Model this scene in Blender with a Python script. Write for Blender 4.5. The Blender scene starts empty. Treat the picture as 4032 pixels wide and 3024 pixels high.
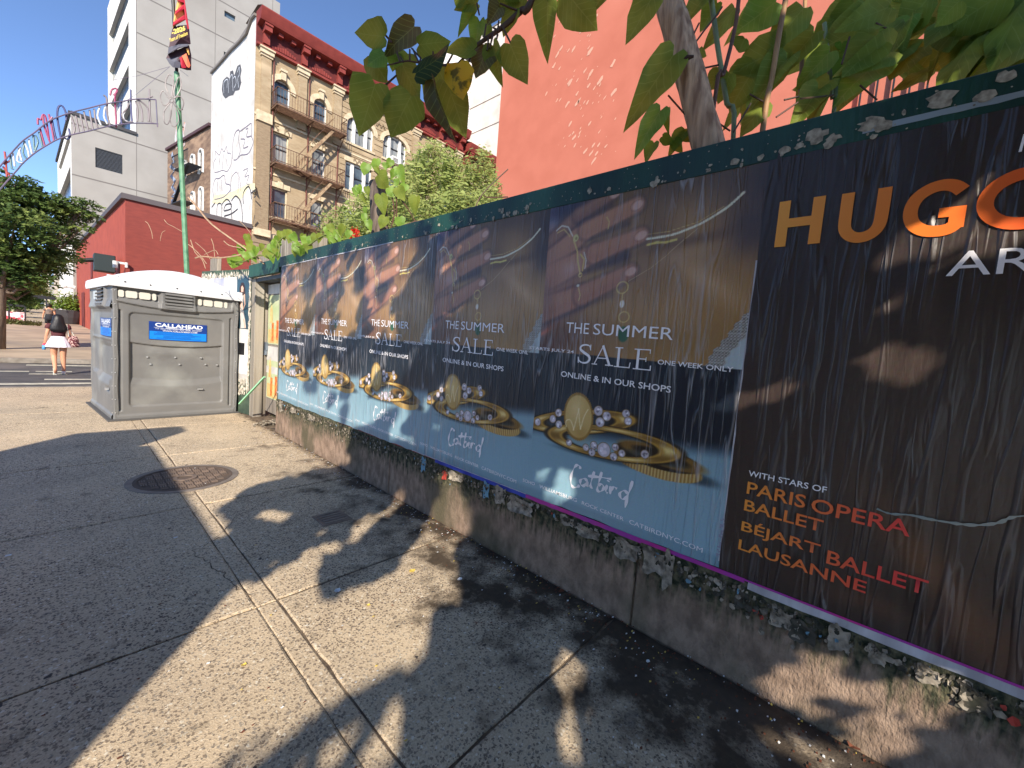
import bpy, bmesh, math, random
import numpy as np
from mathutils import Vector, Matrix
S = bpy.context.scene
COL = S.collection
R = math.radians
rnd = random.Random(7)
# ------------------------------------------------------------------ camera
F_PX, CAM_H = 1600.0, 1.506
CX, CY = 2016.0, 1512.0
def _r0(px, py):
    v = np.array([px - CX, -(py - CY), -F_PX]); return v / np.linalg.norm(v)
_y = _r0(240, 1238); _x = _r0(3467, 1487); _x = _x - _y * (_x @ _y); _x /= np.linalg.norm(_x); _z = np.cross(_x, _y)
ROT = np.array([_x, _y, _z]); CAM = np.array([0, 0, CAM_H])
cam_d = bpy.data.cameras.new('camera'); cam = bpy.data.objects.new('camera', cam_d); COL.objects.link(cam)
cam_d.sensor_width = 36; cam_d.lens = F_PX / 4032 * 36; cam_d.clip_start = .02; cam_d.clip_end = 3000
m4 = Matrix([[*ROT[i], CAM[i]] for i in range(3)] + [[0, 0, 0, 1]]); cam.matrix_world = m4
S.camera = cam
S.render.resolution_x = 1024; S.render.resolution_y = 768
# ------------------------------------------------------------------ world, sun
SUN = np.array([.64, .77, -.57]); SUN = SUN / np.linalg.norm(SUN)      # the way the light travels
w = bpy.data.worlds.new("World"); S.world = w; w.use_nodes = True
nt = w.node_tree; bg = nt.nodes['Background']; sky = nt.nodes.new('ShaderNodeTexSky'); sky.sky_type = 'NISHITA'
sky.sun_disc = False; sky.sun_elevation = math.asin(-SUN[2]); sky.sun_rotation = math.atan2(-SUN[0], -SUN[1])
sky.air_density = .6; sky.dust_density = 0; sky.ozone_density = 3.0; sky.altitude = 2000
nt.links.new(sky.outputs[0], bg.inputs[0]); bg.inputs[1].default_value = .15
sun_d = bpy.data.lights.new('sun', 'SUN'); sun = bpy.data.objects.new('sun', sun_d); COL.objects.link(sun)
sun_d.energy = 3.5; sun_d.angle = R(.5); sun_d.color = (1, .91, .78)
sun.rotation_euler = Vector((0, 0, -1)).rotation_difference(Vector(SUN)).to_euler(); sun.location = (0, 0, 40)
S.view_settings.view_transform = 'Standard'; S.view_settings.look = 'None'; S.view_settings.gamma = 1
S.view_settings.use_curve_mapping = False; S.view_settings.exposure = 1.14
# ------------------------------------------------------------------ survey helpers: a sight line met with a real plane
def ray(px, py): return ROT @ _r0(px, py)
def onx(px, py, X): r = ray(px, py); return CAM + r * (X / r[0])
def ony(px, py, Y): r = ray(px, py); return CAM + r * (Y / r[1])
def onz(px, py, Z=0): r = ray(px, py); return CAM + r * ((Z - CAM_H) / r[2])
def atd(px, py, d):
    r = ray(px, py); return CAM + r * (d / (-(ROT[:, 2] @ r)))
def hitp(px, py, P0, d):
    r = ray(px, py); n = np.array([d[1], -d[0], 0]); return CAM + r * (((np.array(P0) - CAM) @ n) / (r @ n))
def az(px, py): r = ray(px, py); return np.array([r[0], r[1], 0]) / math.hypot(r[0], r[1])
def proj(P):
    q = ROT.T @ (np.asarray(P, float) - CAM)
    if q[2] > -.05: return (-9999, -9999)
    return (CX + F_PX * q[0] / -q[2], CY - F_PX * q[1] / -q[2])
# ------------------------------------------------------------------ materials
def srgb(r, g, b):
    f = lambda c: (c / 12.92 if c <= .04045 else ((c + .055) / 1.055) ** 2.4)
    return (f(r / 255), f(g / 255), f(b / 255))
_mats = {}
def mat(name, c, c2=None, sc=3., rough=.8, bump=0., bsc=30., metal=0., stretch=(1, 1, 1), spec=.4, detail=5, lo=.35, hi=.65, c3=None, sc3=.6, trans=0, bdist=.01):
    if name in _mats: return _mats[name]
    m = bpy.data.materials.new(name); m.use_nodes = True; n = m.node_tree; N = n.nodes; L = n.links
    b = N['Principled BSDF']; b.inputs['Roughness'].default_value = rough; b.inputs['Metallic'].default_value = metal
    b.inputs['Specular IOR Level'].default_value = spec
    col = (*c, 1); b.inputs['Base Color'].default_value = col
    geo = N.new('ShaderNodeNewGeometry'); mp = N.new('ShaderNodeMapping'); mp.inputs['Scale'].default_value = stretch
    L.new(geo.outputs['Position'], mp.inputs['Vector'])
    out = None
    if c2 is not None:
        t = N.new('ShaderNodeTexNoise'); t.inputs['Scale'].default_value = sc; t.inputs['Detail'].default_value = detail
        L.new(mp.outputs[0], t.inputs['Vector'])
        r = N.new('ShaderNodeMapRange'); r.inputs[1].default_value = lo; r.inputs[2].default_value = hi
        L.new(t.outputs[0], r.inputs[0])
        x = N.new('ShaderNodeMix'); x.data_type = 'RGBA'; x.inputs[6].default_value = col; x.inputs[7].default_value = (*c2, 1)
        L.new(r.outputs[0], x.inputs[0]); out = x.outputs[2]
        if c3 is not None:
            t2 = N.new('ShaderNodeTexNoise'); t2.inputs['Scale'].default_value = sc3; t2.inputs['Detail'].default_value = 6
            L.new(mp.outputs[0], t2.inputs['Vector'])
            r2 = N.new('ShaderNodeMapRange'); r2.inputs[1].default_value = .52; r2.inputs[2].default_value = .68
            L.new(t2.outputs[0], r2.inputs[0])
            x2 = N.new('ShaderNodeMix'); x2.data_type = 'RGBA'; x2.inputs[7].default_value = (*c3, 1)
            L.new(out, x2.inputs[6]); L.new(r2.outputs[0], x2.inputs[0]); out = x2.outputs[2]
        L.new(out, b.inputs['Base Color'])
    if bump:
        t = N.new('ShaderNodeTexNoise'); t.inputs['Scale'].default_value = bsc; t.inputs['Detail'].default_value = 6
        L.new(mp.outputs[0], t.inputs['Vector'])
        bp = N.new('ShaderNodeBump'); bp.inputs['Strength'].default_value = bump; bp.inputs['Distance'].default_value = bdist
        L.new(t.outputs[0], bp.inputs['Height']); L.new(bp.outputs[0], b.inputs['Normal'])
    if trans:
        tr = N.new('ShaderNodeBsdfTranslucent'); ms = N.new('ShaderNodeMixShader'); ms.inputs[0].default_value = trans
        if out is not None: L.new(out, tr.inputs[0])
        else: tr.inputs[0].default_value = col
        L.new(b.outputs[0], ms.inputs[1]); L.new(tr.outputs[0], ms.inputs[2]); L.new(ms.outputs[0], N['Material Output'].inputs[0])
    _mats[name] = m; return m
# ------------------------------------------------------------------ mesh builder
class MB:
    def __init__(s): s.v = []; s.f = []; s.mi = []; s.cur = 0
    def add(s, vs, fs):
        o = len(s.v); s.v += [tuple(float(c) for c in q) for q in vs]; s.f += [tuple(i + o for i in f) for f in fs]; s.mi += [s.cur] * len(fs); return s
    def box(s, x0, x1, y0, y1, z0, z1):
        return s.add([(x0, y0, z0), (x1, y0, z0), (x1, y1, z0), (x0, y1, z0), (x0, y0, z1), (x1, y0, z1), (x1, y1, z1), (x0, y1, z1)],
                     [(0, 3, 2, 1), (4, 5, 6, 7), (0, 1, 5, 4), (1, 2, 6, 5), (2, 3, 7, 6), (3, 0, 4, 7)])
    def fbox(s, fr, u0, u1, v0, v1, z0, z1):       # box in a frame fr(u, v, z)
        return s.add([fr(u0, v0, z0), fr(u1, v0, z0), fr(u1, v1, z0), fr(u0, v1, z0), fr(u0, v0, z1), fr(u1, v0, z1), fr(u1, v1, z1), fr(u0, v1, z1)],
                     [(0, 3, 2, 1), (4, 5, 6, 7), (0, 1, 5, 4), (1, 2, 6, 5), (2, 3, 7, 6), (3, 0, 4, 7)])
    def prism(s, pts, z0, z1):
        n = len(pts); return s.add([(p[0], p[1], z0) for p in pts] + [(p[0], p[1], z1) for p in pts],
            [tuple(range(n))[::-1], tuple(range(n, 2 * n))] + [(i, (i + 1) % n, n + (i + 1) % n, n + i) for i in range(n)])
    def quad(s, a, b, c, d): return s.add([a, b, c, d], [(0, 1, 2, 3)])
    def tube(s, pts, r, n=8, cap=True):
        pts = [Vector(p) for p in pts]; rs = r if isinstance(r, (list, tuple)) else [r] * len(pts)
        vs = []; fs = []; up = Vector((0, 0, 1)); pu = None
        for i, p in enumerate(pts):
            d = (pts[min(i + 1, len(pts) - 1)] - pts[max(i - 1, 0)])
            if d.length < 1e-9: d = Vector((0, 0, 1))
            d.normalize()
            if pu is None: pu = d.orthogonal().normalized()
            else:
                pu = pu - d * pu.dot(d); pu = pu.normalized() if pu.length > 1e-6 else d.orthogonal().normalized()
            q = d.cross(pu)
            for k in range(n):
                a = 2 * math.pi * k / n; vs.append(p + (pu * math.cos(a) + q * math.sin(a)) * rs[i])
        for i in range(len(pts) - 1):
            for k in range(n):
                fs.append((i * n + k, i * n + (k + 1) % n, (i + 1) * n + (k + 1) % n, (i + 1) * n + k))
        if cap: fs.append(tuple(range(n))[::-1]); fs.append(tuple((len(pts) - 1) * n + k for k in range(n)))
        return s.add(vs, fs)
    def bar(s, a, b, wd, ht=None):                 # square bar between two points
        ht = ht or wd; a = Vector(a); b = Vector(b); d = (b - a).normalized(); q = d.cross(Vector((0, 0, 1)))
        q = q.normalized() if q.length > 1e-4 else Vector((1, 0, 0)); u = q.cross(d)
        vs = [p + q * sx * wd / 2 + u * sy * ht / 2 for p in (a, b) for sx, sy in ((-1, -1), (1, -1), (1, 1), (-1, 1))]
        return s.add(vs, [(3, 2, 1, 0), (4, 5, 6, 7), (0, 1, 5, 4), (1, 2, 6, 5), (2, 3, 7, 6), (3, 0, 4, 7)])
    def build(s, name, m, parent=None, smooth=False, bevel=0, **props):
        me = bpy.data.meshes.new(name); me.from_pydata(s.v, [], s.f)
        for q in (m if isinstance(m, (list, tuple)) else [m]): me.materials.append(q)
        if any(s.mi): me.polygons.foreach_set('material_index', s.mi)
        if smooth: me.polygons.foreach_set('use_smooth', [True] * len(me.polygons))
        me.update()
        if bevel:
            bm = bmesh.new(); bm.from_mesh(me); bmesh.ops.bevel(bm, geom=list(bm.edges), offset=bevel, segments=1, affect='EDGES', profile=.5)
            bm.to_mesh(me); bm.free()
        return link(name, me, parent, **props)
def link(name, me, parent=None, **props):
    o = bpy.data.objects.new(name, me); COL.objects.link(o)
    if parent is not None:
        o.parent = parent; o.matrix_parent_inverse = parent.matrix_world.inverted() if False else Matrix.Translation(-Vector(parent.location))
    for k, v in props.items(): o[k] = v
    return o
def thing(name, label, cat, loc=(0, 0, 0), group=None):
    o = bpy.data.objects.new(name, None); COL.objects.link(o); o.location = loc; o.empty_display_size = .1
    o['label'] = label; o['category'] = cat
    if group: o['group'] = group
    return o
def tag(o, label, cat, group=None):
    o['label'] = label; o['category'] = cat
    if group: o['group'] = group
    return o
def text_mesh(body, box, fr, m, name, parent, bold=0., shear=0., extrude=0.0006, tilt=0, **props):
    """flat lettering fitted to box=(u0,v0,u1,v1); fr(u,v,h) maps to the world"""
    c = bpy.data.curves.new('t', 'FONT'); c.body = body; c.size = 1; c.offset = bold; c.shear = shear; c.resolution_u = 3; c.extrude = 0
    o = bpy.data.objects.new('t', c); COL.objects.link(o)
    dg = bpy.context.evaluated_depsgraph_get(); me = bpy.data.meshes.new_from_object(o.evaluated_get(dg))
    bpy.data.objects.remove(o); n = len(me.vertices); a = np.empty(n * 3); me.vertices.foreach_get('co', a); a = a.reshape(-1, 3)
    lo = a.min(0); hi = a.max(0); u0, v0, u1, v1 = box
    U = u0 + (a[:, 0] - lo[0]) / (hi[0] - lo[0]) * (u1 - u0); V = v0 + (a[:, 1] - lo[1]) / (hi[1] - lo[1]) * (v1 - v0) + tilt * (U - u0)
    P = np.array([fr(u, v, 0) for u, v in zip(U, V)]); me.vertices.foreach_set('co', P.ravel()); me.update()
    me.materials.clear(); me.materials.append(m); me.name = name
    return link(name, me, parent, **props)
_eps = [0]
def ribbon(mb, pts, wd, fr, h=None):                  # flat stroke of width wd along (u, v) points
    if h is None: _eps[0] = (_eps[0] + 1) % 8; h = _eps[0] * .00018
    pts = [np.array(p, float) for p in pts]; L = []; Rr = []
    for i, p in enumerate(pts):
        d = pts[min(i + 1, len(pts) - 1)] - pts[max(i - 1, 0)]; d = d / (np.linalg.norm(d) + 1e-9); q = np.array([-d[1], d[0]])
        k = wd[i] if isinstance(wd, (list, tuple)) else wd
        L.append(p + q * k / 2); Rr.append(p - q * k / 2)
    vs = [fr(a[0], a[1], h) for a in L] + [fr(a[0], a[1], h) for a in Rr]; n = len(pts)
    mb.add(vs, [(n + i, n + i + 1, i + 1, i) for i in range(n - 1)])
def smooth_pts(pts, k=4):
    pts = [np.array(p, float) for p in pts]; out = []
    for i in range(len(pts) - 1):
        p0 = pts[max(i - 1, 0)]; p1 = pts[i]; p2 = pts[i + 1]; p3 = pts[min(i + 2, len(pts) - 1)]
        for t in np.linspace(0, 1, k, endpoint=False):
            out.append(.5 * ((2 * p1) + (-p0 + p2) * t + (2 * p0 - 5 * p1 + 4 * p2 - p3) * t * t + (-p0 + 3 * p1 - 3 * p2 + p3) * t ** 3))
    out.append(pts[-1]); return out
def inpoly(x, y, poly):
    c = False; n = len(poly); j = n - 1
    for i in range(n):
        xi, yi = poly[i]; xj, yj = poly[j]
        if (yi > y) != (yj > y) and x < (xj - xi) * (y - yi) / (yj - yi) + xi: c = not c
        j = i
    return c
def wallfr(x):                                     # frame of the fence face: u runs along the wall towards the camera's right
    return lambda u, v, h=0: (x - h, 1.708 - u, v)
# ------------------------------------------------------------------ shared materials
M_green = mat('green_paint', srgb(24, 62, 48), srgb(18, 44, 38), 6, .45, .3, 60, stretch=(1, 1, .3), c3=srgb(40, 84, 66), sc3=2.)
M_curb = mat('kerb_concrete', srgb(150, 142, 130), srgb(120, 112, 100), 5, .9, .4, 50)
M_white_print = mat('white_print', srgb(236, 236, 236), rough=.45)
M_dark = mat('dark_metal', srgb(38, 38, 40), srgb(26, 26, 28), 8, .5)
M_rust = mat('fire_escape_paint', srgb(120, 92, 70), srgb(86, 62, 50), 6, .75)
M_wood = mat('weathered_wood', srgb(168, 158, 142), srgb(110, 100, 88), 30, .9, .4, 60, stretch=(1, 1, .08))
M_glass = mat('window_glass', srgb(46, 60, 74), srgb(92, 108, 120), .9, .12, spec=.7)
M_glass2 = mat('curtained_glass', srgb(150, 152, 150), srgb(88, 96, 102), 2.2, .25, stretch=(3, 3, .3), spec=.6)
M_white = mat('white_paint', srgb(225, 224, 220), srgb(200, 198, 194), 4, .6)
# ================================================================== SETTING
def sidewalk_material():
    m = bpy.data.materials.new('exposed_aggregate_concrete'); m.use_nodes = True; n = m.node_tree; N = n.nodes; L = n.links
    b = N['Principled BSDF']; b.inputs['Roughness'].default_value = .85; b.inputs['Specular IOR Level'].default_value = .25
    g = N.new('ShaderNodeNewGeometry')
    def noise(sc, det=5, rough=.5):
        t = N.new('ShaderNodeTexNoise'); t.inputs['Scale'].default_value = sc; t.inputs['Detail'].default_value = det; t.inputs['Roughness'].default_value = rough
        L.new(g.outputs['Position'], t.inputs['Vector']); return t.outputs[0]
    def rng(i, a, bb, c=0., d=1.):
        r = N.new('ShaderNodeMapRange'); r.inputs[1].default_value = a; r.inputs[2].default_value = bb; r.inputs[3].default_value = c; r.inputs[4].default_value = d; L.new(i, r.inputs[0]); return r.outputs[0]
    def mix(f, a, c, mode='MIX'):
        x = N.new('ShaderNodeMix'); x.data_type = 'RGBA'; x.blend_type = mode
        (L.new(f, x.inputs[0]) if not isinstance(f, float) else setattr(x.inputs[0], 'default_value', f))
        for k, q in ((6, a), (7, c)):
            if isinstance(q, tuple): x.inputs[k].default_value = (*q, 1)
            else: L.new(q, x.inputs[k])
        return x.outputs[2]
    def mth(op, a, c):
        x = N.new('ShaderNodeMath'); x.operation = op
        for k, q in ((0, a), (1, c)):
            if isinstance(q, (float, int)): x.inputs[k].default_value = q
            else: L.new(q, x.inputs[k])
        return x.outputs[0]
    # coloured pebbles in a sandy matrix
    v = N.new('ShaderNodeTexVoronoi'); v.inputs['Scale'].default_value = 74; v.inputs['Randomness'].default_value = 1
    wn = N.new('ShaderNodeTexNoise'); wn.inputs['Scale'].default_value = 90; wn.inputs['Detail'].default_value = 2; L.new(g.outputs['Position'], wn.inputs['Vector'])
    va = N.new('ShaderNodeVectorMath'); va.operation = 'MULTIPLY_ADD'; va.inputs[1].default_value = (.022, .022, .022); L.new(wn.outputs['Color'], va.inputs[0]); L.new(g.outputs['Position'], va.inputs[2])
    L.new(va.outputs[0], v.inputs['Vector'])
    sep = N.new('ShaderNodeSeparateColor'); L.new(v.outputs['Color'], sep.inputs[0])
    core = rng(v.outputs['Distance'], .50, .38)
    darkp = mth('MULTIPLY', core, rng(sep.outputs[0], .33, .38))
    lightp = mth('MULTIPLY', core, rng(sep.outputs[1], .72, .78))
    base = mix(rng(noise(2.3, 8), .35, .65), srgb(196, 174, 144), srgb(172, 152, 126))
    base = mix(rng(noise(120, 4), .35, .7), base, srgb(214, 194, 164))
    c = mix(lightp, base, srgb(222, 210, 188))
    peb = mix(sep.outputs[2], srgb(82, 72, 68), srgb(120, 104, 88))
    c = mix(mth('MULTIPLY', darkp, rng(noise(1.1, 3), .3, .6, .55, 1.)), c, peb)
    # grime: blotches, and a wet dirty band along the fence
    sx = N.new('ShaderNodeSeparateXYZ'); L.new(g.outputs['Position'], sx.inputs[0])
    nearwall = rng(sx.outputs[0], 1.0, 2.2)
    nearcam = rng(sx.outputs[1], 7.5, .5)
    gr = rng(mth('ADD', noise(3.2, 9, .62), mth('MULTIPLY', nearwall, mth('MULTIPLY_ADD' if False else 'MULTIPLY', nearcam, .38))), .60, .78)
    c = mix(gr, c, mix(noise(30, 4), srgb(58, 50, 42), srgb(92, 78, 62)))
    c = mix(rng(noise(.7, 6), .5, .75, 0, .35), c, srgb(120, 112, 104))
    edge = rng(sx.outputs[0], 2.02, 2.14)
    c = mix(mth('MULTIPLY', edge, rng(noise(9, 6), .3, .55)), c, srgb(52, 42, 34))
    spots = rng(noise(13, 2), .72, .74)
    c = mix(spots, c, srgb(74, 68, 64))
    c = mix(rng(noise(5.3, 3), .69, .72, 0, .55), c, srgb(96, 88, 82))
    L.new(c, b.inputs['Base Color'])
    bp = N.new('ShaderNodeBump'); bp.inputs['Strength'].default_value = .5; bp.inputs['Distance'].default_value = .004
    L.new(mth('ADD', mth('MULTIPLY', v.outputs['Distance'], -.6), noise(150, 3)), bp.inputs['Height']); L.new(bp.outputs[0], b.inputs['Normal'])
    return m
M_side = sidewalk_material()
M_far_side = mat('far_pavement_concrete', srgb(186, 166, 140), srgb(160, 142, 120), .8, .9, c3=srgb(140, 126, 112), sc3=.25)
M_asph = mat('asphalt', srgb(92, 88, 86), srgb(72, 70, 70), 2.5, .9, .4, 90, c3=srgb(112, 104, 98), sc3=.35)
M_dirt = mat('joint_dirt', srgb(124, 108, 88), srgb(76, 64, 54), 12, .95, .5, 80)
# ground sheet: level to the crossing, then rising with the street
SL, YR = .0245, 21.0
def gz(y): return max(0., (y - YR) * SL)
mb = MB(); ys = [-60, 12.9, 20.5, 24, 30, 40, 60, 100, 200, 500, 1500]; xs = [-900, -60, -8, 0, 8, 30, 80, 900]
for j, y in enumerate(ys):
    for x in xs: mb.v.append((x, y, gz(min(y, 200)) - .16))
for j in range(len(ys) - 1):
    for i in range(len(xs) - 1):
        a = j * len(xs) + i; mb.f.append((a, a + 1, a + 1 + len(xs), a + len(xs))); mb.mi.append(0)
ground = mb.build('ground', M_asph, kind='structure')
# near pavement slabs
side = MB().box(-6.2, 9, -6, 12.62, -.13, -.009).build('sidewalk', M_dirt, kind='structure')
xe = [-5.6, -4.0, -2.42, -.86, .70, .80, 2.15]
ye = [-3.9, -2.2, -.6, .98, 2.37, 4.12, 5.9, 7.6, 9.3, 10.95, 12.6]
for i in range(len(xe) - 1):
    for j in range(len(ye) - 1):
        g = .0035; dz = rnd.uniform(-.003, .002)
        sk = (0 if xe[i] < .6 else .02 * math.sin(j * 2.1))
        tl = rnd.uniform(-.002, .002)
        x0, x1, y0, y1 = xe[i] + g, xe[i + 1] - g, ye[j] + g, ye[j + 1] - g
        if i == 3: x1 = xe[4] - .0012
        if i == 4: x0 = xe[4] + .0012
        if x0 > .69 and x1 < .81: dz -= .003
        mb = MB(); q = .006
        if not (x0 > .69 and x1 < .81) and x0 > -2.5 and y0 < 8:          # worn edges: short runs with a slightly ragged outline
            loop = []
            for (ax, ay, bx_, by_) in ((x0, y0, x1, y0), (x1, y0, x1, y1), (x1, y1, x0, y1), (x0, y1, x0, y0)):
                L_ = math.hypot(bx_ - ax, by_ - ay); k = max(3, int(L_ / .09))
                for t in range(k):
                    r_ = abs(rnd.gauss(0, .0035)); nx, ny = -(by_ - ay) / L_, (bx_ - ax) / L_
                    loop.append((ax + (bx_ - ax) * t / k + nx * r_, ay + (by_ - ay) * t / k + ny * r_))
            n = len(loop); cx, cy = (x0 + x1) / 2, (y0 + y1) / 2
            ins = [(p[0] + (cx - p[0]) * .012, p[1] + (cy - p[1]) * .012) for p in loop]
            mb.add([(p[0], p[1], -.012) for p in loop] + [(p[0], p[1], dz - .005) for p in loop] + [(p[0], p[1], dz) for p in ins],
                   [(i_, (i_ + 1) % n, n + (i_ + 1) % n, n + i_) for i_ in range(n)] + [(n + i_, n + (i_ + 1) % n, 2 * n + (i_ + 1) % n, 2 * n + i_) for i_ in range(n)] + [tuple(range(2 * n, 3 * n))])
        else:
            mb.add([(x0, y0, -.012), (x1, y0, -.012), (x1, y1, -.012), (x0, y1, -.012), (x0, y0, dz - .004), (x1, y0, dz - .004), (x1, y1, dz - .004), (x0, y1, dz - .004),
                    (x0 + q, y0 + q, dz), (x1 - q, y0 + q, dz), (x1 - q, y1 - q, dz), (x0 + q, y1 - q, dz)],
                   [(0, 1, 5, 4), (1, 2, 6, 5), (2, 3, 7, 6), (3, 0, 4, 7), (4, 5, 9, 8), (5, 6, 10, 9), (6, 7, 11, 10), (7, 4, 8, 11), (8, 9, 10, 11)])
        mb.build('paving_slab', M_side, side)
# cracks in the slabs: thin sunken-looking dirt lines laid as real strips
mb = MB()
def crack(pts, wd=.008):
    pts = [onz(*p, 0)[:2] for p in pts]; out = []
    for i in range(len(pts) - 1):
        for t in np.linspace(0, 1, 7, endpoint=False): out.append(pts[i] * (1 - t) + pts[i + 1] * t + np.array([rnd.gauss(0, .008), rnd.gauss(0, .012)]))
    out.append(pts[-1]); ribbon(mb, out, [wd * .55 * rnd.uniform(.4, 1.3) for _ in out], lambda u, v, h: (u, v, .0015))
crack([(850, 2120), (757, 2170), (830, 2220), (900, 2290), (990, 2345)], .012)
crack([(850, 2120), (940, 2030), (1080, 1960), (1200, 1910)], .009)
mb.build('pavement_crack', M_dirt, kind='structure')
# kerbs, crossing
MB().box(-6.2, 9, 12.62, 12.8, -.16, -.004).build('kerb', M_curb, kind='structure')
mb = MB(); mb.add([(-60, 20.5, -.15), (60, 20.5, -.15), (60, 20.5, 0), (-60, 20.5, 0), (-60, 20.7, 0), (60, 20.7, 0)], [(0, 1, 2, 3), (3, 2, 5, 4)]); mb.build('far_kerb', M_curb, kind='structure')
mb = MB(); zz = [20.7, 24, 28, 34, 40, 50, 60, 80, 110, 150, 200]
for y in zz: mb.v += [(-3.4 - (y - 20) * .047, y, gz(y)), (60, y, gz(y))]
for i in range(len(zz) - 1): mb.f.append((2 * i, 2 * i + 1, 2 * i + 3, 2 * i + 2)); mb.mi.append(0)
mb.build('far_sidewalk', M_far_side, kind='structure')
M_line = mat('road_marking_paint', srgb(206, 200, 178), srgb(150, 146, 134), 9, .8, lo=.45, hi=.7)
mb = MB()
for y0, y1, a, b_ in [(1405, 1409, -9, 8), (1413, 1418, -9, 8), (1426, 1430, -9, 8), (1436, 1440, -.75, 8), (1461, 1464, -9, -.62), (1461, 1464, -.5, .2), (1471, 1474, -.6, .1), (1492, 1496, -.3, 8), (1508, 1514, -9, 8)]:
    ya = onz(150, y1, -.155)[1]; yb = onz(150, y0, -.155)[1]
    mb.add([(a, ya, -.154), (b_, ya, -.154), (b_, yb, -.154), (a, yb, -.154)], [(0, 1, 2, 3)])
mb.build('crossing_marking', M_line, kind='structure')
# garden soil behind the fence
M_soil = mat('garden_soil', srgb(70, 62, 44), srgb(48, 60, 30), 3, .95, .5, 20)
MB().box(2.5, 40, -20, 8.0, -.1, .02).build('garden_ground', M_soil, kind='structure')
# manhole
mc = np.array([.80, 4.93]); fr_t = thing('manhole_cover', 'round cast iron manhole cover with basketweave pattern set in the pavement', 'manhole cover', (mc[0], mc[1], 0))
M_iron = mat('cast_iron', srgb(140, 120, 106), srgb(112, 98, 88), 9, .6, .4, 60, metal=.2)
M_iron0 = mat('dirty_cast_iron', srgb(86, 74, 66), srgb(98, 82, 70), 9, .8)
M_iron2 = mat('iron_ring', srgb(140, 128, 118), srgb(116, 106, 98), 9, .6, .3, 60, metal=.2)
def disc(mb, c, r0, r1, z0, z1, n=48, zz=0):
    vs = []; 
    for k in range(n):
        a = 2 * math.pi * k / n
        for r, z in ((r0, z0), (r0, z1), (r1, z1), (r1, z0)): vs.append((c[0] + r * math.cos(a), c[1] + r * math.sin(a), z))
    fs = []
    for k in range(n):
        a = 4 * k; b = 4 * ((k + 1) % n)
        for q in range(3): fs.append((a + q, a + q + 1, b + q + 1, b + q))
    mb.add(vs, fs)
mb = MB(); disc(mb, mc, .385, .435, -.01, .006); mb.build('rim', M_iron2, fr_t)
mb = MB(); mb.add([(mc[0] + .378 * math.cos(a), mc[1] + .378 * math.sin(a), .001) for a in np.linspace(0, 2 * math.pi, 48, endpoint=False)], [tuple(range(48))]); disc(mb, mc, .355, .382, .001, .007); mb.build('cover', M_iron0, fr_t)
mb = MB(); st = .062
for i in range(-7, 8):
    for j in range(-7, 8):
        x, y = i * st, j * st
        if .10 < math.hypot(x, y) < .325:
            for k in (-.017, 0, .017):
                if (i + j) % 2: mb.box(mc[0] + x - .026, mc[0] + x + .026, mc[1] + y + k - .0045, mc[1] + y + k + .0045, .001, .0085)
                else: mb.box(mc[0] + x + k - .0045, mc[0] + x + k + .0045, mc[1] + y - .026, mc[1] + y + .026, .001, .0085)
disc(mb, mc, .06, .095, .001, .0085, 24)
mb.build('raised_pattern', M_iron, fr_t, kind='stuff')
# small square drain plate
dr = thing('drain_plate', 'small square rusty metal plate with slots set in the pavement', 'drain cover', (1.49, 3.2, 0))
MB().box(1.37, 1.61, 3.10, 3.34, -.01, .005).build('plate', M_iron, dr, bevel=.003)
mb = MB()
for j in range(5): mb.box(1.40, 1.58, 3.13 + j * .042, 3.147 + j * .042, .005, .010)
mb.build('ribs', M_iron2, dr)
# ================================================================== FENCE
XW = 2.163
fence = thing('hoarding_fence', 'long dark green plywood fence on a concrete footing, covered with pasted posters', 'fence', (XW, 2, 0))
M_foot = mat('footing_concrete', srgb(158, 134, 114), srgb(118, 98, 82), 17, .92, 1., 90, stretch=(1, 1, .6), c3=srgb(92, 84, 64), sc3=2.6, detail=9)
def footing_material():
    m = M_foot; n = m.node_tree; N = n.nodes; L = n.links; b = N['Principled BSDF']
    old = b.inputs['Base Color'].links[0].from_socket
    g = N.new('ShaderNodeNewGeometry'); sp = N.new('ShaderNodeSeparateXYZ'); L.new(g.outputs['Position'], sp.inputs[0])
    no = N.new('ShaderNodeTexNoise'); mp = N.new('ShaderNodeMapping'); mp.inputs['Scale'].default_value = (6, 9, 1.6); L.new(g.outputs['Position'], mp.inputs[0]); L.new(mp.outputs[0], no.inputs['Vector']); no.inputs['Detail'].default_value = 6
    def M_(op, a, c):
        x = N.new('ShaderNodeMath'); x.operation = op
        for k, q in ((0, a), (1, c)):
            if isinstance(q, float): x.inputs[k].default_value = q
            else: L.new(q, x.inputs[k])
        return x.outputs[0]
    s = M_('ADD', sp.outputs[2], M_('MULTIPLY', no.outputs[0], .42))
    r = N.new('ShaderNodeMapRange'); r.inputs[1].default_value = .47; r.inputs[2].default_value = .60; L.new(s, r.inputs[0])
    x = N.new('ShaderNodeMix'); x.data_type = 'RGBA'; L.new(r.outputs[0], x.inputs[0]); L.new(old, x.inputs[6])
    n2 = N.new('ShaderNodeTexNoise'); n2.inputs['Scale'].default_value = 26; L.new(g.outputs['Position'], n2.inputs['Vector'])
    y = N.new('ShaderNodeMix'); y.data_type = 'RGBA'; y.inputs[6].default_value = (*srgb(40, 46, 30), 1); y.inputs[7].default_value = (*srgb(104, 98, 74), 1)
    r2 = N.new('ShaderNodeMapRange'); r2.inputs[1].default_value = .4; r2.inputs[2].default_value = .65; L.new(n2.outputs[0], r2.inputs[0]); L.new(r2.outputs[0], y.inputs[0])
    L.new(y.outputs[2], x.inputs[7]); L.new(x.outputs[2], b.inputs['Base Color'])
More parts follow.
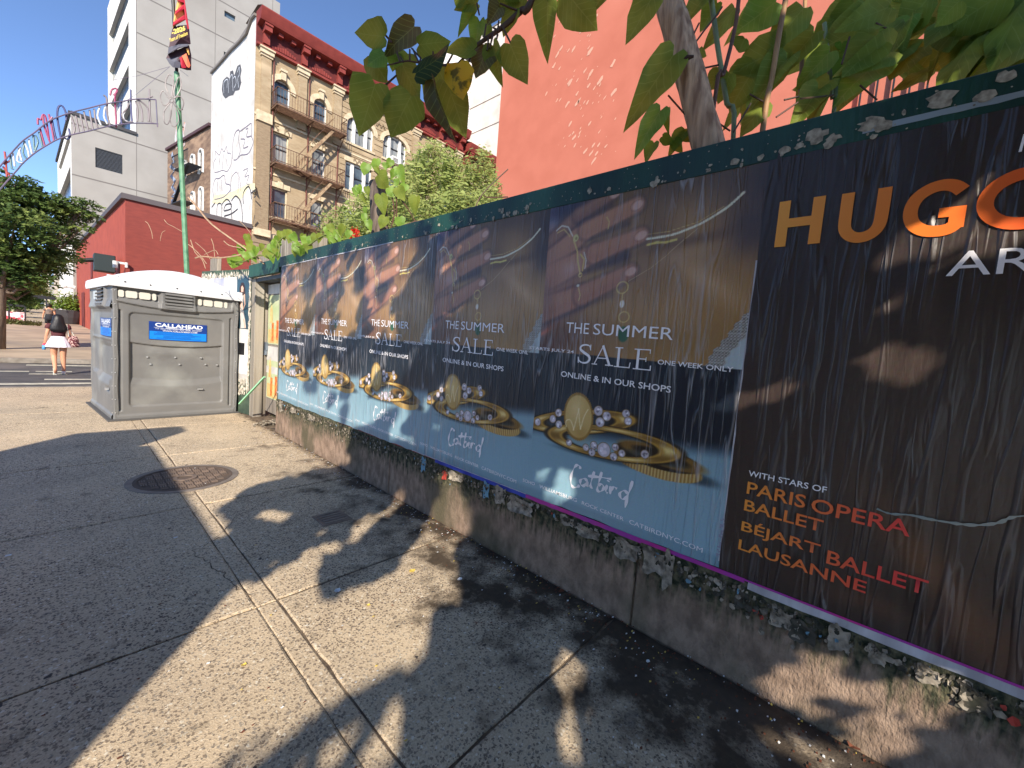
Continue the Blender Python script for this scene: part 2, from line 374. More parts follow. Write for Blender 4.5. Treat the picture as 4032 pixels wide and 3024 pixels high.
    # white flecks of aggregate
footing_material()
seams = [6.66, 6.02, 3.46, .887, -1.68, -4.2]
for i in range(5):
    mb = MB(); mb.box(2.150 + rnd.uniform(0, .004), 2.50, seams[i + 1] + .006, seams[i] - .006, -.05, .498); mb.build('footing_block', M_foot, fence, bevel=.006)
MB().box(2.166, 2.5, -4.2, 6.6, -.05, .49).build('footing_mortar', M_dirt, fence)
for i in range(5):
    y1 = 6.66 - i * 2.2; mb = MB(); mb.box(2.171 + (i % 2) * .002, 2.19 + (i % 2) * .002, y1 - 2.196, y1, .5, 2.578 - .004 * (i % 3)); mb.build('plywood_board', M_green, fence)
mb = MB(); mb.box(2.152, 2.171, -4.2, 6.67, 2.44, 2.582); mb.build('cap_board', M_green, fence, bevel=.003)
for k, y in enumerate((6.1, 4.2, 2.3, .4, -1.5)): MB().box(2.2, 2.29, y - .045, y + .045, .3, 2.5).build('stud', M_wood, fence)
# ---- paint chips and paper shreds stuck to the cap board
def scrap(mb, y, z, r, x=2.149, curl=.0, n=7, asp=1.):
    a0 = rnd.uniform(0, 6.28); pts = []
    for k in range(n):
        a = a0 + 2 * math.pi * (k + rnd.uniform(-.3, .3)) / n; q = r * (rnd.uniform(.8, 1.1) if rnd.random() < .85 else rnd.uniform(.5, .7))
        pts.append((x - rnd.uniform(0, curl) - .0008, y + q * math.cos(a) * asp, z + q * math.sin(a)))
    mb.add(pts + [(x - .001 - curl * .3, y, z)], [(k, (k + 1) % n, n) for k in range(n)])
M_scrap = mat('paper_residue', srgb(178, 170, 150), srgb(120, 112, 98), 40, .85)
mb = MB()
for k in range(95):
    y = rnd.uniform(-1.0, 2.9) if rnd.random() < .8 else rnd.uniform(2.9, 6.5); z = 2.445 + abs(rnd.gauss(0, .035)); scrap(mb, y, min(z, 2.56), rnd.choice((.006, .008, .012, .02)), asp=rnd.uniform(.5, 1.3))
for k in range(300): scrap(mb, rnd.uniform(-1, 6.5), 2.44 + rnd.uniform(0, .13), rnd.uniform(.002, .005))
mb.build('paint_chips', M_scrap, fence, kind='stuff')
for i, (y, z, r) in enumerate([(.31, 2.50, .034), (.25, 2.475, .02), (.14, 2.50, .03), (.10, 2.475, .022), (-.05, 2.525, .034), (-.2, 2.55, .02), (.42, 2.47, .018), (.37, 2.475, .014), (.62, 2.47, .016), (1.0, 2.46, .014), (2.02, 2.46, .02), (-.16, 2.50, .02)]):
    mb = MB(); scrap(mb, y, z, r, n=13, asp=1.35); mb.build('torn_patch', M_scrap, fence)
# ---- shreds of paper hanging below the posters
M_sh1 = mat('shredded_paper', srgb(170, 158, 140), srgb(96, 88, 76), 26, .9)
M_sh2 = mat('shredded_paper_dark', srgb(86, 80, 70), srgb(50, 50, 40), 22, .9)
M_sh3 = mat('shredded_paper_blue', srgb(110, 150, 170), rough=.8); M_sh4 = mat('shredded_paper_red', srgb(170, 62, 50), rough=.8)
mb = MB()
for k in range(2200):
    y = rnd.uniform(-1.2, 6.6); far = y > 1.9
    r = rnd.uniform(.003, .018 if far else .02); dn = .5 + .5 * math.sin(y * 5.3) * math.sin(y * 2.1 + 1) ; z = (.484 if y > .36 else .466) - r - abs(rnd.gauss(0, .018 + .05 * dn))
    if rnd.random() > .35 + .65 * dn: continue
    mb.cur = rnd.choices((0, 1, 2, 3), (6, 6, .3, .25))[0]
    scrap(mb, y, z, r, curl=.012, n=6, asp=rnd.uniform(.3, 1.2), x=2.149)
mb.build('paper_shreds', [M_sh1, M_sh2, M_sh3, M_sh4], fence, kind='stuff')
# larger curled remnants, one object each
def remnant(y, z, wd, ht, m, x=2.148):
    mb = MB(); nx, nz = 7, 7; vs = []
    for j in range(nz):
        for i in range(nx):
            u = i / (nx - 1) - .5; v = j / (nz - 1) - .5; e = .5 + .5 * math.cos(3.1 * max(abs(u), abs(v)))
            jag = 1 + .12 * rnd.uniform(-1, 1) * (abs(u) == .5 or abs(v) == .5)
            vs.append((x - .002 - .03 * (1 - e) * rnd.uniform(.2, 1) * wd * 8, y + u * wd * jag, z + v * ht * jag * (1 + .2 * math.sin(6 * u))))
    mb.add(vs, [(j * nx + i, j * nx + i + 1, (j + 1) * nx + i + 1, (j + 1) * nx + i) for j in range(nz - 1) for i in range(nx - 1)])
    return mb.build('paper_remnant', m, fence)
for y, z, wd, ht, m in [(.79, .42, .12, .13, M_sh1), (.71, .41, .05, .2, M_sh1), (.95, .42, .14, .10, M_sh1), (1.2, .43, .16, .06, M_sh1), (1.36, .45, .10, .06, M_sh1), (1.75, .42, .22, .10, M_sh1), (1.95, .44, .1, .12, M_sh1), (2.1, .43, .06, .12, M_sh3), (2.45, .44, .16, .07, M_sh1),
                        (2.9, .43, .06, .12, M_sh3), (.36, .41, .06, .08, M_sh2), (.2, .40, .08, .08, M_sh1), (.12, .38, .09, .09, M_sh2), (0, .42, .07, .10, M_sh1), (-.12, .41, .05, .06, M_sh1), (-.26, .42, .06, .06, M_sh1), (-.38, .4, .08, .08, M_sh2), (2.6, .41, .06, .07, M_sh4), (6.4, .43, .12, .16, M_sh1), (5.9, .44, .2, .08, M_sh1), (5.3, .44, .2, .07, M_sh1)]:
    remnant(y, z, wd, ht, m)
# ---- edges of older posters showing under the new ones
def strip(name, label, x, y0, y1, z0, z1, m, cat='poster'):
    n = 40; mb = MB(); vs = []
    for i in range(n + 1):
        y = y0 + (y1 - y0) * i / n; j = .0025 * rnd.uniform(-1, 1); vs += [(x, y, z0 + j), (x - .0006, y, z1)]
    mb.add(vs, [(2 * i, 2 * i + 2, 2 * i + 3, 2 * i + 1) for i in range(n)]); return tag(mb.build(name, m), label, cat)
M_mag = mat('magenta_print', srgb(190, 50, 140), srgb(150, 60, 160), 5, .45, stretch=(1, 1, .2)); M_blue = mat('blue_print', srgb(40, 50, 150), srgb(60, 80, 180), 8, .45)
M_wht = mat('white_margin', srgb(200, 198, 202), srgb(160, 156, 160), 12, .6, .3, 40, stretch=(1, 1, .3)); M_redp = mat('red_print', srgb(150, 44, 50), srgb(60, 30, 40), 8, .5)
strip('old_poster_edge', 'magenta strip of an older poster showing under the nearest ring poster', 2.1512, .36, 1.72, .487, .514, M_mag)
strip('old_poster_edge', 'magenta strip under the black ballet poster above the white margin', 2.1496, -2.5, .36, .502, .513, M_mag)
strip('old_poster_edge', 'blue strip of an older poster under the second ring poster from the right', 2.1512, 1.72, 2.75, .484, .512, M_blue)
strip('old_poster_edge', 'thin dark red strip of an older poster below the middle ring posters', 2.1578, 2.75, 4.6, .50, .545, M_redp)
strip('poster_margin', 'white paper margin hanging under the black ballet poster', 2.1500, -2.5, .345, .468, .503, M_wht)
strip('poster_margin', 'narrow white paper edge under the second ring poster from the right', 2.1508, 1.72, 3.1, .510, .517, M_wht)
strip('silver_tape', 'silvery tape along the top edge of the black ballet poster', 2.1508, -1.6, .16, 2.468, 2.49, mat('silver_tape', srgb(150, 160, 165), rough=.35, metal=.3))
strip('paper_edge', 'white torn paper edge along the top of the far ring posters', 2.1508, 3.6, 6.55, 2.437, 2.447, M_wht)
# ================================================================== RING SALE POSTERS (painted print on a wrinkled sheet)
NU, NV = 250, 430
PW, PV0, PV1 = 1.235, .512, 2.475
def paint_ring_poster():
    u = np.linspace(0, PW, NU)[None, :].repeat(NV, 0); v = np.linspace(PV0, PV1, NV)[:, None].repeat(NU, 1)
    img = np.zeros((NV, NU, 3)); rs = np.random.RandomState(3)
    def sm(d, w=.004): return np.clip(.5 - d / w, 0, 1)
    def lay(col, a):
        nonlocal img
        img = img * (1 - a[..., None]) + np.array(col, float) * a[..., None]
    def capsule(p, q, r0, r1):
        p = np.array(p); q = np.array(q); d = q - p; t = np.clip(((u - p[0]) * d[0] + (v - p[1]) * d[1]) / (d @ d), 0, 1)
        return np.hypot(u - p[0] - t * d[0], v - p[1] - t * d[1]) - (r0 + (r1 - r0) * t), t
    def pline(pts, r):
        m = np.full(u.shape, 9.)
        for a, b in zip(pts[:-1], pts[1:]): m = np.minimum(m, capsule(a, b, r, r)[0])
        return m
    def blob(c, rx, ry, ang=0):
        ca, sa = math.cos(ang), math.sin(ang); x = (u - c[0]) * ca + (v - c[1]) * sa; y = -(u - c[0]) * sa + (v - c[1]) * ca
        return x / rx, y / ry
    def gb(col, c, rx, ry, ang, k): x, y = blob(c, rx, ry, ang); lay(col, k * np.exp(-(x * x + y * y)))
    def ell(c, rx, ry, ang=0): x, y = blob(c, rx, ry, ang); return (np.hypot(x, y) - 1) * min(rx, ry)
    # skin and shirt of the upper photograph
    lay((160, 122, 72), np.ones(u.shape))
    gb((186, 144, 92), (.75, 1.85), .3, .3, .5, .7); gb((222, 184, 144), (1.0, 1.93), .22, .05, -.6, .5); gb((120, 80, 52), (.2, 1.6), .3, .15, 0, .8)
    gb((122, 88, 54), (.62, 2.0), .2, .3, 1.2, .5); gb((92, 56, 46), (.0, 1.56), .3, .12, .2, .9); gb((52, 34, 26), (1.25, 2.4), .2, .28, .4, 1); gb((60, 40, 30), (1.2, 2.15), .12, .12, .4, .9)
    gb((84, 60, 34), (.85, 2.43), .5, .12, 0, .8); gb((104, 74, 42), (.72, 2.22), .12, .2, .2, .6); gb((120, 92, 50), (.8, 1.62), .4, .1, 0, .4); gb((176, 140, 104), (.9, 2.06), .2, .04, .2, .4); gb((90, 62, 36), (.95, 2.13), .3, .03, .1, .6)
    lay((118, 112, 128), sm(ell((-.02, 2.36), .11, .2, -.3), .05)); lay((176, 174, 190), sm(ell((.0, 2.33), .05, .12, -.3), .04))
    gb((56, 42, 52), (.16, 2.42), .2, .08, .3, .9)
    # hand: dark gaps first, then palm and fingers
    skin = (140, 96, 72)
    lay(skin, sm(ell((.0, 2.03), .30, .27, .45), .09)); lay((120, 78, 62), sm(capsule((-.25, 1.58), (.25, 1.84), .12, .07)[0], .07))
    for p, m_, q, r0, r1, cc in [((.02, 2.21), (.22, 2.365), (.46, 2.445), .06, .036, (132, 92, 72)), ((.04, 2.11), (.29, 2.265), (.605, 2.355), .075, .048, (176, 124, 92)), ((.05, 2.0), (.36, 2.115), (.645, 2.185), .08, .046, (172, 118, 88)), ((.0, 1.78), (.3, 1.87), (.605, 1.992), .09, .046, (164, 110, 82))]:
        rm = (r0 + r1) / 2
        for a, b, ra, rb in ((p, m_, r0, rm), (m_, q, rm, r1)):
            d, t = capsule(a, b, ra, rb); lay((58, 40, 42), sm(d - .006, .03) * .55); lay(cc, sm(d + .004, .02))
            d2, _ = capsule((a[0], a[1] + ra * .4), (b[0], b[1] + rb * .4), ra * .2, rb * .25); lay((188, 140, 100), sm(d2, .07) * .6)
        lay((206, 164, 142), sm(ell((q[0] + .004, q[1]), .036, .024, .35), .012)); lay((110, 66, 54), sm(np.abs(ell((q[0], q[1]), .040, .027, .35)) - .001, .006) * .5)
    for p, q, r0, r1, k in [((.33, 2.20), (.56, 2.262), .003, .016, .7), ((.27, 2.0), (.56, 2.08), .004, .034, .75), ((.22, 2.30), (.44, 2.385), .003, .013, .7), ((.05, 1.70), (.50, 1.865), .01, .012, .45)]:
        lay((60, 42, 48), sm(capsule(p, q, r0, r1)[0], .04) * k)
    gb((52, 40, 60), (.12, 2.44), .22, .05, .25, .8); gb((70, 50, 56), (.0, 1.9), .08, .25, 0, .5)
    gb((176, 124, 94), (.06, 2.03), .15, .13, .5, .75); gb((158, 108, 82), (.0, 1.86), .12, .12, .5, .5)
    gb((196, 160, 150), (.2, 2.04), .06, .05, .5, .6)
    gb((214, 104, 66), (.02, 1.63), .06, .015, .5, .7)
    # rings and chains
    gold = (206, 178, 104); pale = (214, 206, 184)
    for pts, r, c in [([(.06, 2.29), (.1, 2.315), (.15, 2.30), (.19, 2.24)], .004, pale), ([(.07, 2.275), (.12, 2.29), (.17, 2.24)], .003, gold), ([(.2, 2.215), (.235, 2.14), (.245, 2.08), (.27, 2.0)], .005, gold), ([(.26, 2.12), (.29, 2.09), (.285, 2.02)], .005, gold), ([(.285, 2.13), (.305, 2.08), (.30, 2.03)], .003, pale), ([(.265, 1.92), (.285, 1.87), (.278, 1.84)], .003, gold), ([(.42, 2.32), (.44, 2.29), (.437, 2.25)], .003, gold)]:
        lay(c, sm(pline(pts, r), .003))
    lay((200, 188, 120), sm(ell((.215, 2.225), .02, .022), .004)); lay((150, 130, 70), sm(ell((.218, 2.222), .008, .01), .004)); lay(pale, sm(ell((.262, 1.93), .01, .008), .003)); lay(gold, sm(np.abs(ell((.272, 1.995), .012, .012)) - .003, .002))
    ns = smooth_pts([(.685, 2.162), (.744, 2.163), (.826, 2.168), (.902, 2.186), (.974, 2.21), (1.041, 2.244), (1.086, 2.272), (1.14, 2.32)], 7)
    for p in ns: lay((226, 220, 190), sm(ell(p, .0065, .0065), .003))
    lay(gold, sm(pline([(.68, 2.185), (.8, 2.186), (.95, 2.215), (1.06, 2.27)], .0015), .002)); lay((210, 190, 96), sm(pline([(.69, 2.13), (.74, 2.137), (.79, 2.132), (.846, 2.14)], .006), .003))
    lay((190, 160, 110), sm(pline([(.948, 2.182), (.871, 2.123), (.798, 2.059), (.719, 2.001), (.6, 1.94)], .0018), .002)); lay((120, 90, 60), sm(pline([(.85, 2.13), (.95, 2.145), (1.08, 2.17)], .0015), .002))
    lay(gold, sm(np.abs(ell((.565, 1.905), .035, .033)) - .0035, .003)); lay((226, 220, 210), sm(ell((.572, 1.812), .014, .022), .004)); lay(gold, sm(np.abs(ell((.592, 1.738), .032, .03)) - .003, .003)); lay(gold, sm(pline([(.57, 1.87), (.573, 1.77)], .002), .002)); lay((46, 92, 58), sm(ell((.6, 1.64), .033, .045), .008))
    # lace hem and cloth at the lower right
    ed = [(1.25, 1.79), (1.21, 1.752), (1.17, 1.701), (1.148, 1.657), (1.113, 1.603), (1.082, 1.564), (1.06, 1.49)]
    inside = np.zeros(u.shape, bool)
    ex = np.array([p[0] for p in ed])[::-1]; ey = np.array([p[1] for p in ed])[::-1]
    lx = np.interp(v, ey, ex) + .006 * np.sin(v * 150); inl = (u > lx) & (v < 1.79) & (v > 1.49)
    dots = (np.sin(u * 420) * np.sin(v * 420) > .1)
    a = inl.astype(float); lay((172, 168, 160), a); lay((96, 88, 80), (inl & dots & (u < lx + .075)).astype(float) * .75); lay((176, 188, 190), sm(lx + .08 - u, .006) * inl)
    # lower photograph: dark wall, blue table
    split = 1.512 - .018 * u / 1.2
    low = sm(v - split, .003)
    hz = .97 + .12 * u / 1.2; t = np.clip((hz - v) / .10 + .5, 0, 1); t = t * t * (3 - 2 * t)
    base = np.array((24, 34, 46.)) * (1 - t[..., None]) + np.array((134, 166, 178.)) * t[..., None]
    g1 = np.exp(-(((u - .15) / .5) ** 2 + ((v - 1.0) / .25) ** 2))[..., None]; base = base * (1 - .25 * g1) + np.array((124, 158, 168)) * .25 * g1
    base = base * (.92 + .16 * (1 - np.clip((v - .5) / .9, 0, 1)))[..., None]
    img = img * (1 - low[..., None]) + base * low[..., None]
    lay((60, 88, 104), sm(v - .57, .03) * .25)
    # rings on the table
    dk = (44, 34, 22); G = (186, 142, 62); GL = (232, 204, 132)
    x, y = blob((1.07, .925), .12, .03, -.05); lay((34, 50, 58), .8 * np.exp(-(x * x + y * y) ** 2)); x, y = blob((.14, .99), .14, .022, .0); lay((34, 46, 54), .8 * np.exp(-(x * x + y * y) ** 2)); x, y = blob((.5, .90), .3, .02, .0); lay((40, 60, 70), .7 * np.exp(-(x * x + y * y) ** 2))
    def ring(c, rx, ry, ang, wd, col, hi):
        d = np.abs(ell(c, rx, ry, ang)); lay(dk, sm(d - wd * .75, .006)); lay(col, sm(d - wd * .5, .004)); X, Y = blob(c, rx, ry, ang); sh = (.5 + .5 * np.sin(np.arctan2(Y, X) * 5 + 1)); lay(hi, sm(d - wd * .22, .004) * sh); lay((90, 60, 26), sm(d - wd * .3, .004) * (1 - sh) * .6)
    ring((.345, 1.085), .33, .062, .2, .024, G, GL)
    # fluted band: outer wall under the ellipse
    c = (.862, .985)
    X, Y = blob(c, .245, .07, -.04); wall = np.minimum(sm(ell((c[0], c[1] - .042), .245, .07, -.04), .004), 1)
    lay((150, 108, 44), wall); fl = .5 + .5 * np.sin((u + .02 * np.sin(u * 3)) * 360); lay((240, 214, 150), wall * fl * .75); lay((96, 62, 24), wall * np.exp(-((u - .66) / .05) ** 2) * .8)
    lay((34, 26, 18), sm(ell(c, .238, .062, -.04), .004)); lay((150, 110, 50), sm(np.abs(ell((c[0] + .02, c[1] + .01), .2, .04, -.1)) - .009, .01) * .8); lay((52, 66, 72), sm(ell((c[0] - .01, c[1] - .012), .14, .02, -.05), .02))
    ring((.56, 1.0), .375, .082, .06, .026, G, GL)
    for gx, gy, gr in [(.3, .944, .02), (.425, .94, .02), (.478, .965, .022), (.47, .92, .022), (.548, .953, .042), (.62, .985, .02), (.615, .928, .022), (.664, .958, .02), (.8, .985, .022), (.2, 1.12, .024), (.158, 1.072, .024), (.21, 1.045, .024), (.487, 1.178, .028), (.546, 1.155, .026), (.505, 1.112, .028), (.036, 1.03, .024), (.665, 1.19, .022), (.682, 1.15, .022)]:
        lay((120, 92, 50), sm(ell((gx, gy), gr + .004, gr + .004), .004)); lay((196, 188, 196), sm(ell((gx, gy), gr, gr), .004))
        for k in range(5): lay(rnd.choice([(250, 246, 252), (120, 112, 124), (226, 214, 222)]), sm(ell((gx + rnd.uniform(-.6, .6) * gr, gy + rnd.uniform(-.6, .6) * gr), gr * .28, gr * .28), .003))
    d = ell((.35, 1.12), .108, .15, .12); nb = .002 * np.sin(np.arctan2(v - 1.12, u - .35) * 60)
    lay((150, 112, 50), sm(d + nb, .003)); lay((206, 172, 104), sm(d + .012, .004)); gb((236, 208, 150), (.33, 1.17), .05, .07, 0, .6); gb((168, 128, 60), (.38, 1.02), .06, .05, 0, .5)
    for pts in ([(.27, 1.04), (.262, 1.075), (.29, 1.09), (.315, 1.06), (.325, 1.03)], [(.325, 1.03), (.338, 1.1), (.35, 1.17)], [(.35, 1.17), (.362, 1.1), (.375, 1.045)], [(.375, 1.045), (.39, 1.12), (.415, 1.175)]):
        lay((240, 222, 172), sm(pline(smooth_pts(pts, 4), .003), .003))
    img += rs.normal(0, 2.5, img.shape)
    return np.clip(img, 0, 255)
IMG = paint_ring_poster()
def to_lin(a): a = a / 255.; return np.where(a <= .04045, a / 12.92, ((a + .055) / 1.055) ** 2.4)
def print_material(name, rough=.32, wr=1.5, col_attr=True, base=(.02, .015, .012), spec=.5, crease_light=.5, fold=.78):
    m = bpy.data.materials.new(name); m.use_nodes = True; n = m.node_tree; N = n.nodes; L = n.links; b = N['Principled BSDF']
    b.inputs['Roughness'].default_value = rough; b.inputs['Specular IOR Level'].default_value = spec
    g = N.new('ShaderNodeNewGeometry')
    a = N.new('ShaderNodeAttribute'); a.attribute_name = 'print'
    def nz(sc, stv, det=3):
        mp = N.new('ShaderNodeMapping'); mp.inputs['Scale'].default_value = stv; L.new(g.outputs['Position'], mp.inputs[0]); mp.inputs['Rotation'].default_value = (.06, 0, 0)
        t = N.new('ShaderNodeTexNoise'); t.inputs['Scale'].default_value = sc; t.inputs['Detail'].default_value = det; t.inputs['Distortion'].default_value = .3; L.new(mp.outputs[0], t.inputs['Vector']); return t.outputs[0]
    def mth(op, a, c, cl=False):
        x = N.new('ShaderNodeMath'); x.operation = op; x.use_clamp = cl
        for k, q in ((0, a), (1, c)):
            if isinstance(q, float): x.inputs[k].default_value = q
            else: L.new(q, x.inputs[k])
        return x.outputs[0]
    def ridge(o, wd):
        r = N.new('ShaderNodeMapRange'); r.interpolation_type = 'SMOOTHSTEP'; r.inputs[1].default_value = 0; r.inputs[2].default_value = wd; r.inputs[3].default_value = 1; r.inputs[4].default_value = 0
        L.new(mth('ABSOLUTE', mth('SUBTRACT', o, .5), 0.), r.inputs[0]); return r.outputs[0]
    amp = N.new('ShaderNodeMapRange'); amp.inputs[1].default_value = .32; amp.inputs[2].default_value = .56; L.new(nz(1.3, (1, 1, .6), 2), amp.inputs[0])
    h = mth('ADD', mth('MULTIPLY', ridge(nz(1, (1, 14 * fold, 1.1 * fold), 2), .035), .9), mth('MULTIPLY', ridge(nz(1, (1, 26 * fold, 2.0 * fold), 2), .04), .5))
    cr = N.new('ShaderNodeMapRange'); cr.inputs[1].default_value = .25; cr.inputs[2].default_value = 1.; cr.inputs[4].default_value = crease_light; L.new(mth('MULTIPLY', h, amp.outputs[0]), cr.inputs[0])  # crease highlights put into the print colour as pale lines on the ridges
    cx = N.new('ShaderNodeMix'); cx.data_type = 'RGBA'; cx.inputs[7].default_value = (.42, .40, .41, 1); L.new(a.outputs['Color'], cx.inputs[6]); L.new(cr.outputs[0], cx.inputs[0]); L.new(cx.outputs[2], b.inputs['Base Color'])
    h = mth('MULTIPLY', h, amp.outputs[0]); h = mth('ADD', h, mth('MULTIPLY', nz(1, (1, 9 * fold, 1.6 * fold), 4), 1.3)); h = mth('ADD', h, mth('MULTIPLY', nz(1, (60, 60, 18), 2), .12))
    bp = N.new('ShaderNodeBump'); bp.inputs['Strength'].default_value = 1.0; bp.inputs['Distance'].default_value = .0042 * wr; L.new(h, bp.inputs['Height']); L.new(bp.outputs[0], b.inputs['Normal'])
    return m
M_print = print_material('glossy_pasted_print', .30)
def sheet(name, u0, u1, v0, v1, nu, nv, x, color=None, m=None, seed=0, amp=.0016, warp=None, parent=None):
    """a pasted sheet with real vertical puckers; colour per vertex"""
    rs = np.random.RandomState(seed); U = np.linspace(u0, u1, nu)[None, :].repeat(nv, 0); V = np.linspace(v0, v1, nv)[:, None].repeat(nu, 1)
    h = np.zeros(U.shape)
    for k in range(34):
        c = rs.uniform(u0, u1); wv = rs.uniform(.004, .011); ph = rs.uniform(0, 6); vc = rs.uniform(v0, v1); L_ = rs.uniform(.1, .6)
        cc = c + .012 * np.sin(V * rs.uniform(2, 6) + ph) + (V - vc) * rs.uniform(-.05, .05)
        h += rs.uniform(.3, 1) * np.exp(-((U - cc) / wv) ** 2) * np.exp(-((V - vc) / L_) ** 4)
    h = h * amp
    y = 1.708 - U; z = V.copy()
    edge = .0015 * np.interp(V, np.linspace(v0, v1, 30), rs.normal(0, 1, 30)); y[:, 0] += edge[:, 0]; y[:, -1] += edge[:, -1]
    z[0, :] += .004 * np.interp(U[0], np.linspace(u0, u1, 14), rs.normal(0, 1, 14))
    if warp is not None: dx, dy, dz = warp(U, V); 
    else: dx = dy = dz = 0
    P = np.stack([x - h + dx, y + dy, z + dz], -1).reshape(-1, 3)
    me = bpy.data.meshes.new(name); idx = np.arange(nu * nv).reshape(nv, nu)
    f = np.stack([idx[:-1, :-1], idx[:-1, 1:], idx[1:, 1:], idx[1:, :-1]], -1).reshape(-1, 4)
    me.vertices.add(len(P)); me.vertices.foreach_set('co', P.ravel()); me.loops.add(f.size); me.loops.foreach_set('vertex_index', f.ravel().astype(np.int32))
    me.polygons.add(len(f)); me.polygons.foreach_set('loop_start', np.arange(0, f.size, 4, dtype=np.int32)); me.polygons.foreach_set('use_smooth', [True] * len(f)); me.update(calc_edges=True)
    if color is not None:
        ca = me.color_attributes.new('print', 'FLOAT_COLOR', 'POINT'); ca.data.foreach_set('color', np.concatenate([to_lin(color), np.ones(color.shape[:2] + (1,))], -1).astype(np.float32).ravel())
    me.materials.append(m or M_print); return link(name, me, parent)
poster_lab = ['nearest ring sale poster, beside the black ballet poster, hand and gold rings clearly visible',
              'ring sale poster second nearest to the black ballet poster, streaked with sunlight',
              'middle ring sale poster of the five, in patchy leaf shade',
              'ring sale poster next to the last one at the far end of the fence',
              'ring sale poster at the far end of the fence beside the gate']
M_txt = mat('white_lettering', srgb(244, 240, 240), rough=.4)
def letter_E(mb, fr, u0, v0, w_, h, k): pass
def serif(mb, ch, u, v, w_, h, fr):
    st = h * .13; th = h * .055; sf = h * .05
    def R_(a, b, c, d):
        _eps[0] = (_eps[0] + 1) % 8; e = _eps[0] * .00018; mb.add([fr(u + a * w_, v + b * h, e), fr(u + c * w_, v + b * h, e), fr(u + c * w_, v + d * h, e), fr(u + a * w_, v + d * h, e)], [(0, 1, 2, 3)])
    tw = th / w_; sw = st / w_; s_ = sf / h
    if ch == 'L':
        R_(.18, 0, .18 + sw, 1); R_(.02, 1 - s_, .5, 1); R_(.02, 0, 1, s_); mb.add([fr(u + w_ * .93, v, 0), fr(u + w_ * 1.0, v, 0), fr(u + w_ * 1.03, v + h * .28, 0), fr(u + w_ * .98, v + h * .28, 0)], [(0, 1, 2, 3)])
    if ch == 'E':
        R_(.16, 0, .16 + sw, 1); R_(.0, 1 - s_, .9, 1); R_(.0, 0, .98, s_); R_(.3, .5, .68, .5 + s_); R_(.85, .8, .9, 1); R_(.93, 0, .99, .24); R_(.66, .4, .7, .62)
    if ch == 'A':
        ribbon(mb, [(u + .1 * w_, v), (u + .5 * w_, v + h)], th, fr); ribbon(mb, [(u + .48 * w_, v + h * 1.02), (u + .88 * w_, v)], st, fr); R_(.26, .33, .68, .33 + s_); R_(-.02, 0, .26, s_); R_(.66, 0, 1.05, s_)
    if ch == 'S':
        p = smooth_pts([(u + .86 * w_, v + .78 * h), (u + .78 * w_, v + .93 * h), (u + .52 * w_, v + .98 * h), (u + .24 * w_, v + .9 * h), (u + .2 * w_, v + .72 * h), (u + .48 * w_, v + .55 * h), (u + .78 * w_, v + .4 * h), (u + .86 * w_, v + .22 * h), (u + .7 * w_, v + .05 * h), (u + .42 * w_, v + .02 * h), (u + .18 * w_, v + .1 * h), (u + .1 * w_, v + .28 * h)], 4)
        n = len(p); wd = [th + (st * 1.1 - th) * max(0, math.sin(math.pi * i / (n - 1))) ** 2 for i in range(n)]; ribbon(mb, p, wd, fr); ribbon(mb, [(u + .88 * w_, v + .7 * h), (u + .86 * w_, v + 1.0 * h)], th, fr); ribbon(mb, [(u + .08 * w_, v + .32 * h), (u + .12 * w_, v)], th, fr)
SCRIPT = [[(.47, .95), (.40, 1.0), (.25, .9), (.1, .6), (.02, .3), (.0, .1), (.06, .0), (.2, .04), (.3, .1)]]   # C, scaled below
def script_word(mb, u0, v0, w_, h, fr):
    strokes = [[(.16, .88), (.14, .99), (.09, 1.0), (.04, .8), (.005, .4), (.02, .1), (.07, .0), (.14, .08), (.17, .18)],
               [(.30, .46), (.24, .52), (.18, .4), (.19, .22), (.25, .22), (.30, .46), (.30, .25), (.35, .3)], [(.40, .95), (.37, .6), (.36, .3), (.40, .22)], [(.30, .68), (.50, .78), (.68, .84)],
               [(.52, 1.02), (.49, .6), (.475, .22), (.53, .2), (.575, .38), (.54, .52), (.48, .42)], [(.625, .55), (.61, .3), (.645, .22)], [(.635, .70), (.64, .76)],
               [(.68, .55), (.685, .22)], [(.687, .38), (.73, .56), (.78, .52)], [(.955, .46), (.89, .54), (.83, .36), (.87, .18), (.93, .28), (.96, .5)], [(1.0, 1.02), (.97, .6), (.945, .2), (.93, -.12)]]
    for s in strokes:
        p = [(u0 + a * w_, v0 + b * h) for a, b in smooth_pts(s, 4)]; ribbon(mb, p, [.017 * h / .15 * (.75 + .5 * math.sin(i * .9)) for i in range(len(p))], fr)
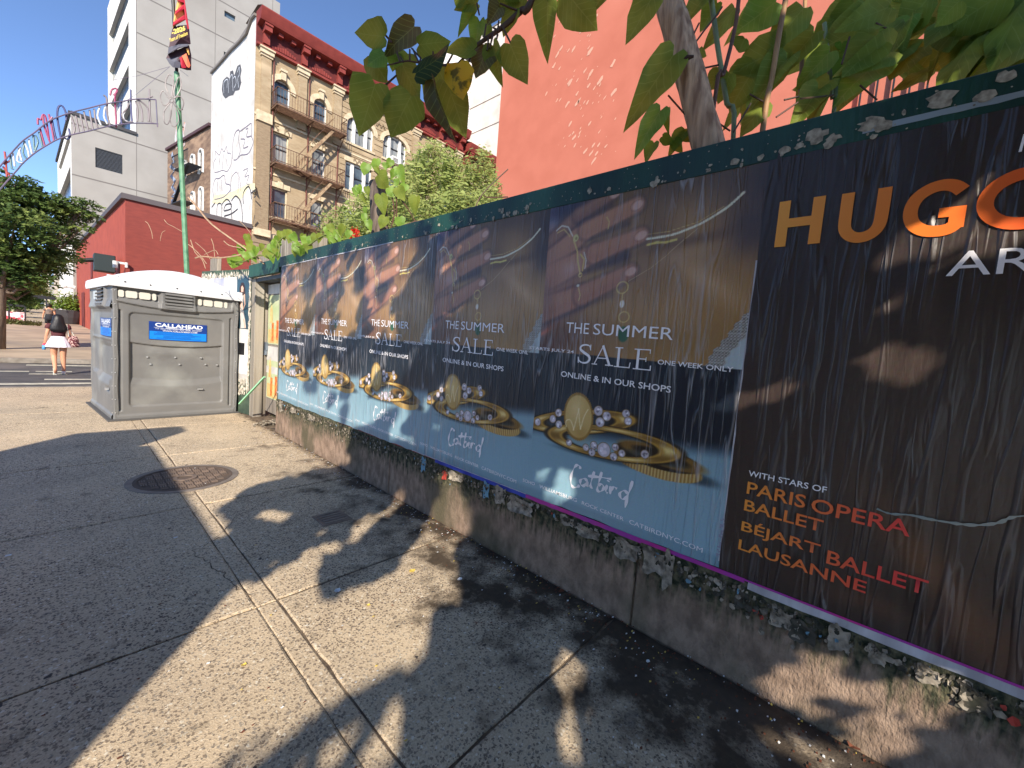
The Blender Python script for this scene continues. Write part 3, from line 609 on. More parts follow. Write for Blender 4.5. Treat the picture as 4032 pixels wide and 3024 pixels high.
for i in range(5):
    du = -1.22 * i; lo_u = 0
    x = 2.1555 + (.0006 * (i % 2))
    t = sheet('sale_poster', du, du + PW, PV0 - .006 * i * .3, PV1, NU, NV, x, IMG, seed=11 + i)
    tag(t, poster_lab[i], 'poster', 'ring sale posters pasted along the fence')
    fr = (lambda dd, xx: (lambda u, v, h=0: (xx - .0034 - h, 1.708 - u - dd, v)))(du, x)
    text_mesh('THE', (.205, 1.638, .372, 1.703), fr, M_txt, 'headline_lettering', t, bold=.0, tilt=-.03); text_mesh('SUMMER', (.402, 1.632, .886, 1.698), fr, M_txt, 'headline_lettering', t, bold=.0, tilt=-.03)
    mb = MB(); us = [(.305, .105), (.415, .135), (.56, .10), (.68, .105)]
    for ch, (a, b) in zip('SALE', us): serif(mb, ch, a, 1.455 - .008 * (a - .3) / .4, b, .115, fr)
    mb.build('sale_lettering', M_txt, t)
    if i < 4 or True: text_mesh('STARTS JULY 24', (-.088 + (.0 if i < 4 else .05), 1.511, .278, 1.536), fr, M_txt, 'date_lettering', t, bold=.012, tilt=-.02)
    text_mesh('ONE WEEK ONLY' if i == 0 else 'ONE WEEK ONL', (.818, 1.486, 1.19 if i == 0 else 1.125, 1.512), fr, M_txt, 'duration_lettering', t, bold=.012, tilt=-.025)
    text_mesh('ONLINE & IN OUR SHOPS', (.195, 1.356, .905, 1.392), fr, M_txt, 'subtitle_lettering', t, bold=.012, tilt=-.022)
    mb = MB(); script_word(mb, .338, .672, .41, .145, fr); mb.build('signature_lettering', M_txt, t)
    text_mesh('SOHO', (-.05, .593, .058, .615), fr, M_txt, 'shop_lettering', t, bold=.008); text_mesh('WILLIAMSBURG', (.098, .590, .398, .614), fr, M_txt, 'shop_lettering', t, bold=.008, tilt=-.02)
    text_mesh('ROCK CENTER', (.435, .583, .718, .605), fr, M_txt, 'shop_lettering', t, bold=.008, tilt=-.03); text_mesh('CATBIRDNYC.COM', (.753, .572, 1.151 if i == 0 else 1.11, .597), fr, M_txt, 'website_lettering', t, tilt=-.03)
# pale edge of paper and the pixel-like marks between the last ring poster and the ballet poster
strip('poster_margin', 'thin white paper edge between the nearest ring poster and the black poster', 2.1545, .462, .482, .55, 2.0, M_wht)
mb = MB()
for k in range(26):
    v = .57 + k * .0075
    for q in range(3):
        if rnd.random() < .5: mb.add([(2.1535, .470 + q * .008, v), (2.1535, .478 + q * .008, v), (2.1535, .478 + q * .008, v + .0075), (2.1535, .470 + q * .008, v + .0075)], [(0, 3, 2, 1)])
tag(mb.build('printed_margin_marks', mat('grey_marks', srgb(150, 150, 168), rough=.6)), 'small grey printed marks up the edge of the nearest ring poster', 'print marks')
# ================================================================== BALLET POSTER
nu, nv = 330, 300; uu = np.linspace(1.232, 3.9, nu)[None, :].repeat(nv, 0); vv = np.linspace(.512, 2.47, nv)[:, None].repeat(nu, 1)
img = np.ones((nv, nu, 3)) * np.array((54, 42, 37.)); rs = np.random.RandomState(5)
def gbl(c, rx, ry, ang, col, k):
    global img
    ca, sa = math.cos(ang), math.sin(ang); x = ((uu - c[0]) * ca + (vv - c[1]) * sa) / rx; y = (-(uu - c[0]) * sa + (vv - c[1]) * ca) / ry
    a = (k * np.exp(-(x * x + y * y)))[..., None]; img = img * (1 - a) + np.array(col, float) * a
gbl((1.95, .78), .3, .07, -.9, (150, 92, 52), .6); gbl((1.85, .62), .25, .05, .1, (130, 84, 56), .55); gbl((2.3, 1.1), .5, .5, 0, (84, 66, 50), .6); gbl((1.7, .72), .12, .12, 0, (62, 48, 42), .6); gbl((1.9, .66), .07, .08, .3, (20, 14, 12), .8); gbl((2.1, .6), .2, .1, -.5, (96, 64, 44), .5)
for k in range(70):
    c = rs.uniform(1.25, 3.8); gbl((c, rs.uniform(.5, 2.2)), rs.uniform(.006, .02), rs.uniform(.08, .3), .1, (96, 80, 66), rs.uniform(.1, .35) * (1 if c > 1.6 else .5))
img += rs.normal(0, 2, img.shape)
M_print2 = print_material('glossy_black_print', .42, 2.6, spec=.5, crease_light=.07, fold=.55)
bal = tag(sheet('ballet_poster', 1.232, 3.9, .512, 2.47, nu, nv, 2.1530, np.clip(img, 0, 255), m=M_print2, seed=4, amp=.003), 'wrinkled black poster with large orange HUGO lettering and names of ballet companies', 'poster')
def gradmat(name, u0, u1, c0, c1):
    m = bpy.data.materials.new(name); m.use_nodes = True; n = m.node_tree; N = n.nodes; L = n.links; b = N['Principled BSDF']; b.inputs['Roughness'].default_value = .38
    g = N.new('ShaderNodeNewGeometry'); s_ = N.new('ShaderNodeSeparateXYZ'); L.new(g.outputs['Position'], s_.inputs[0]); r = N.new('ShaderNodeMapRange'); r.inputs[1].default_value = 1.708 - u0; r.inputs[2].default_value = 1.708 - u1; L.new(s_.outputs[1], r.inputs[0])
    x = N.new('ShaderNodeMix'); x.data_type = 'RGBA'; x.inputs[6].default_value = (*c0, 1); x.inputs[7].default_value = (*c1, 1); L.new(r.outputs[0], x.inputs[0]); L.new(x.outputs[2], b.inputs['Base Color']); return m
M_or = gradmat('amber_to_red_print', 1.29, 2.1, srgb(236, 158, 44), srgb(232, 84, 40)); M_or2 = gradmat('amber_to_coral_print', 1.30, 1.8, srgb(236, 150, 60), srgb(226, 66, 60))
frb = lambda u, v, h=0: (2.1530 - .0045 - h, 1.708 - u, v)
mb = MB()
def rr(mb, a, b, wd): ribbon(mb, [a, b], wd, frb)
rr(mb, (1.315, 2.05), (1.315, 2.247), .042); rr(mb, (1.4375, 2.05), (1.4375, 2.245), .042); rr(mb, (1.336, 2.150), (1.4165, 2.150), .038); mb.build('letter_h', M_or, bal)
mb = MB(); ribbon(mb, smooth_pts([(1.532, 2.24), (1.532, 2.16), (1.535, 2.10), (1.555, 2.068), (1.587, 2.057), (1.62, 2.068), (1.64, 2.10), (1.643, 2.16), (1.643, 2.24)], 4), .041, frb); mb.build('letter_u', M_or, bal)
mb = MB(); ribbon(mb, smooth_pts([(1.852, 2.187), (1.83, 2.208), (1.8, 2.217), (1.765, 2.208), (1.735, 2.18), (1.724, 2.135), (1.735, 2.09), (1.765, 2.062), (1.8, 2.054), (1.83, 2.058), (1.849, 2.075)], 4), .04, frb); ribbon(mb, [(1.848, 2.06), (1.848, 2.135)], .04, frb); ribbon(mb, [(1.80, 2.118), (1.868, 2.118)], .034, frb); mb.build('letter_g', M_or, bal)
mb = MB(); ribbon(mb, smooth_pts([(2.0 + .09 * math.cos(a), 2.135 + .082 * math.sin(a)) for a in np.linspace(0, 2 * math.pi, 14)], 3), .04, frb); mb.build('letter_o', M_or, bal)
text_mesh('ARTISTS', (1.844, 1.888, 2.42, 1.975), frb, M_txt, 'subtitle_lettering', bal, tilt=0.0)
mb = MB(); ribbon(mb, [(1.969, 2.289), (1.973, 2.345)], .007, frb); mb.build('accent_stroke', M_txt, bal)
text_mesh('WITH STARS OF', (1.308, 1.002, 1.600, 1.029), frb, M_txt, 'small_lettering', bal, bold=.01, tilt=.012)
text_mesh('PARIS', (1.310, .917, 1.535, .976), frb, M_or2, 'company_lettering', bal, bold=.012); text_mesh('OPERA', (1.556, .913, 1.862, .974), frb, M_or2, 'company_lettering', bal, bold=.012); text_mesh('BALLET', (1.308, .836, 1.605, .889), frb, M_or2, 'company_lettering', bal, bold=.013)
text_mesh('BÉJART', (1.307, .722, 1.607, .795), frb, M_or2, 'company_lettering', bal, bold=.012); text_mesh('BALLET', (1.632, .712, 1.931, .770), frb, M_or2, 'company_lettering', bal, bold=.012); text_mesh('LAUSANNE', (1.305, .643, 1.766, .693), frb, M_or2, 'company_lettering', bal, bold=.012, tilt=-.005)
# clear sheet pasted over the lower part: its puckered top edge catches the light
mb = MB(); pts = smooth_pts([(1.76, .992), (1.80, .985), (1.853, .998), (1.911, 1.0), (2.002, 1.012), (2.063, 1.04), (2.119, 1.085), (2.3, 1.13)], 6)
ribbon(mb, pts, [.004 + .010 * rnd.random() for _ in pts], lambda u, v, h: (2.1530 - .007, 1.708 - u, v)); tag(mb.build('plastic_fold', mat('clear_film_edge', srgb(120, 136, 136), rough=.15, spec=.8)), 'crinkled clear film edge crossing the lower half of the black poster', 'plastic film')
# ================================================================== GATE AND FAR FENCE
gate = thing('side_gate', 'grey timber gate recessed under a green header between the poster fence and the portable toilet', 'gate', (2.4, 7.6, 0))
M_post = mat('grey_timber', srgb(120, 110, 98), srgb(84, 78, 70), 18, .85, .4, 60, stretch=(1, 1, .06), c3=srgb(170, 162, 148), sc3=2)
M_hdr = mat('green_header_paint', srgb(40, 84, 66), srgb(32, 70, 56), 4, .55)
MB().box(2.15, 2.21, 6.68, 8.12, 2.37, 2.575).build('header', M_hdr, gate, bevel=.004)
MB().box(2.21, 2.56, 6.68, 8.12, 2.30, 2.36).build('soffit_board', M_dark, gate)
MB().box(2.20, 2.34, 7.92, 8.12, -.01, 2.365).build('post', M_post, gate, bevel=.006)
MB().box(2.345, 2.41, 7.96, 8.08, -.01, 2.30).build('post', M_post, gate, bevel=.006)
MB().box(2.402, 2.44, 6.7, 7.96, .10, 2.29).build('door_leaf', mat('gate_board', srgb(150, 140, 128), srgb(110, 102, 92), 8, .8, stretch=(1, 1, .1)), gate)
MB().box(2.215, 2.45, 6.655, 6.69, .0, 2.5).build('side_board', M_post, gate)
mb = MB(); mb.box(2.36, 2.401, 7.86, 7.95, 1.16, 1.30); mb.box(2.35, 2.385, 7.87, 7.93, 1.08, 1.16); mb.build('padlock', mat('padlock_metal', srgb(140, 150, 160), rough=.35, metal=.7), gate, bevel=.004)
M_yel = mat('yellow_print', srgb(214, 196, 130), srgb(206, 160, 100), 9, .5); M_pap = mat('poster_paper', srgb(214, 210, 200), srgb(180, 176, 170), 3, .6); M_redy = mat('red_figure_print', srgb(196, 70, 50), srgb(220, 150, 60), 20, .5); M_grnp = mat('pale_green_print', srgb(176, 190, 140), srgb(196, 200, 160), 6, .5)
for z0, lab in ((1.28, 'yellow and green party poster on the gate, upper'), (.35, 'yellow and green party poster on the gate, lower')):
    t = thing('gate_poster', lab, 'poster', (2.399, 7.6, z0)); MB().box(2.396, 2.4015, 7.05, 7.90, z0, z0 + .82).build('paper', M_grnp, t); MB().box(2.3945, 2.3957, 7.1, 7.86, z0 + .02, z0 + .25).build('printed_base', M_yel, t)
    mb = MB(); mb.box(2.393, 2.3942, 7.60, 7.70, z0 + .05, z0 + .36); mb.box(2.393, 2.3942, 7.38, 7.48, z0 + .08, z0 + .40); mb.build('printed_figure', M_redy, t)
    mb = MB(); mb.prism([(7.66, z0 + .36), (7.80, z0 + .36), (7.78, z0 + .58), (7.73, z0 + .70), (7.68, z0 + .58)], 0, 1); mb.v = [(2.3932 - .001 * z, x, y) for x, y, z in mb.v]; mb.build('printed_bottle', M_yel, t)
for k, (z0, z1) in enumerate([(2.12, 2.28), (1.0, 1.24), (.78, .9)]):
    tag(MB().box(2.395, 2.4015, 7.05, 7.92, z0, z1).build('paper_sheet', M_pap), ['white sheet with grey lines at the top of the gate', 'white sheet between the two yellow gate posters, crossed by the padlock', 'narrow white sheet low on the gate above the lower yellow poster'][k], 'paper')
# angled panel behind the portable toilet
pA = np.array([2.20, 8.13, 0]); pB = np.array([1.83, 9.76, 0]); pd = (pB - pA) / np.linalg.norm(pB - pA); pn = np.array([-pd[1], pd[0], 0])
frp = lambda u, v, z: tuple(pA + pd * u + pn * v + np.array([0, 0, z]))      # v > 0 is towards the pavement
pan = thing('fence_panel', 'shorter fence panel with torn green top behind the portable toilet, covered in flyers', 'fence', tuple(pA))
MB().fbox(frp, 0, 1.72, -.03, 0, 0, 2.53).build('plywood_board', mat('green_weathered', srgb(74, 92, 74), srgb(52, 66, 56), 8, .8), pan)
mb = MB()
for k in range(300):
    u = rnd.uniform(.0, 1.7); z = rnd.choice((2.39 + abs(rnd.gauss(0, .04)), 2.38 + rnd.uniform(0, .10))); r = rnd.uniform(.01, .035); a = rnd.uniform(0, 6)
    c = np.array([u, min(z, 2.5)]); pts = [frp(c[0] + r * .5 * math.cos(a + q) * rnd.uniform(.5, 1), .002 + rnd.uniform(0, .006), c[1] + r * 1.6 * math.sin(a + q) * rnd.uniform(.5, 1)) for q in (0, 1.2, 2.5, 3.8, 5)]; mb.add(pts, [(0, 1, 2, 3, 4)])
for k in range(320):
    u = rnd.uniform(0, .06) if rnd.random() < .6 else rnd.uniform(0, .5); z = rnd.uniform(.4, 2.4) if u < .06 else rnd.uniform(.35, .6); r = rnd.uniform(.01, .04); a = rnd.uniform(0, 6)
    pts = [frp(u + r * .5 * math.cos(a + q), .004 + rnd.uniform(0, .01), z + r * 1.8 * math.sin(a + q) * rnd.uniform(.5, 1)) for q in (0, 1.2, 2.5, 3.8, 5)]; mb.add(pts, [(0, 1, 2, 3, 4)])
mb.build('paper_shreds', mat('pale_shreds', srgb(222, 214, 196), srgb(150, 140, 124), 20, .9), pan, kind='stuff')
MB().fbox(frp, .03, 1.7, .0005, .0025, .55, 2.40).build('pasted_layer', M_pap, pan)
frq = lambda u, v, z: frp(u - .165, v, 1.5 + (z - 1.3) * .885)
t = thing('fashion_flyer', 'tall teal flyer showing a dark haired figure in a pale dress', 'poster', frq(.3, 0, 1.3))
MB().fbox(frq, .22, .62, .003, .005, 1.30, 2.34).build('paper', mat('teal_print', srgb(58, 92, 108), srgb(44, 70, 84), 2, .5), t)
mb = MB(); f2 = lambda u, v, h=0: frq(u, .0062, v)
def pp(mb, pts, m=None): mb.add([f2(*p) for p in pts], [tuple(range(len(pts)))])
pp(mb, [(.30, 1.32), (.34, 1.5), (.38, 1.62), (.42, 1.72), (.40, 1.95), (.42, 2.02), (.46, 2.03), (.50, 1.94), (.52, 1.72), (.50, 1.6), (.47, 1.4), (.48, 1.31)]); mb.build('printed_dress', mat('pale_dress_print', srgb(206, 198, 190), rough=.5), t)
mb = MB(); f2 = lambda u, v, h=0: frq(u, .0072, v)
ribbon(mb, [(.37, 1.98), (.35, 1.78), (.40, 1.68), (.45, 1.84)], .03, f2); ribbon(mb, [(.50, 1.98), (.52, 1.86), (.47, 1.72)], .028, f2); ribbon(mb, [(.33, 1.32), (.38, 1.5)], .035, f2); pp(mb, [(.41, 2.02), (.40, 2.10), (.44, 2.15), (.48, 2.12), (.48, 2.03)]); mb.build('printed_skin', mat('skin_print', srgb(212, 170, 146), rough=.5), t)
mb = MB(); f2 = lambda u, v, h=0: frq(u, .0067, v)
pp(mb, [(.34, 1.86), (.35, 2.1), (.40, 2.2), (.47, 2.21), (.53, 2.12), (.54, 1.8), (.50, 1.78), (.47, 1.95), (.40, 1.96), (.37, 1.85)]); mb.build('printed_hair', mat('dark_hair_print', srgb(52, 36, 34), rough=.5), t)
t = thing('small_flyer', 'white flyer with a small dark picture below the teal flyer', 'poster', frq(.3, 0, .5)); MB().fbox(frq, .24, .6, .003, .0045, .40, 1.28).build('paper', M_white, t); MB().fbox(frq, .34, .52, .0047, .0055, .78, 1.02).build('printed_picture', M_dark, t)
M_gr = mat('grey_blue_print', srgb(150, 152, 168), srgb(180, 178, 190), 3, .5)
tag(MB().fbox(frp, .90, 1.27, .003, .005, 2.16, 2.40).build('small_flyer', M_gr), 'grey blue flyer left of the teal flyer above the toilet roof', 'poster')
tag(MB().fbox(frp, .48, .87, .003, .005, 2.1, 2.40).build('small_flyer', M_white), 'white flyer between the grey flyer and the teal flyer', 'poster')
# pale green strip of wood leaning at the foot of the gate
g0 = onz(943, 1590, .12); g0 = atd(943, 1590, 6.55); g1 = atd(1042, 1484, 6.25)
tag(MB().bar(g0, g1, .03, .02).build('wood_strip', mat('mint_paint', srgb(150, 206, 160), rough=.5)), 'thin pale green strip of wood slanting across the gate post', 'wood strip')
# ================================================================== PORTABLE TOILET
p0 = np.array([.506, 8.294, 0]); pa = np.array([1.597, .138, 0]); pa /= np.linalg.norm(pa); pb = np.array([-pa[1], pa[0], 0])
PWD, PDP, PH = 1.58, 1.86, 1.99
toilet = thing('portable_toilet', 'large grey plastic portable toilet with white domed roof and blue stickers', 'portable toilet', tuple(p0))
frF = lambda u, z, h=0: tuple(p0 + pa * u - pb * h + np.array([0, 0, z]))
frL = lambda u, z, h=0: tuple(p0 + pb * u - pa * h + np.array([0, 0, z]))
frT = lambda u, v, z: tuple(p0 + pa * u + pb * v + np.array([0, 0, z]))
M_pg = mat('grey_plastic', srgb(118, 116, 113), srgb(107, 106, 104), 2.2, .5, .15, 120, c3=srgb(136, 136, 131), sc3=1.3, spec=.3)
M_pr = mat('white_roof_plastic', srgb(226, 226, 226), srgb(212, 212, 214), 3, .45)
M_pw = mat('translucent_window', srgb(206, 202, 188), rough=.3)
def relief(name, fr, u0, u1, z0, z1, nu, nz, hf, m, parent):
    U = np.linspace(u0, u1, nu)[None].repeat(nz, 0); Z = np.linspace(z0, z1, nz)[:, None].repeat(nu, 1); Hh = hf(U, Z)
    vs = [fr(U[j, i], Z[j, i], Hh[j, i]) for j in range(nz) for i in range(nu)]
    mb = MB(); mb.add(vs, [(j * nu + i, j * nu + i + 1, (j + 1) * nu + i + 1, (j + 1) * nu + i) for j in range(nz - 1) for i in range(nu - 1)])
    return mb.build(name, m, parent, smooth=True)
def sbox(U, Z, a, b, c, d, w_=.012, r=.03):
    dx = np.maximum(np.maximum(a + r - U, U - b + r), 0); dz = np.maximum(np.maximum(c + r - Z, Z - d + r), 0); dist = np.hypot(dx, dz) - r
    ins = np.maximum(np.maximum(a - U, U - b), np.maximum(c - Z, Z - d)); dist = np.where((dx == 0) & (dz == 0), np.minimum(ins, -r), dist)
    return np.clip(.5 - dist / w_, 0, 1)
def hfront(U, Z):
    h = 0 * U; k = (U - .76)
    h -= .022 * sbox(U, Z, .175, 1.365, .205, 1.615 - 0 * U, .016, .05)
    zt = 1.125 + .05 * (k / .6) ** 2; zb = .545 + .06 * (k / .6) ** 2
    mid = np.clip((zt - Z) / .016 + .5, 0, 1) * np.clip((Z - zb) / .10 + .5, 0, 1) * sbox(U, Z, .185, 1.355, .1, 1.5, .016, .02)
    h -= .03 * mid
    h -= .035 * sbox(U, Z, .052, .085, .14, 1.64, .014, .012); h -= .03 * sbox(U, Z, 1.46, 1.485, .14, 1.66, .014, .012)
    zs = 1.70 + .06 * ((U - .75) / .7) ** 2
    h += .035 * np.clip((Z - zs) / .018 + .5, 0, 1) * sbox(U, Z, .025, 1.50, 1.5, 1.96, .015, .03) * np.clip(1 - (Z - zs) / .12, 0, 1)
    h -= .02 * sbox(U, Z, .03, .54, 1.79, 1.95, .014, .02); h -= .02 * sbox(U, Z, .97, 1.49, 1.80, 1.96, .014, .02)
    h += .03 * sbox(U, Z, .52, .98, 1.69, 1.99, .03, .02)
    h -= .012 * np.exp(-(((U - .76) / .10) ** 2 + ((Z - 1.12) / .06) ** 2)); h += .006 * np.sin(U * 3.1 + .4) * np.sin(Z * 2.3)
    h += .012 * np.exp(-(((U - .62) / .30) ** 2 + ((Z - 1.02) / .07) ** 2)) - .008 * np.exp(-(((U - 1.15) / .12) ** 2 + ((Z - .98) / .05) ** 2))
    h -= .006 * np.exp(-(((U - 1.05) / .05) ** 2 + ((Z - .44) / .02) ** 2)); h += .018 * sbox(U, Z, -.1, 1.7, -.1, .075, .02, .0)
    return h
relief('front_wall', frF, .03, 1.535, .02, 1.995, 150, 190, hfront, M_pg, toilet)
def hside(U, Z):
    h = 0 * U; h -= .03 * sbox(U, Z, .12, 1.74, .62, 1.18, .05, .08); h -= .02 * sbox(U, Z, .12, 1.74, 1.2, 1.62, .03, .06); h -= .05 * sbox(U, Z, .35, 1.3, .55, 1.08, .12, .1)
    h += .035 * np.clip((Z - 1.66) / .02 + .5, 0, 1) * np.clip(1 - (Z - 1.66) / .15, 0, 1); h += .03 * sbox(U, Z, .45, 1.05, 1.68, 1.99, .04, .02); h += .02 * sbox(U, Z, -.1, 2, -.1, .08, .02, 0); h -= .03 * sbox(U, Z, .3, .6, .40, .45, .04, .02)
    return h
relief('left_wall', frL, .04, PDP - .03, .02, 1.995, 110, 130, hside, M_pg, toilet)
# flip of the normals is irrelevant for closed look; solid core keeps light out
MB().fbox(frT, .06, PWD - .06, .08, PDP - .01, .0, 1.99).build('core', M_pg, toilet)
MB().fbox(frT, PWD - .07, PWD - .005, .02, PDP, .02, 1.99).build('right_wall', M_pg, toilet)
for (u, v) in ((-.005, -.005), (PWD - .05, -.005), (-.005, PDP - .05)):
    mb = MB(); n = 24; pts = []
    for q in range(n + 1): z = .02 + 1.97 * q / n; off = .006 * math.sin(z * 9 + u * 3); pts.append((u + off, v - .004 + off * .5, z))
    vs = []; 
    for x, y, z in pts:
        for dx, dy in ((0, .012), (.012, 0), (.05, 0), (.055, .012), (.055, .055), (0, .055)): vs.append(frT(x + dx, y + dy, z))
    mb.add(vs, [(i * 6 + k, i * 6 + (k + 1) % 6, (i + 1) * 6 + (k + 1) % 6, (i + 1) * 6 + k) for i in range(n) for k in range(6)]); mb.build('corner_post', M_pg, toilet, smooth=False)
mb = MB()
for z in np.arange(.12, 1.95, .2):
    for u in (.018, 1.555):
        c = Vector(frF(u, z, .012)); mb.box(c.x - .006, c.x + .006, c.y - .005, c.y + .005, c.z - .006, c.z + .006)
    c = Vector(frL(.02, z, .012)); mb.box(c.x - .005, c.x + .005, c.y - .006, c.y + .006, c.z - .006, c.z + .006)
for u, z in [(.384, .956), (.723, .96), (1.063, .963), (.419, .846), (.778, .847), (1.128, .853), (1.291, .846)]: c = Vector(frF(u, z, -.04)); mb.box(c.x - .011, c.x + .011, c.y - .014, c.y + .014, c.z - .010, c.z + .010)
c = Vector(frF(1.05, .44, -.01)); mb.box(c.x - .035, c.x + .035, c.y - .02, c.y + .01, c.z - .008, c.z + .008)
c = Vector(frL(.45, .425, 0)); mb.box(c.x - .03, c.x + .01, c.y - .06, c.y + .06, c.z - .012, c.z + .012)
mb.build('rivets', mat('rivet_metal', srgb(190, 188, 184), rough=.35, metal=.5), toilet)
for (a, b_) in [(.053, .116), (.135, .262), (.284, .412), (.433, .480), (1.007, 1.057), (1.083, 1.206), (1.232, 1.348), (1.375, 1.420)]:
    mb = MB(); z0, z1 = 1.828, 1.928; h = .004
    q = .014; pts = [(a + q, z0), (b_ - q, z0), (b_, z0 + q), (b_, z1 - q), (b_ - q, z1), (a + q, z1), (a, z1 - q), (a, z0 + q)]
    mb.add([frF(u, z, h) for u, z in pts] + [frF(u, z, -.04) for u, z in pts], [tuple(range(8))] + [(i, i + 8, (i + 1) % 8 + 8, (i + 1) % 8) for i in range(8)]); mb.build('vent_window', M_pw, toilet)
M_pgd = mat('grey_plastic_recess', srgb(84, 84, 84), rough=.6)
mb = MB(); mb.add([frF(.575, 1.715, .031), frF(.925, 1.715, .031), frF(.925, 1.965, .031), frF(.575, 1.965, .031)], [(0, 1, 2, 3)]); mb.build('louvre_backing', M_pgd, toilet)
for k in range(5):
    z = 1.722 + k * .05; mb = MB(); mb.add([frF(.578, z, .034), frF(.922, z, .034), frF(.922, z + .012, .062), (frF(.578, z + .012, .062)), frF(.578, z + .04, .034), frF(.922, z + .04, .034)], [(0, 1, 2, 3), (3, 2, 5, 4)]); mb.build('louvre', M_pg, toilet)
for k in range(5):
    z = 1.70 + k * .055; mb = MB(); mb.add([frL(.5, z, .032), frL(1.0, z, .032), frL(1.0, z + .015, .065), (frL(.5, z + .015, .065)), frL(.5, z + .04, .032), frL(1.0, z + .04, .032)], [(3, 2, 1, 0), (4, 5, 2, 3)]); mb.build('louvre', M_pg, toilet)
for a in (1.15, 1.32): mb = MB(); mb.add([frL(a, 1.80, .02), frL(a + .1, 1.80, .02), frL(a + .1, 1.93, .02), frL(a, 1.93, .02)], [(3, 2, 1, 0)]); mb.build('vent_window', M_pw, toilet)
# roof: rim and shallow dome
mb = MB(); nu_, nv_ = 40, 30; vs = []
for j in range(nv_ + 1):
    for i in range(nu_ + 1):
        u = i / nu_; v = j / nv_; e = min(1, min(u, 1 - u) / .07); ev = min(1, min(v, 1 - v) / .10)
        z = 2.10 + .25 * (math.sin(math.pi * u) ** .9) * (ev * (2 - ev)) ** .6 * (.9 + .1 * v) + .0
        vs.append(frT(-.05 + u * (PWD + .09), -.05 + v * (PDP + .12), z))
fs = [(j * (nu_ + 1) + i, j * (nu_ + 1) + i + 1, (j + 1) * (nu_ + 1) + i + 1, (j + 1) * (nu_ + 1) + i) for j in range(nv_) for i in range(nu_)]
mb.add(vs, fs); mb.build('roof', M_pr, toilet, smooth=True)
# rim deepens towards the middle of the front
mb = MB(); n = 24
def rimrun(A, B_, fr, out):
    vs = []
    for k in range(n + 1):
        t = k / n; u = A + (B_ - A) * t
        for (o, z) in ((.05, 1.975), (.058, 2.02), (.05, 2.10), (.03, 2.12), (-.05, 2.13), (-.05, 1.985)): vs.append(fr(u, z, o))
    mb.add(vs, [(k * 6 + q, (k + 1) * 6 + q, (k + 1) * 6 + (q + 1) % 6, k * 6 + (q + 1) % 6) for k in range(n) for q in range(6)] + [tuple(range(6)), tuple(n * 6 + q for q in range(6))[::-1]])
rimrun(-.055, PWD + .045, frF, 0); rimrun(-.05, PDP + .06, frL, 0)
mb.fbox(frT, PWD - .02, PWD + .045, -.05, PDP + .06, 1.98, 2.125); mb.build('roof_rim', M_pr, toilet)
for u, z in [(.12, 2.05), (.4, 2.05), (.72, 2.05), (1.03, 2.05), (1.32, 2.05)]:
    c = Vector(frF(u, z, .058)); MB().box(c.x - .009, c.x + .009, c.y - .004, c.y + .004, c.z - .009, c.z + .009).build('roof_screw', M_dark, toilet)
MB().fbox(frT, -.07, PWD + .03, -.06, PDP + .05, .0, .022).build('skid_base', mat('dark_grey_plastic', srgb(84, 82, 80), rough=.7), toilet)
# stickers
M_navy = mat('sticker_navy', srgb(26, 58, 130), rough=.35); M_cyan = mat('sticker_blue', srgb(22, 128, 226), rough=.35); M_stk = mat('sticker_white', srgb(235, 238, 242), rough=.4)
def sticker(fr0, u0, u1, z0, z1, lab, side=False):
    t = thing('sticker', lab, 'sticker', fr0(u0, z0, 0)); bow = lambda u: .006 * math.sin((u - u0) / (u1 - u0) * math.pi)
    f_ = lambda u, z, h=0: fr0(u, z - bow(u), .0 + h)
    L_ = []
    def patch(a, b_, c, d, h, m, nm):
        mb = MB(); n = 12; vs = []
        for k in range(n + 1): u = a + (b_ - a) * k / n; vs += [f_(u, c, h), f_(u, d, h)]
        mb.add(vs, [((2 * k, 2 * k + 2, 2 * k + 3, 2 * k + 1) if not side else (2 * k + 1, 2 * k + 3, 2 * k + 2, 2 * k)) for k in range(n)]); mb.build(nm, m, t)
    zm = z0 + (z1 - z0) * .47; W_ = u1 - u0; H_ = z1 - z0
    patch(u0, u1, z0, z1, .003, M_navy, 'backing'); patch(u0 + .008, u1 - .008, z0 + .008, zm, .0036, M_cyan, 'blue_field')
    g = (lambda u, z, h=0: f_(u, z, .0046)) if not side else (lambda u, z, h=0: f_(u0 + u1 - u, z, .0046))
    text_mesh('CALLAHEAD', (u0 + .10 * W_, z1 - .27 * H_, u1 - .08 * W_, z1 - .06 * H_), g, M_stk, 'brand_lettering', t, bold=.03)
    text_mesh('Tel: (800) 634-2085 - Fax: (866) 634-8127', (u0 + .10 * W_, z1 - .42 * H_, u1 - .10 * W_, z1 - .35 * H_), g, M_stk, 'phone_lettering', t)
    text_mesh('WWW.CALLAHEAD.COM', (u0 + .22 * W_, z1 - .51 * H_, u1 - .18 * W_, z1 - .44 * H_), g, M_stk, 'website_lettering', t, bold=.02)
    mb = MB(); ribbon(mb, [(u0 + .08 * W_, z1 - .32 * H_), (u0 + .24 * W_, z1 - .32 * H_)], .003, g); ribbon(mb, [(u1 - .28 * W_, z1 - .32 * H_), (u1 - .09 * W_, z1 - .32 * H_)], .003, g); ribbon(mb, [(u0 + .27 * W_, z1 - .32 * H_), (u1 - .30 * W_, z1 - .32 * H_)], .008, g); mb.build('printed_rules', M_stk, t)
    mb = MB()
    for k in range(6): a = rnd.uniform(.05, .3); b_ = rnd.uniform(.65, .95); ribbon(mb, [(u0 + a * W_, zm - (.05 + k * .065) * H_), (u0 + b_ * W_, zm - (.05 + k * .065) * H_)], .007, g)
    mb.build('small_print', mat('sticker_small_print', srgb(14, 70, 150), rough=.4), t)
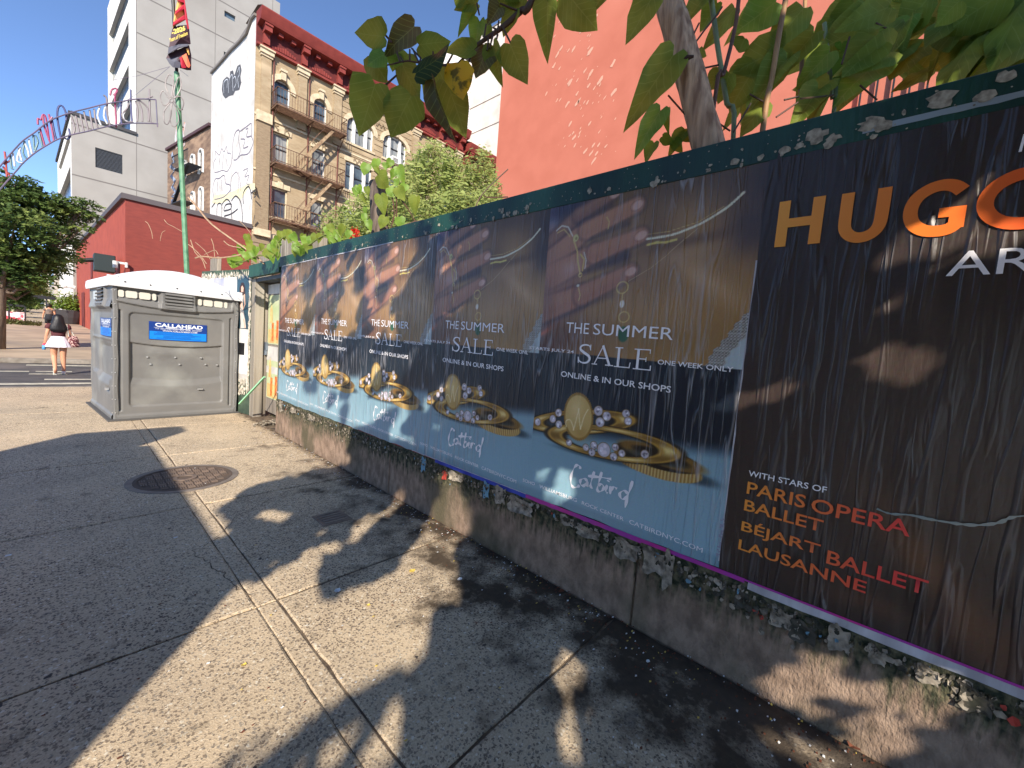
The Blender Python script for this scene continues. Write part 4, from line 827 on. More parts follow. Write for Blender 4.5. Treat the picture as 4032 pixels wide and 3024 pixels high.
sticker(lambda u, z, h=0: frF(u, z, h - .014), .396, 1.135, 1.233, 1.51, 'blue sticker with white lettering on the front of the portable toilet')
sticker(lambda u, z, h=0: frL(u, z, h - .005), .15, 1.0, 1.235, 1.51, 'blue sticker on the left side of the portable toilet, cut off by its corner', side=True)
# ================================================================== GREEN POLE, FLAG, ARCH SIGN
PY = 12.0
M_gp = mat('pale_green_paint', srgb(104, 152, 114), srgb(88, 134, 100), 9, .5, c3=srgb(60, 110, 84), sc3=5)
pole = thing('sign_pole', 'tall pale green pole behind the portable toilet, leaning slightly', 'pole', (2.0, PY, 0))
c0 = ony(737, 1090, PY); c1 = ony(696, 285, PY); k = (c1 - c0) / (c1[2] - c0[2]); base = c0 - k * c0[2]; top = c1 + k * .0
tp = c1 + k * 1.6
MB().tube([tuple(base), tuple(c0), tuple(c1)], [.055, .05, .048], 8).build('shaft', M_gp, pole)
MB().tube([tuple(c1 - k * .25), tuple(tp)], .03, 8).build('dark_top_sleeve', M_dark, pole)
for py in (430, 500, 560): q = ony(706 + (py - 430) * .05, py, PY); MB().tube([tuple(q + np.array([-.06, 0, 0])), tuple(q + np.array([.06, 0, .02]))], .012, 6).build('clamp', M_dark, pole)
# flower made of bent tube
M_wire = mat('pale_wire', srgb(176, 166, 160), srgb(120, 112, 110), 6, .5); M_wire2 = mat('mauve_wire', srgb(110, 96, 116), srgb(90, 90, 110), 6, .5)
fl = thing('wire_flower', 'pale flower outline of bent tube fixed to the green pole', 'ornament', tuple(ony(675, 390, PY)))
def P12(px, py, Y=PY - .08): return tuple(ony(px, py, Y))
def s45(pts, x0=0, y0=0, s=.4521): return [(x0 + a * s, y0 + b * s) for a, b in pts]
for pet in ([(1480, 850), (1440, 740), (1470, 650), (1510, 690), (1500, 800), (1490, 850)], [(1470, 860), (1420, 790), (1395, 850), (1430, 920), (1475, 890)], [(1480, 900), (1430, 970), (1430, 1060), (1460, 1080), (1490, 1000), (1490, 910)],
            [(1500, 900), (1480, 1040), (1515, 1105), (1555, 1050), (1540, 960), (1505, 890)], [(1515, 880), (1570, 960), (1600, 900), (1570, 840), (1510, 860)], [(1505, 850), (1530, 730), (1560, 670), (1580, 740), (1550, 820), (1515, 860)]):
    MB().tube([P12(*p) for p in smooth_pts(s45(pet), 4)], .010, 6).build('petal', M_wire, fl)
mb = MB(); mb.tube([P12(675 + 7 * math.cos(a), 396 + 8 * math.sin(a)) for a in np.linspace(0, 6.28, 13)], .012, 6); mb.build('flower_centre', M_wire, fl)
# arched sign of wire lettering over the road
arch = thing('arch_sign', 'arched street sign of wire lettering hung from cables left of the green pole', 'sign', tuple(ony(600, 450, PY)))
T1 = [(1358, 868), (1200, 862), (1080, 880), (920, 905), (760, 945), (640, 975), (490, 1025), (400, 1075), (300, 1155), (200, 1225), (110, 1320), (40, 1400), (-40, 1500)]
T2 = [(1378, 1078), (1200, 1072), (1060, 1082), (920, 1105), (760, 1145), (620, 1175), (500, 1215), (400, 1270), (300, 1335), (200, 1420), (150, 1480), (60, 1580), (-40, 1700)]
for T in (T1, T2): MB().tube([P12(*p) for p in smooth_pts(s45(T), 3)], .011, 6).build('chord', M_wire2, arch)
MB().tube([P12(*p) for p in s45([(1358, 868), (1372, 1105)])], .011, 6).build('end_bar', M_wire2, arch)
tint = [mat('tube_plum', srgb(150, 60, 96), rough=.45), mat('tube_navy', srgb(62, 66, 112), rough=.45), mat('tube_grey', srgb(132, 122, 124), rough=.45), mat('tube_teal', srgb(96, 130, 136), rough=.45), mat('tube_white', srgb(205, 208, 210), rough=.45), mat('tube_red', srgb(160, 66, 60), rough=.5)]
LET = [([(1300, 775), (1302, 860), (1310, 1050), (1335, 1068)], 2), ([(1275, 860), (1300, 850), (1330, 840)], 2), ([(1205, 868), (1260, 910), (1290, 960), (1295, 1060)], 2), ([(1200, 870), (1235, 960), (1240, 1060)], 2),
       ([(1138, 780), (1142, 960), (1150, 1060)], 1), ([(1180, 880), (1200, 960), (1195, 1060)], 2), ([(1110, 1060), (1080, 1040), (1070, 980)], 4), ([(1120, 880), (1110, 940), (1060, 1000), (1100, 1060), (1160, 1060)], 2), ([(1060, 880), (1050, 1000), (1060, 1080)], 1),
       ([(960, 830), (975, 780), (1020, 775), (1000, 850), (1010, 1000), (1012, 1110)], 0), ([(1015, 775), (1020, 800), (990, 830)], 0), ([(900, 830), (930, 860), (935, 1000), (960, 1095)], 2), ([(920, 920), (905, 1010), (935, 1080)], 4), ([(870, 930), (850, 1010), (880, 1090)], 4),
       ([(820, 950), (830, 1040), (850, 1110)], 2), ([(780, 960), (800, 1080), (810, 1130)], 2), ([(730, 970), (750, 1060), (770, 1140)], 2), ([(700, 1000), (720, 1100), (730, 1150)], 2), ([(660, 1010), (690, 1160)], 2), ([(620, 1010), (650, 1110), (640, 1170)], 2), ([(600, 1120), (610, 1190), (580, 1212), (550, 1190)], 1),
       ([(575, 1050), (575, 990), (545, 925), (510, 930), (498, 1000), (510, 1100), (530, 1200)], 1), ([(450, 1030), (480, 1180), (500, 1220)], 1), ([(330, 1085), (330, 1030), (355, 1045), (375, 1000), (400, 1030), (430, 1230)], 0), ([(345, 1110), (390, 1270)], 0), ([(375, 1010), (385, 1100), (440, 1250)], 0), ([(425, 995), (450, 1110), (470, 1230)], 0), ([(425, 1060), (455, 1020)], 0),
       ([(340, 1150), (370, 1280)], 3), ([(290, 1175), (300, 1300), (330, 1310)], 3), ([(310, 1180), (330, 1240), (300, 1320)], 3), ([(250, 1210), (280, 1340)], 4), ([(210, 1240), (240, 1300), (255, 1370)], 4), ([(215, 1230), (200, 1330), (230, 1380)], 3), ([(160, 1290), (190, 1400)], 4), ([(180, 1280), (150, 1400), (210, 1420)], 4), ([(110, 1330), (130, 1450)], 4), ([(90, 1350), (100, 1460), (120, 1470)], 3),
       ([(40, 1320), (50, 1400), (60, 1540)], 5), ([(30, 1430), (90, 1400)], 5), ([(25, 1450), (85, 1530)], 5)]
for L_, ci in LET: MB().tube([P12(*p, PY - .05) for p in smooth_pts(s45(L_), 3)], .015, 6).build('bent_tube_letter', tint[ci], arch)
MB().box(-.55, -.50, PY - .06, PY - .03, 0, .01)
for pts in ([(1480, 580), (1190, 820), (1000, 940)], [(1480, 580), (1200, 660), (960, 700)], [(1570, 610), (1640, 665)]):
    tag(MB().tube([P12(*p) for p in s45(pts)], .004, 4).build('cable', M_wire2), {0: 'thin cable slanting from the flag pole down to the arched sign', 1: 'thin upper cable running left from the flag pole'}.get(0 if pts[1][1] == 820 else 1, '') if pts[1][1] != 665 else 'short cable running right from the top of the green pole', 'cable')
# flag: a furled banner hanging from the pole top
flag = thing('furled_flag', 'furled flag with red and yellow stripes and dark lettered panel, hanging at the pole top', 'flag', tuple(ony(700, 200, PY)))
M_f1 = mat('flag_crimson', srgb(176, 30, 52), rough=.7); M_f2 = mat('flag_yellow', srgb(250, 196, 110), srgb(246, 150, 90), 3, .7); M_f3 = mat('flag_dark', srgb(64, 44, 52), srgb(80, 60, 66), 3, .7); M_f4 = mat('flag_grey', srgb(96, 96, 106), rough=.7); M_f5 = mat('flag_coral', srgb(236, 120, 84), rough=.7)
def z6(x, y): return (600 + x * .1808, y * .1808)
def flagpatch(pts, m, d, nm='cloth_panel', bulge=.10):
    pts = [z6(*p) for p in pts]; cx = sum(p[0] for p in pts) / len(pts); cy = sum(p[1] for p in pts) / len(pts)
    vs = [P12(*p, PY - .10 - d) for p in pts] + [P12(cx, cy, PY - .10 - d - bulge)]; n = len(pts)
    back = [P12(*p, PY + .06) for p in pts]; mb = MB(); mb.add(vs + back, [(k, (k + 1) % n, n) for k in range(n)] + [(k, n + 1 + k, n + 1 + (k + 1) % n, (k + 1) % n) for k in range(n)]); mb.build(nm, m, flag)
flagpatch([(545, -600), (640, -600), (700, 0), (745, 420), (500, 560), (440, 620), (480, 330), (550, 0)], M_f2, .0)
for a in ([(500, 240), (640, 120), (700, 90), (705, 190), (600, 250), (490, 320)], [(455, 480), (620, 370), (700, 320), (715, 420), (560, 500), (440, 560)], [(530, 0), (640, -120), (690, -100), (700, 0), (690, 60), (560, 20)], [(690, 0), (705, 0), (800, 620), (770, 640), (720, 420), (690, 160)]): flagpatch(a, M_f1, .115, 'stripe', .01)
flagpatch([(430, 640), (560, 560), (760, 540), (800, 620), (835, 960), (800, 970), (600, 1040), (340, 1190), (390, 830)], M_f3, .05)
flagpatch([(350, 1030), (600, 960), (800, 960), (760, 1010), (600, 1045), (335, 1180)], M_f4, .12, 'grey_band', .01)
flagpatch([(300, 1260), (340, 1180), (560, 1080), (800, 980), (848, 1200), (845, 1530), (760, 1530), (590, 1480), (450, 1470), (370, 1390)], M_f3, -.03)
flagpatch([(300, 1270), (430, 1275), (560, 1240), (640, 1300), (600, 1480), (450, 1470), (370, 1390)], M_f4, .04, 'grey_fold', .03)
for a, m in (([(640, 1220), (740, 1160), (830, 1420), (800, 1480), (750, 1450)], M_f5), ([(730, 1060), (790, 1060), (810, 1190), (790, 1200)], M_f2), ([(590, 1260), (640, 1230), (740, 1480), (640, 1480)], M_f1)): flagpatch(a, m, .06, 'stripe', .02)
def ffr(px0, py0, px1, py1, px2, py2):     # frame spanned on the flag by three sight points: origin, right, up
    o = np.array(P12(*z6(px0, py0), PY - .30)); r_ = np.array(P12(*z6(px1, py1), PY - .30)) - o; u_ = np.array(P12(*z6(px2, py2), PY - .30)) - o
    return lambda u, v, h=0: tuple(o + r_ * u + u_ * v)
M_fy = mat('flag_lettering_yellow', srgb(250, 226, 110), rough=.6)
text_mesh('-2026', (0, 0, 1, 1), ffr(430, 760, 720, 660, 415, 650), M_fy, 'year_lettering', flag, bold=.03)
text_mesh('Years of Freedom', (0, 0, 1, 1), ffr(375, 920, 770, 760, 365, 830), M_fy, 'banner_lettering', flag, bold=.01)
# ================================================================== BUILDINGS
def holes_wall(mb, fr, x0, x1, z0, z1, holes, depth):
    xs = sorted({x0, x1, *[h[0] for h in holes], *[h[1] for h in holes]}); zs = sorted({z0, z1, *[h[2] for h in holes], *[h[3] for h in holes]})
    for i in range(len(xs) - 1):
        for j in range(len(zs) - 1):
            cx, cz = (xs[i] + xs[i + 1]) / 2, (zs[j] + zs[j + 1]) / 2
            if any(h[0] < cx < h[1] and h[2] < cz < h[3] for h in holes): continue
            mb.quad(fr(xs[i], zs[j], 0), fr(xs[i + 1], zs[j], 0), fr(xs[i + 1], zs[j + 1], 0), fr(xs[i], zs[j + 1], 0))
    for a, b_, c, d in [h[:4] for h in holes]:
        for (p, q) in (((a, c), (a, d)), ((a, d), (b_, d)), ((b_, d), (b_, c)), ((b_, c), (a, c))):
            mb.quad(fr(p[0], p[1], 0), fr(q[0], q[1], 0), fr(q[0], q[1], -depth), fr(p[0], p[1], -depth))
def pbox(mb, fr, a, b_, c, d, h0, h1):
    vs = [fr(a, c, h0), fr(b_, c, h0), fr(b_, d, h0), fr(a, d, h0), fr(a, c, h1), fr(b_, c, h1), fr(b_, d, h1), fr(a, d, h1)]
    mb.add(vs, [(0, 1, 2, 3)[::-1], (4, 5, 6, 7), (0, 1, 5, 4), (1, 2, 6, 5), (2, 3, 7, 6), (3, 0, 4, 7)]); return mb
M_tan = mat('tan_brick', srgb(164, 146, 118), srgb(150, 130, 102), 4, .9, .2, 40, stretch=(1, 1, 3), c3=srgb(184, 164, 134), sc3=.5)
M_tan2 = mat('tan_brick_dark', srgb(146, 128, 104), srgb(130, 112, 90), 5, .9, .2, 40, stretch=(1, 1, 4))
M_stone = mat('pale_stone', srgb(206, 190, 160), srgb(184, 168, 140), 5, .85)
M_cor = mat('red_cornice_paint', srgb(136, 58, 50), srgb(124, 50, 44), 3, .7); M_cor2 = mat('deep_red_paint', srgb(96, 32, 30), srgb(80, 28, 28), 4, .75)
M_roofm = mat('roof_flashing', srgb(128, 120, 112), rough=.6)
YT = 28.0
def tan_building(X0, W_, zt, label, esc=True, full=True, hoff=0.):
    b = thing('tenement_building', label, 'building', (X0, YT, .1))
    fr = lambda x, z, h=0: (X0 + x, YT - h, z + hoff)
    D_ = 10.1
    rows = [(14.5, 16.2, True), (11.42, 13.2, False), (8.3, 10.05, False), (5.2, 6.95, False), (1.2, 3.6, False)]
    nar = [(.98, 1.86), (3.22, 4.02)]; nar2 = [(W_ - 4.02, W_ - 3.22), (W_ - 1.86, W_ - .98)]; wide = [(5.38, 7.26), (W_ - 7.26, W_ - 5.38)]
    holes = []
    for z0, z1, ar in rows:
        for a, c in nar + nar2 + wide: holes.append((a, c, z0 if (a, c) not in wide else z0 - .05, z1, ar))
    mb = MB(); holes_wall(mb, fr, 0, W_, 0, 17.5, holes, .28)
    mb.quad((X0 + W_, YT, 0), (X0 + W_, YT + D_, 0), (X0 + W_, YT + D_, 19), (X0 + W_, YT, 19)); mb.build('front_wall', M_tan, b)
    # arches: spandrels over the top floor windows
    for a, c, z0, z1, ar in holes:
        cx = (a + c) / 2; rx = (c - a) / 2
        if ar:
            rz = min(rx, .55); mb = MB(); n = 8
            for sgn in (-1, 1):
                pts = [(cx + sgn * rx * math.sin(t), z1 - rz + rz * math.cos(t)) for t in np.linspace(0, math.pi / 2, n)] + [(cx + sgn * rx, z1 + .002)]
                vs = [fr(x, z, -.002) for x, z in pts] + [fr(x, z, -.26) for x, z in pts]; m_ = len(pts)
                mb.add(vs, [tuple(range(m_)) if sgn < 0 else tuple(range(m_))[::-1]] + [(k, k + 1, m_ + k + 1, m_ + k) for k in range(m_ - 1)])
            mb.build('arch_infill', M_tan, b)
            mb = MB(); n = 12; t0 = math.pi / 2 * 1.12; vs = []
            for k in range(n + 1):
                t = -t0 + 2 * t0 * k / n
                for q, h in ((.02, .07), (.30, .07)): vs.append(fr(cx + (rx + q) * math.sin(t), z1 - rz + (rz + q) * math.cos(t), h))
            m_ = len(vs); vs += [(x, YT - .0, z) for x, y, z in vs]
            mb.add(vs, [(2 * k, 2 * k + 2, 2 * k + 3, 2 * k + 1) for k in range(n)] + [(2 * k + 1, 2 * k + 3, m_ + 2 * k + 3, m_ + 2 * k + 1) for k in range(n)] + [(2 * k, m_ + 2 * k, m_ + 2 * k + 2, 2 * k + 2) for k in range(n)]); mb.build('window_arch', M_stone, b)
            mb = MB(); pbox(mb, fr, cx - .13, cx + .13, z1 - .02, z1 + .5, .0, .2); pbox(mb, fr, cx - .18, cx + .18, z1 + .42, z1 + .55, .0, .26); mb.build('keystone', M_stone, b)
        else:
            mb = MB(); pbox(mb, fr, a - .12, c + .12, z1 + .02, z1 + .30, 0, .06)
            if c - a < 1.2: pbox(mb, fr, cx - .14, cx + .14, z1 + .0, z1 + .38, .0, .12)
            mb.build('lintel', M_stone, b)
        mb = MB(); pbox(mb, fr, a - .12, c + .12, z0 - .14, z0 - .005, 0, .12); mb.build('sill', M_stone, b)
        # joinery
        wp = MB(); 
        fw = .07 if c - a < 1.2 else .09
        for (p, q, r_, s_) in ((a, a + fw, z0, z1), (c - fw, c, z0, z1), (a, c, z1 - fw, z1), (a, c, z0, z0 + fw)): pbox(wp, fr, p, q, r_, s_, -.22, -.12)
        if c - a > 1.2:
            for mx in (a + (c - a) * .27, a + (c - a) * .73): pbox(wp, fr, mx - .11, mx + .11, z0, z1, -.21, -.08)
        win = wp.build('window', M_white if a > 5 and a < W_ / 2 or (rnd.random() < .6) else M_stone, b)
        mb = MB(); zm = (z0 + z1) / 2 + .05; pbox(mb, fr, a + fw, c - fw, zm - .03, zm + .03, -.20, -.15); mb.build('sash_bar', M_dark, win)
        mb = MB(); mb.quad(fr(a, z0, -.2), fr(c, z0, -.2), fr(c, z1, -.2), fr(a, z1, -.2)); mb.build('pane', M_glass if rnd.random() < .5 else M_glass2, win)
    # side window stone jamb (white reveals catching the sun)
    # pilasters with caps
    for x in (.28, 2.25, 4.42, W_ - 4.9, W_ - 2.75, W_ - .78):
        mb = MB(); pbox(mb, fr, x, x + .5, 13.9, 17.0, 0, .14); mb.build('pilaster', M_tan, b)
        mb = MB(); pbox(mb, fr, x - .06, x + .56, 16.98, 17.1, 0, .2); pbox(mb, fr, x - .1, x + .6, 17.1, 17.32, 0, .28); pbox(mb, fr, x - .14, x + .64, 17.32, 17.4, 0, .36); mb.build('pilaster_capital', M_stone, b)
    for x in (.12, W_ - .62):
        mb = MB(); pbox(mb, fr, x, x + .68, 7.4, 13.4, 0, .16); mb.build('pier', M_tan2, b)
        mb = MB(); pbox(mb, fr, x - .05, x + .75, 13.4, 13.95, 0, .26); mb.build('pier_capital', M_stone, b); mb = MB(); pbox(mb, fr, x - .08, x + .78, 7.0, 7.4, 0, .3); mb.build('pier_base', M_stone, b)
    for z in (13.72, 10.7, 7.2): mb = MB(); pbox(mb, fr, .0, W_, z, z + .10, 0, .07); mb.build('string_course', M_stone, b)
    # banded brickwork between the middle windows
    mb = MB()
    for z in np.arange(7.5, 16.9, .36):
        segs = [(4.95, 5.33), (7.32, W_ - 7.32), (W_ - 5.33, W_ - 4.95)] if any(r_[0] - .2 < z < r_[1] for r_ in rows) else [(4.95, W_ - 4.95)]
        for s0, s1 in segs: pbox(mb, fr, s0, s1, z, z + .31, 0, .035)
    mb.build('banded_brickwork', M_tan, b)
    for s0, s1 in ((0, .9), (1.95, 3.15), (4.1, 5.3), (7.34, W_ - 7.34), (W_ - 5.3, W_ - 4.1), (W_ - 3.15, W_ - 1.95), (W_ - .9, W_)):
        mb = MB()
        for z in np.arange(.3, 7.0, .42): pbox(mb, fr, s0, s1, z, z + .38, 0, .05)
        mb.build('rusticated_base', M_tan2, b)
    # carved panels
    for (x, z) in [(3.62, 13.35), (1.42, 13.35), (6.32, 13.32), (W_ / 2, 16.4)]:
        mb = MB()
        for k in range(14): pbox(mb, fr, x - .45 + k * .065, x - .41 + k * .065, z + .1 * math.sin(k * 1.3), z + .14 + .1 * math.sin(k * 1.3), 0, .10)
        mb.build('carved_ornament', M_tan2, b)
    # cornice
    mb = MB(); prof = [(0, 17.38), (.30, 17.38), (.30, 17.50), (.16, 17.56), (.16, 18.42), (.75, 18.50), (.82, 18.62), (.92, 18.82), (1.0, 19.0), (1.0, 19.06), (0, 19.14)]
    vs = [fr(-.0, z, h) for h, z in prof] + [fr(W_, z, h) for h, z in prof]; n = len(prof)
    mb.add(vs, [(k, n + k, n + k + 1, k + 1) for k in range(n - 1)] + [tuple(range(n)), tuple(range(n, 2 * n))[::-1]]); cor = mb.build('cornice', M_cor, b)
    mb = MB(); pbox(mb, fr, .0, W_, 17.58, 18.4, .16, .166); mb.build('frieze', M_cor2, cor)
    xs_ = [.45, 2.5, 4.65, 6.9, W_ - 6.9, W_ - 4.65, W_ - 2.5, W_ - .45]
    for i, x in enumerate(xs_):
        mb = MB(); pbox(mb, fr, x - .16, x + .16, 17.56, 18.1, .16, .36); pbox(mb, fr, x - .18, x + .18, 18.1, 18.44, .16, .68); pbox(mb, fr, x - .2, x + .2, 18.36, 18.46, .16, .74); mb.build('bracket', M_cor, cor)
        if i < len(xs_) - 1:
            g_ = xs_[i + 1] - x
            for t in (1 / 3, 2 / 3): mb = MB(); pbox(mb, fr, x + g_ * t - .12, x + g_ * t + .12, 18.26, 18.44, .16, .5); mb.build('modillion', M_cor, cor)
            mb = MB()
            for k in range(9): xx = x + g_ * .25 + k * g_ * .0625; hh = .30 - .16 * abs(k - 4) / 4; pbox(mb, fr, xx - .05, xx + .05, 17.62, 17.62 + hh, .166, .2)
            mb.build('frieze_ornament', M_cor, cor)
    mb = MB(); vs = [fr(0, 19.06, 1.0), fr(W_, 19.06, 1.0), fr(W_, 19.42, .2), fr(0, 19.42, .2), fr(0, 19.42, -2), fr(W_, 19.42, -2)]; mb.add(vs, [(0, 1, 2, 3), (3, 2, 5, 4)]); mb.box(X0 + .02, X0 + W_ - .02, YT + .3, YT + D_, 19.0 + hoff, 19.2 + hoff); mb.build('roof', M_roofm, b)
    return b, fr
tb, frt = tan_building(7.519, 15.3, 19.1, 'tan tenement with red bracketed cornice, black fire escape and a white graffiti side wall')
# painted side wall with curved parapet
M_ww = mat('whitewashed_wall', srgb(224, 218, 212), srgb(210, 204, 198), 3, .9, .3, 20, c3=srgb(196, 190, 182), sc3=1.1)
def speckle(m):
    n = m.node_tree; N = n.nodes; L = n.links; b = N['Principled BSDF']; old = b.inputs['Base Color'].links[0].from_socket
    g = N.new('ShaderNodeNewGeometry'); t = N.new('ShaderNodeTexNoise'); t.inputs['Scale'].default_value = 4.5; t.inputs['Detail'].default_value = 8; t.inputs['Roughness'].default_value = .7; L.new(g.outputs['Position'], t.inputs['Vector'])
    r = N.new('ShaderNodeMapRange'); r.inputs[1].default_value = .63; r.inputs[2].default_value = .67; L.new(t.outputs[0], r.inputs[0]); x = N.new('ShaderNodeMix'); x.data_type = 'RGBA'; x.inputs[7].default_value = (*srgb(140, 122, 110), 1); L.new(r.outputs[0], x.inputs[0]); L.new(old, x.inputs[6]); L.new(x.outputs[2], b.inputs['Base Color'])
speckle(M_ww)
XS = 7.519
mb = MB(); tops = [(28, 18.9), (28.6, 19.0), (29.6, 18.6), (31, 18.75), (33, 19.05), (36, 19.35), (38.1, 19.6)]
for i in range(len(tops) - 1):
    (a, za), (b_, zb) = tops[i], tops[i + 1]; mb.quad((XS - .004, b_, 0), (XS - .004, a, 0), (XS - .004, a, za), (XS - .004, b_, zb)); mb.quad((XS - .004, a, za), (XS + .3, a, za), (XS + .3, b_, zb), (XS - .004, b_, zb))
mb.quad((XS, 38.1, 0), (XS, 38.1, 19.6), (XS + 15.3, 38.1, 19.6), (XS + 15.3, 38.1, 0)); mb.build('side_wall', M_ww, tb)
mb = MB()
for i in range(len(tops) - 1): mb.bar((XS - .02, tops[i][0] - (.05 if i == 0 else 0), tops[i][1] + .05), (XS - .02, tops[i + 1][0], tops[i + 1][1] + .05), .22, .12)
mb.build('coping', M_roofm, tb)
# graffiti on the side wall
def sx(px, py): q = onx(px, py, XS - .01); return (q[1], q[2])
frS = lambda y, z, h=0: (XS - .012 - h, y, z)
M_gk = mat('black_spray_paint', srgb(70, 70, 74), srgb(96, 96, 100), 6, .8); M_gl = mat('lilac_spray_outline', srgb(120, 112, 124), rough=.8); M_gd = mat('dark_spray_outline', srgb(56, 52, 56), rough=.8); M_gy = mat('yellow_spray_haze', srgb(222, 212, 172), rough=.9)
def zz4(p, x0=800, y0=500, s=.3165): return sx(x0 + p[0] * s, y0 + p[1] * s)
def gstroke(name, L_, wd, m, **k):
    for pts in L_: mb = MB(); ribbon(mb, smooth_pts([zz4(p, **k) for p in pts], 4), wd * .75, frS); mb.build(name, m, tb)
k3 = dict(x0=800, y0=0, s=.4069)
# dark bubble tag at the top
mb = MB()
for poly in ([(180, 860), (190, 780), (230, 740), (255, 760), (262, 690), (290, 680), (300, 730), (315, 690), (330, 640), (360, 620), (372, 680), (360, 740), (368, 800), (350, 870), (310, 880), (290, 920), (250, 930), (215, 955), (190, 920)],):
    mb.add([frS(*zz4(p, **k3)) for p in poly] , [tuple(range(len(poly)))])
mb.build('graffiti', M_gk, tb)
gstroke('graffiti_outline', [[(200, 900), (200, 800), (235, 770), (230, 850)], [(245, 900), (250, 780), (280, 720), (285, 800), (290, 880)], [(290, 760), (310, 740), (320, 800), (300, 850)], [(330, 700), (350, 650), (350, 720), (335, 760), (345, 850)]], .06, M_stk, **k3)
gstroke('graffiti', [[(365, 400), (370, 200), (400, 70), (450, 40), (440, 150), (460, 300), (420, 400), (380, 410)], [(450, 60), (520, 10), (560, -20), (600, -40), (600, 100), (620, 200), (560, 330), (470, 350), (440, 390)], [(470, 150), (520, 160), (500, 260), (560, 240)], [(530, 30), (560, 20), (540, 120), (600, 110)]], .09, M_gl)
gstroke('graffiti', [[(135, 560), (130, 450), (160, 380), (150, 300), (200, 350), (230, 270), (260, 310), (290, 240), (300, 320), (340, 330), (350, 420), (340, 480), (300, 550), (240, 540), (180, 560), (140, 565)], [(200, 380), (210, 500)], [(250, 340), (240, 520)], [(290, 400), (300, 500)]], .07, M_gl)
gstroke('graffiti', [[(130, 880), (120, 760), (150, 650), (200, 640), (260, 600), (280, 700), (330, 720), (340, 780), (270, 860), (200, 890), (140, 900)], [(180, 680), (180, 800)], [(230, 650), (235, 790)]], .09, M_gl)
gstroke('graffiti', [[(340, 820), (350, 640), (420, 560), (440, 700), (430, 820)], [(440, 560), (460, 700), (470, 800)], [(500, 540), (560, 520), (520, 620), (570, 600), (540, 700), (580, 720)]], .06, M_gl)
mb = MB(); mb.add([frS(*zz4(p), -.006) for p in [(105, 940), (140, 850), (300, 830), (480, 750), (560, 700), (640, 700), (650, 800), (560, 760), (470, 900), (400, 860), (280, 930), (170, 960)]], [tuple(range(12))]); mb.build('graffiti', M_gy, tb)
gstroke('graffiti', [[(105, 1000), (150, 940)], [(170, 1100), (175, 980), (200, 950), (230, 980), (230, 1140)], [(235, 960), (290, 900), (340, 950), (350, 1080), (360, 1160)], [(350, 920), (400, 860), (450, 900), (480, 1000), (490, 1190)], [(255, 1040), (280, 970), (350, 960), (340, 1020), (260, 1045)], [(260, 1110), (350, 1080), (430, 1020)], [(500, 960), (500, 820), (560, 740), (590, 800), (600, 900)], [(590, 830), (650, 780)], [(630, 880), (655, 860)], [(620, 1220), (640, 1100)]], .13, M_gd)
# window air conditioner
q = ony(800 + 1860 * .4069, 1560 * .4069, YT - .3); ac = thing('air_conditioner', 'white air conditioner box in a window of the tan tenement', 'air conditioner', tuple(q)); MB().box(q[0] - .36, q[0] + .36, YT - .5, YT - .1, q[2] - .22, q[2] + .24).build('case', M_white, ac, bevel=.02); mb = MB()
for k in range(6): mb.box(q[0] - .30, q[0] + .1, YT - .51, YT - .5, q[2] - .16 + k * .05, q[2] - .14 + k * .05)
mb.build('grille', M_dark, ac)
# fire escape
fe = thing('fire_escape', 'brown iron fire escape zigzagging down the tan tenement', 'fire escape', (8.0, YT - .6, 7))
FX0, FX1, FD = 8.38, 12.42, 1.02
lev = [14.35, 11.18, 8.02, 4.9]
for li, z in enumerate(lev):
    pl = MB(); y1 = YT - FD
    for y in np.arange(y1 + .04, YT - .05, .075): pl.box(FX0, FX1 - (.0 if 1 else 0), y, y + .034, z, z + .03)
    p_ = pl.build('platform', M_rust, fe)
    mb = MB(); mb.bar((FX0, y1, z - .02), (FX1, y1, z - .02), .05, .10); mb.bar((FX0, y1, z - .02), (FX0, YT, z - .02), .05, .08); mb.bar((FX1, y1, z - .02), (FX1, YT, z - .02), .05, .08)
    for x in (FX0 + .05, (FX0 + FX1) / 2, FX1 - .05): mb.bar((x, y1 + .1, z - .04), (x, YT, z - .85), .04); mb.bar((x, y1, z - .06), (x, YT, z - .06), .04)
    mb.build('platform_frame', M_rust, fe)
    mb = MB(); h = .92
    for zz_ in (z + h, z + .10): mb.bar((FX0, y1, zz_), (FX1, y1, zz_), .035); mb.bar((FX0, y1, zz_), (FX0, YT, zz_), .035); mb.bar((FX1, y1, zz_), (FX1, YT, zz_), .035)
    mb.build('handrail', M_rust, fe)
    mb = MB()
    for x in np.arange(FX0, FX1 + .01, .155): mb.bar((x, y1, z), (x, y1, z + h), .016)
    for y in np.arange(y1, YT, .17): mb.bar((FX0, y, z), (FX0, y, z + h), .016); mb.bar((FX1, y, z), (FX1, y, z + h), .016)
    mb.build('balusters', M_rust, fe)
    if li < 3:
        zb = lev[li + 1]; ys0, ys1 = y1 + .08, y1 + .42; xa, xb = FX1 - .75, FX0 + 1.05
        mb = MB()
        for y in (ys0, ys1): mb.bar((xa, y, z + .02), (xb, y, zb + .05), .045, .15)
        mb.build('stair_stringers', M_stone if False else mat('weathered_iron_paint', srgb(168, 144, 112), srgb(130, 104, 80), 5, .7), fe)
        for k in range(11):
            t = (k + .5) / 11; x = xa + (xb - xa) * t; zz_ = z + (zb - z) * t; MB().box(x - .09, x + .09, ys0, ys1, zz_, zz_ + .03).build('stair_tread', M_rust, fe)
        mb = MB()
        for y in (ys0, ys1): mb.bar((xa, y, z + .75), (xb + .2, y, zb + .85), .022); mb.bar((xb + .2, y, zb + .1), (xb + .2, y, zb + .85), .02)
        mb.build('stair_rail', M_rust, fe)
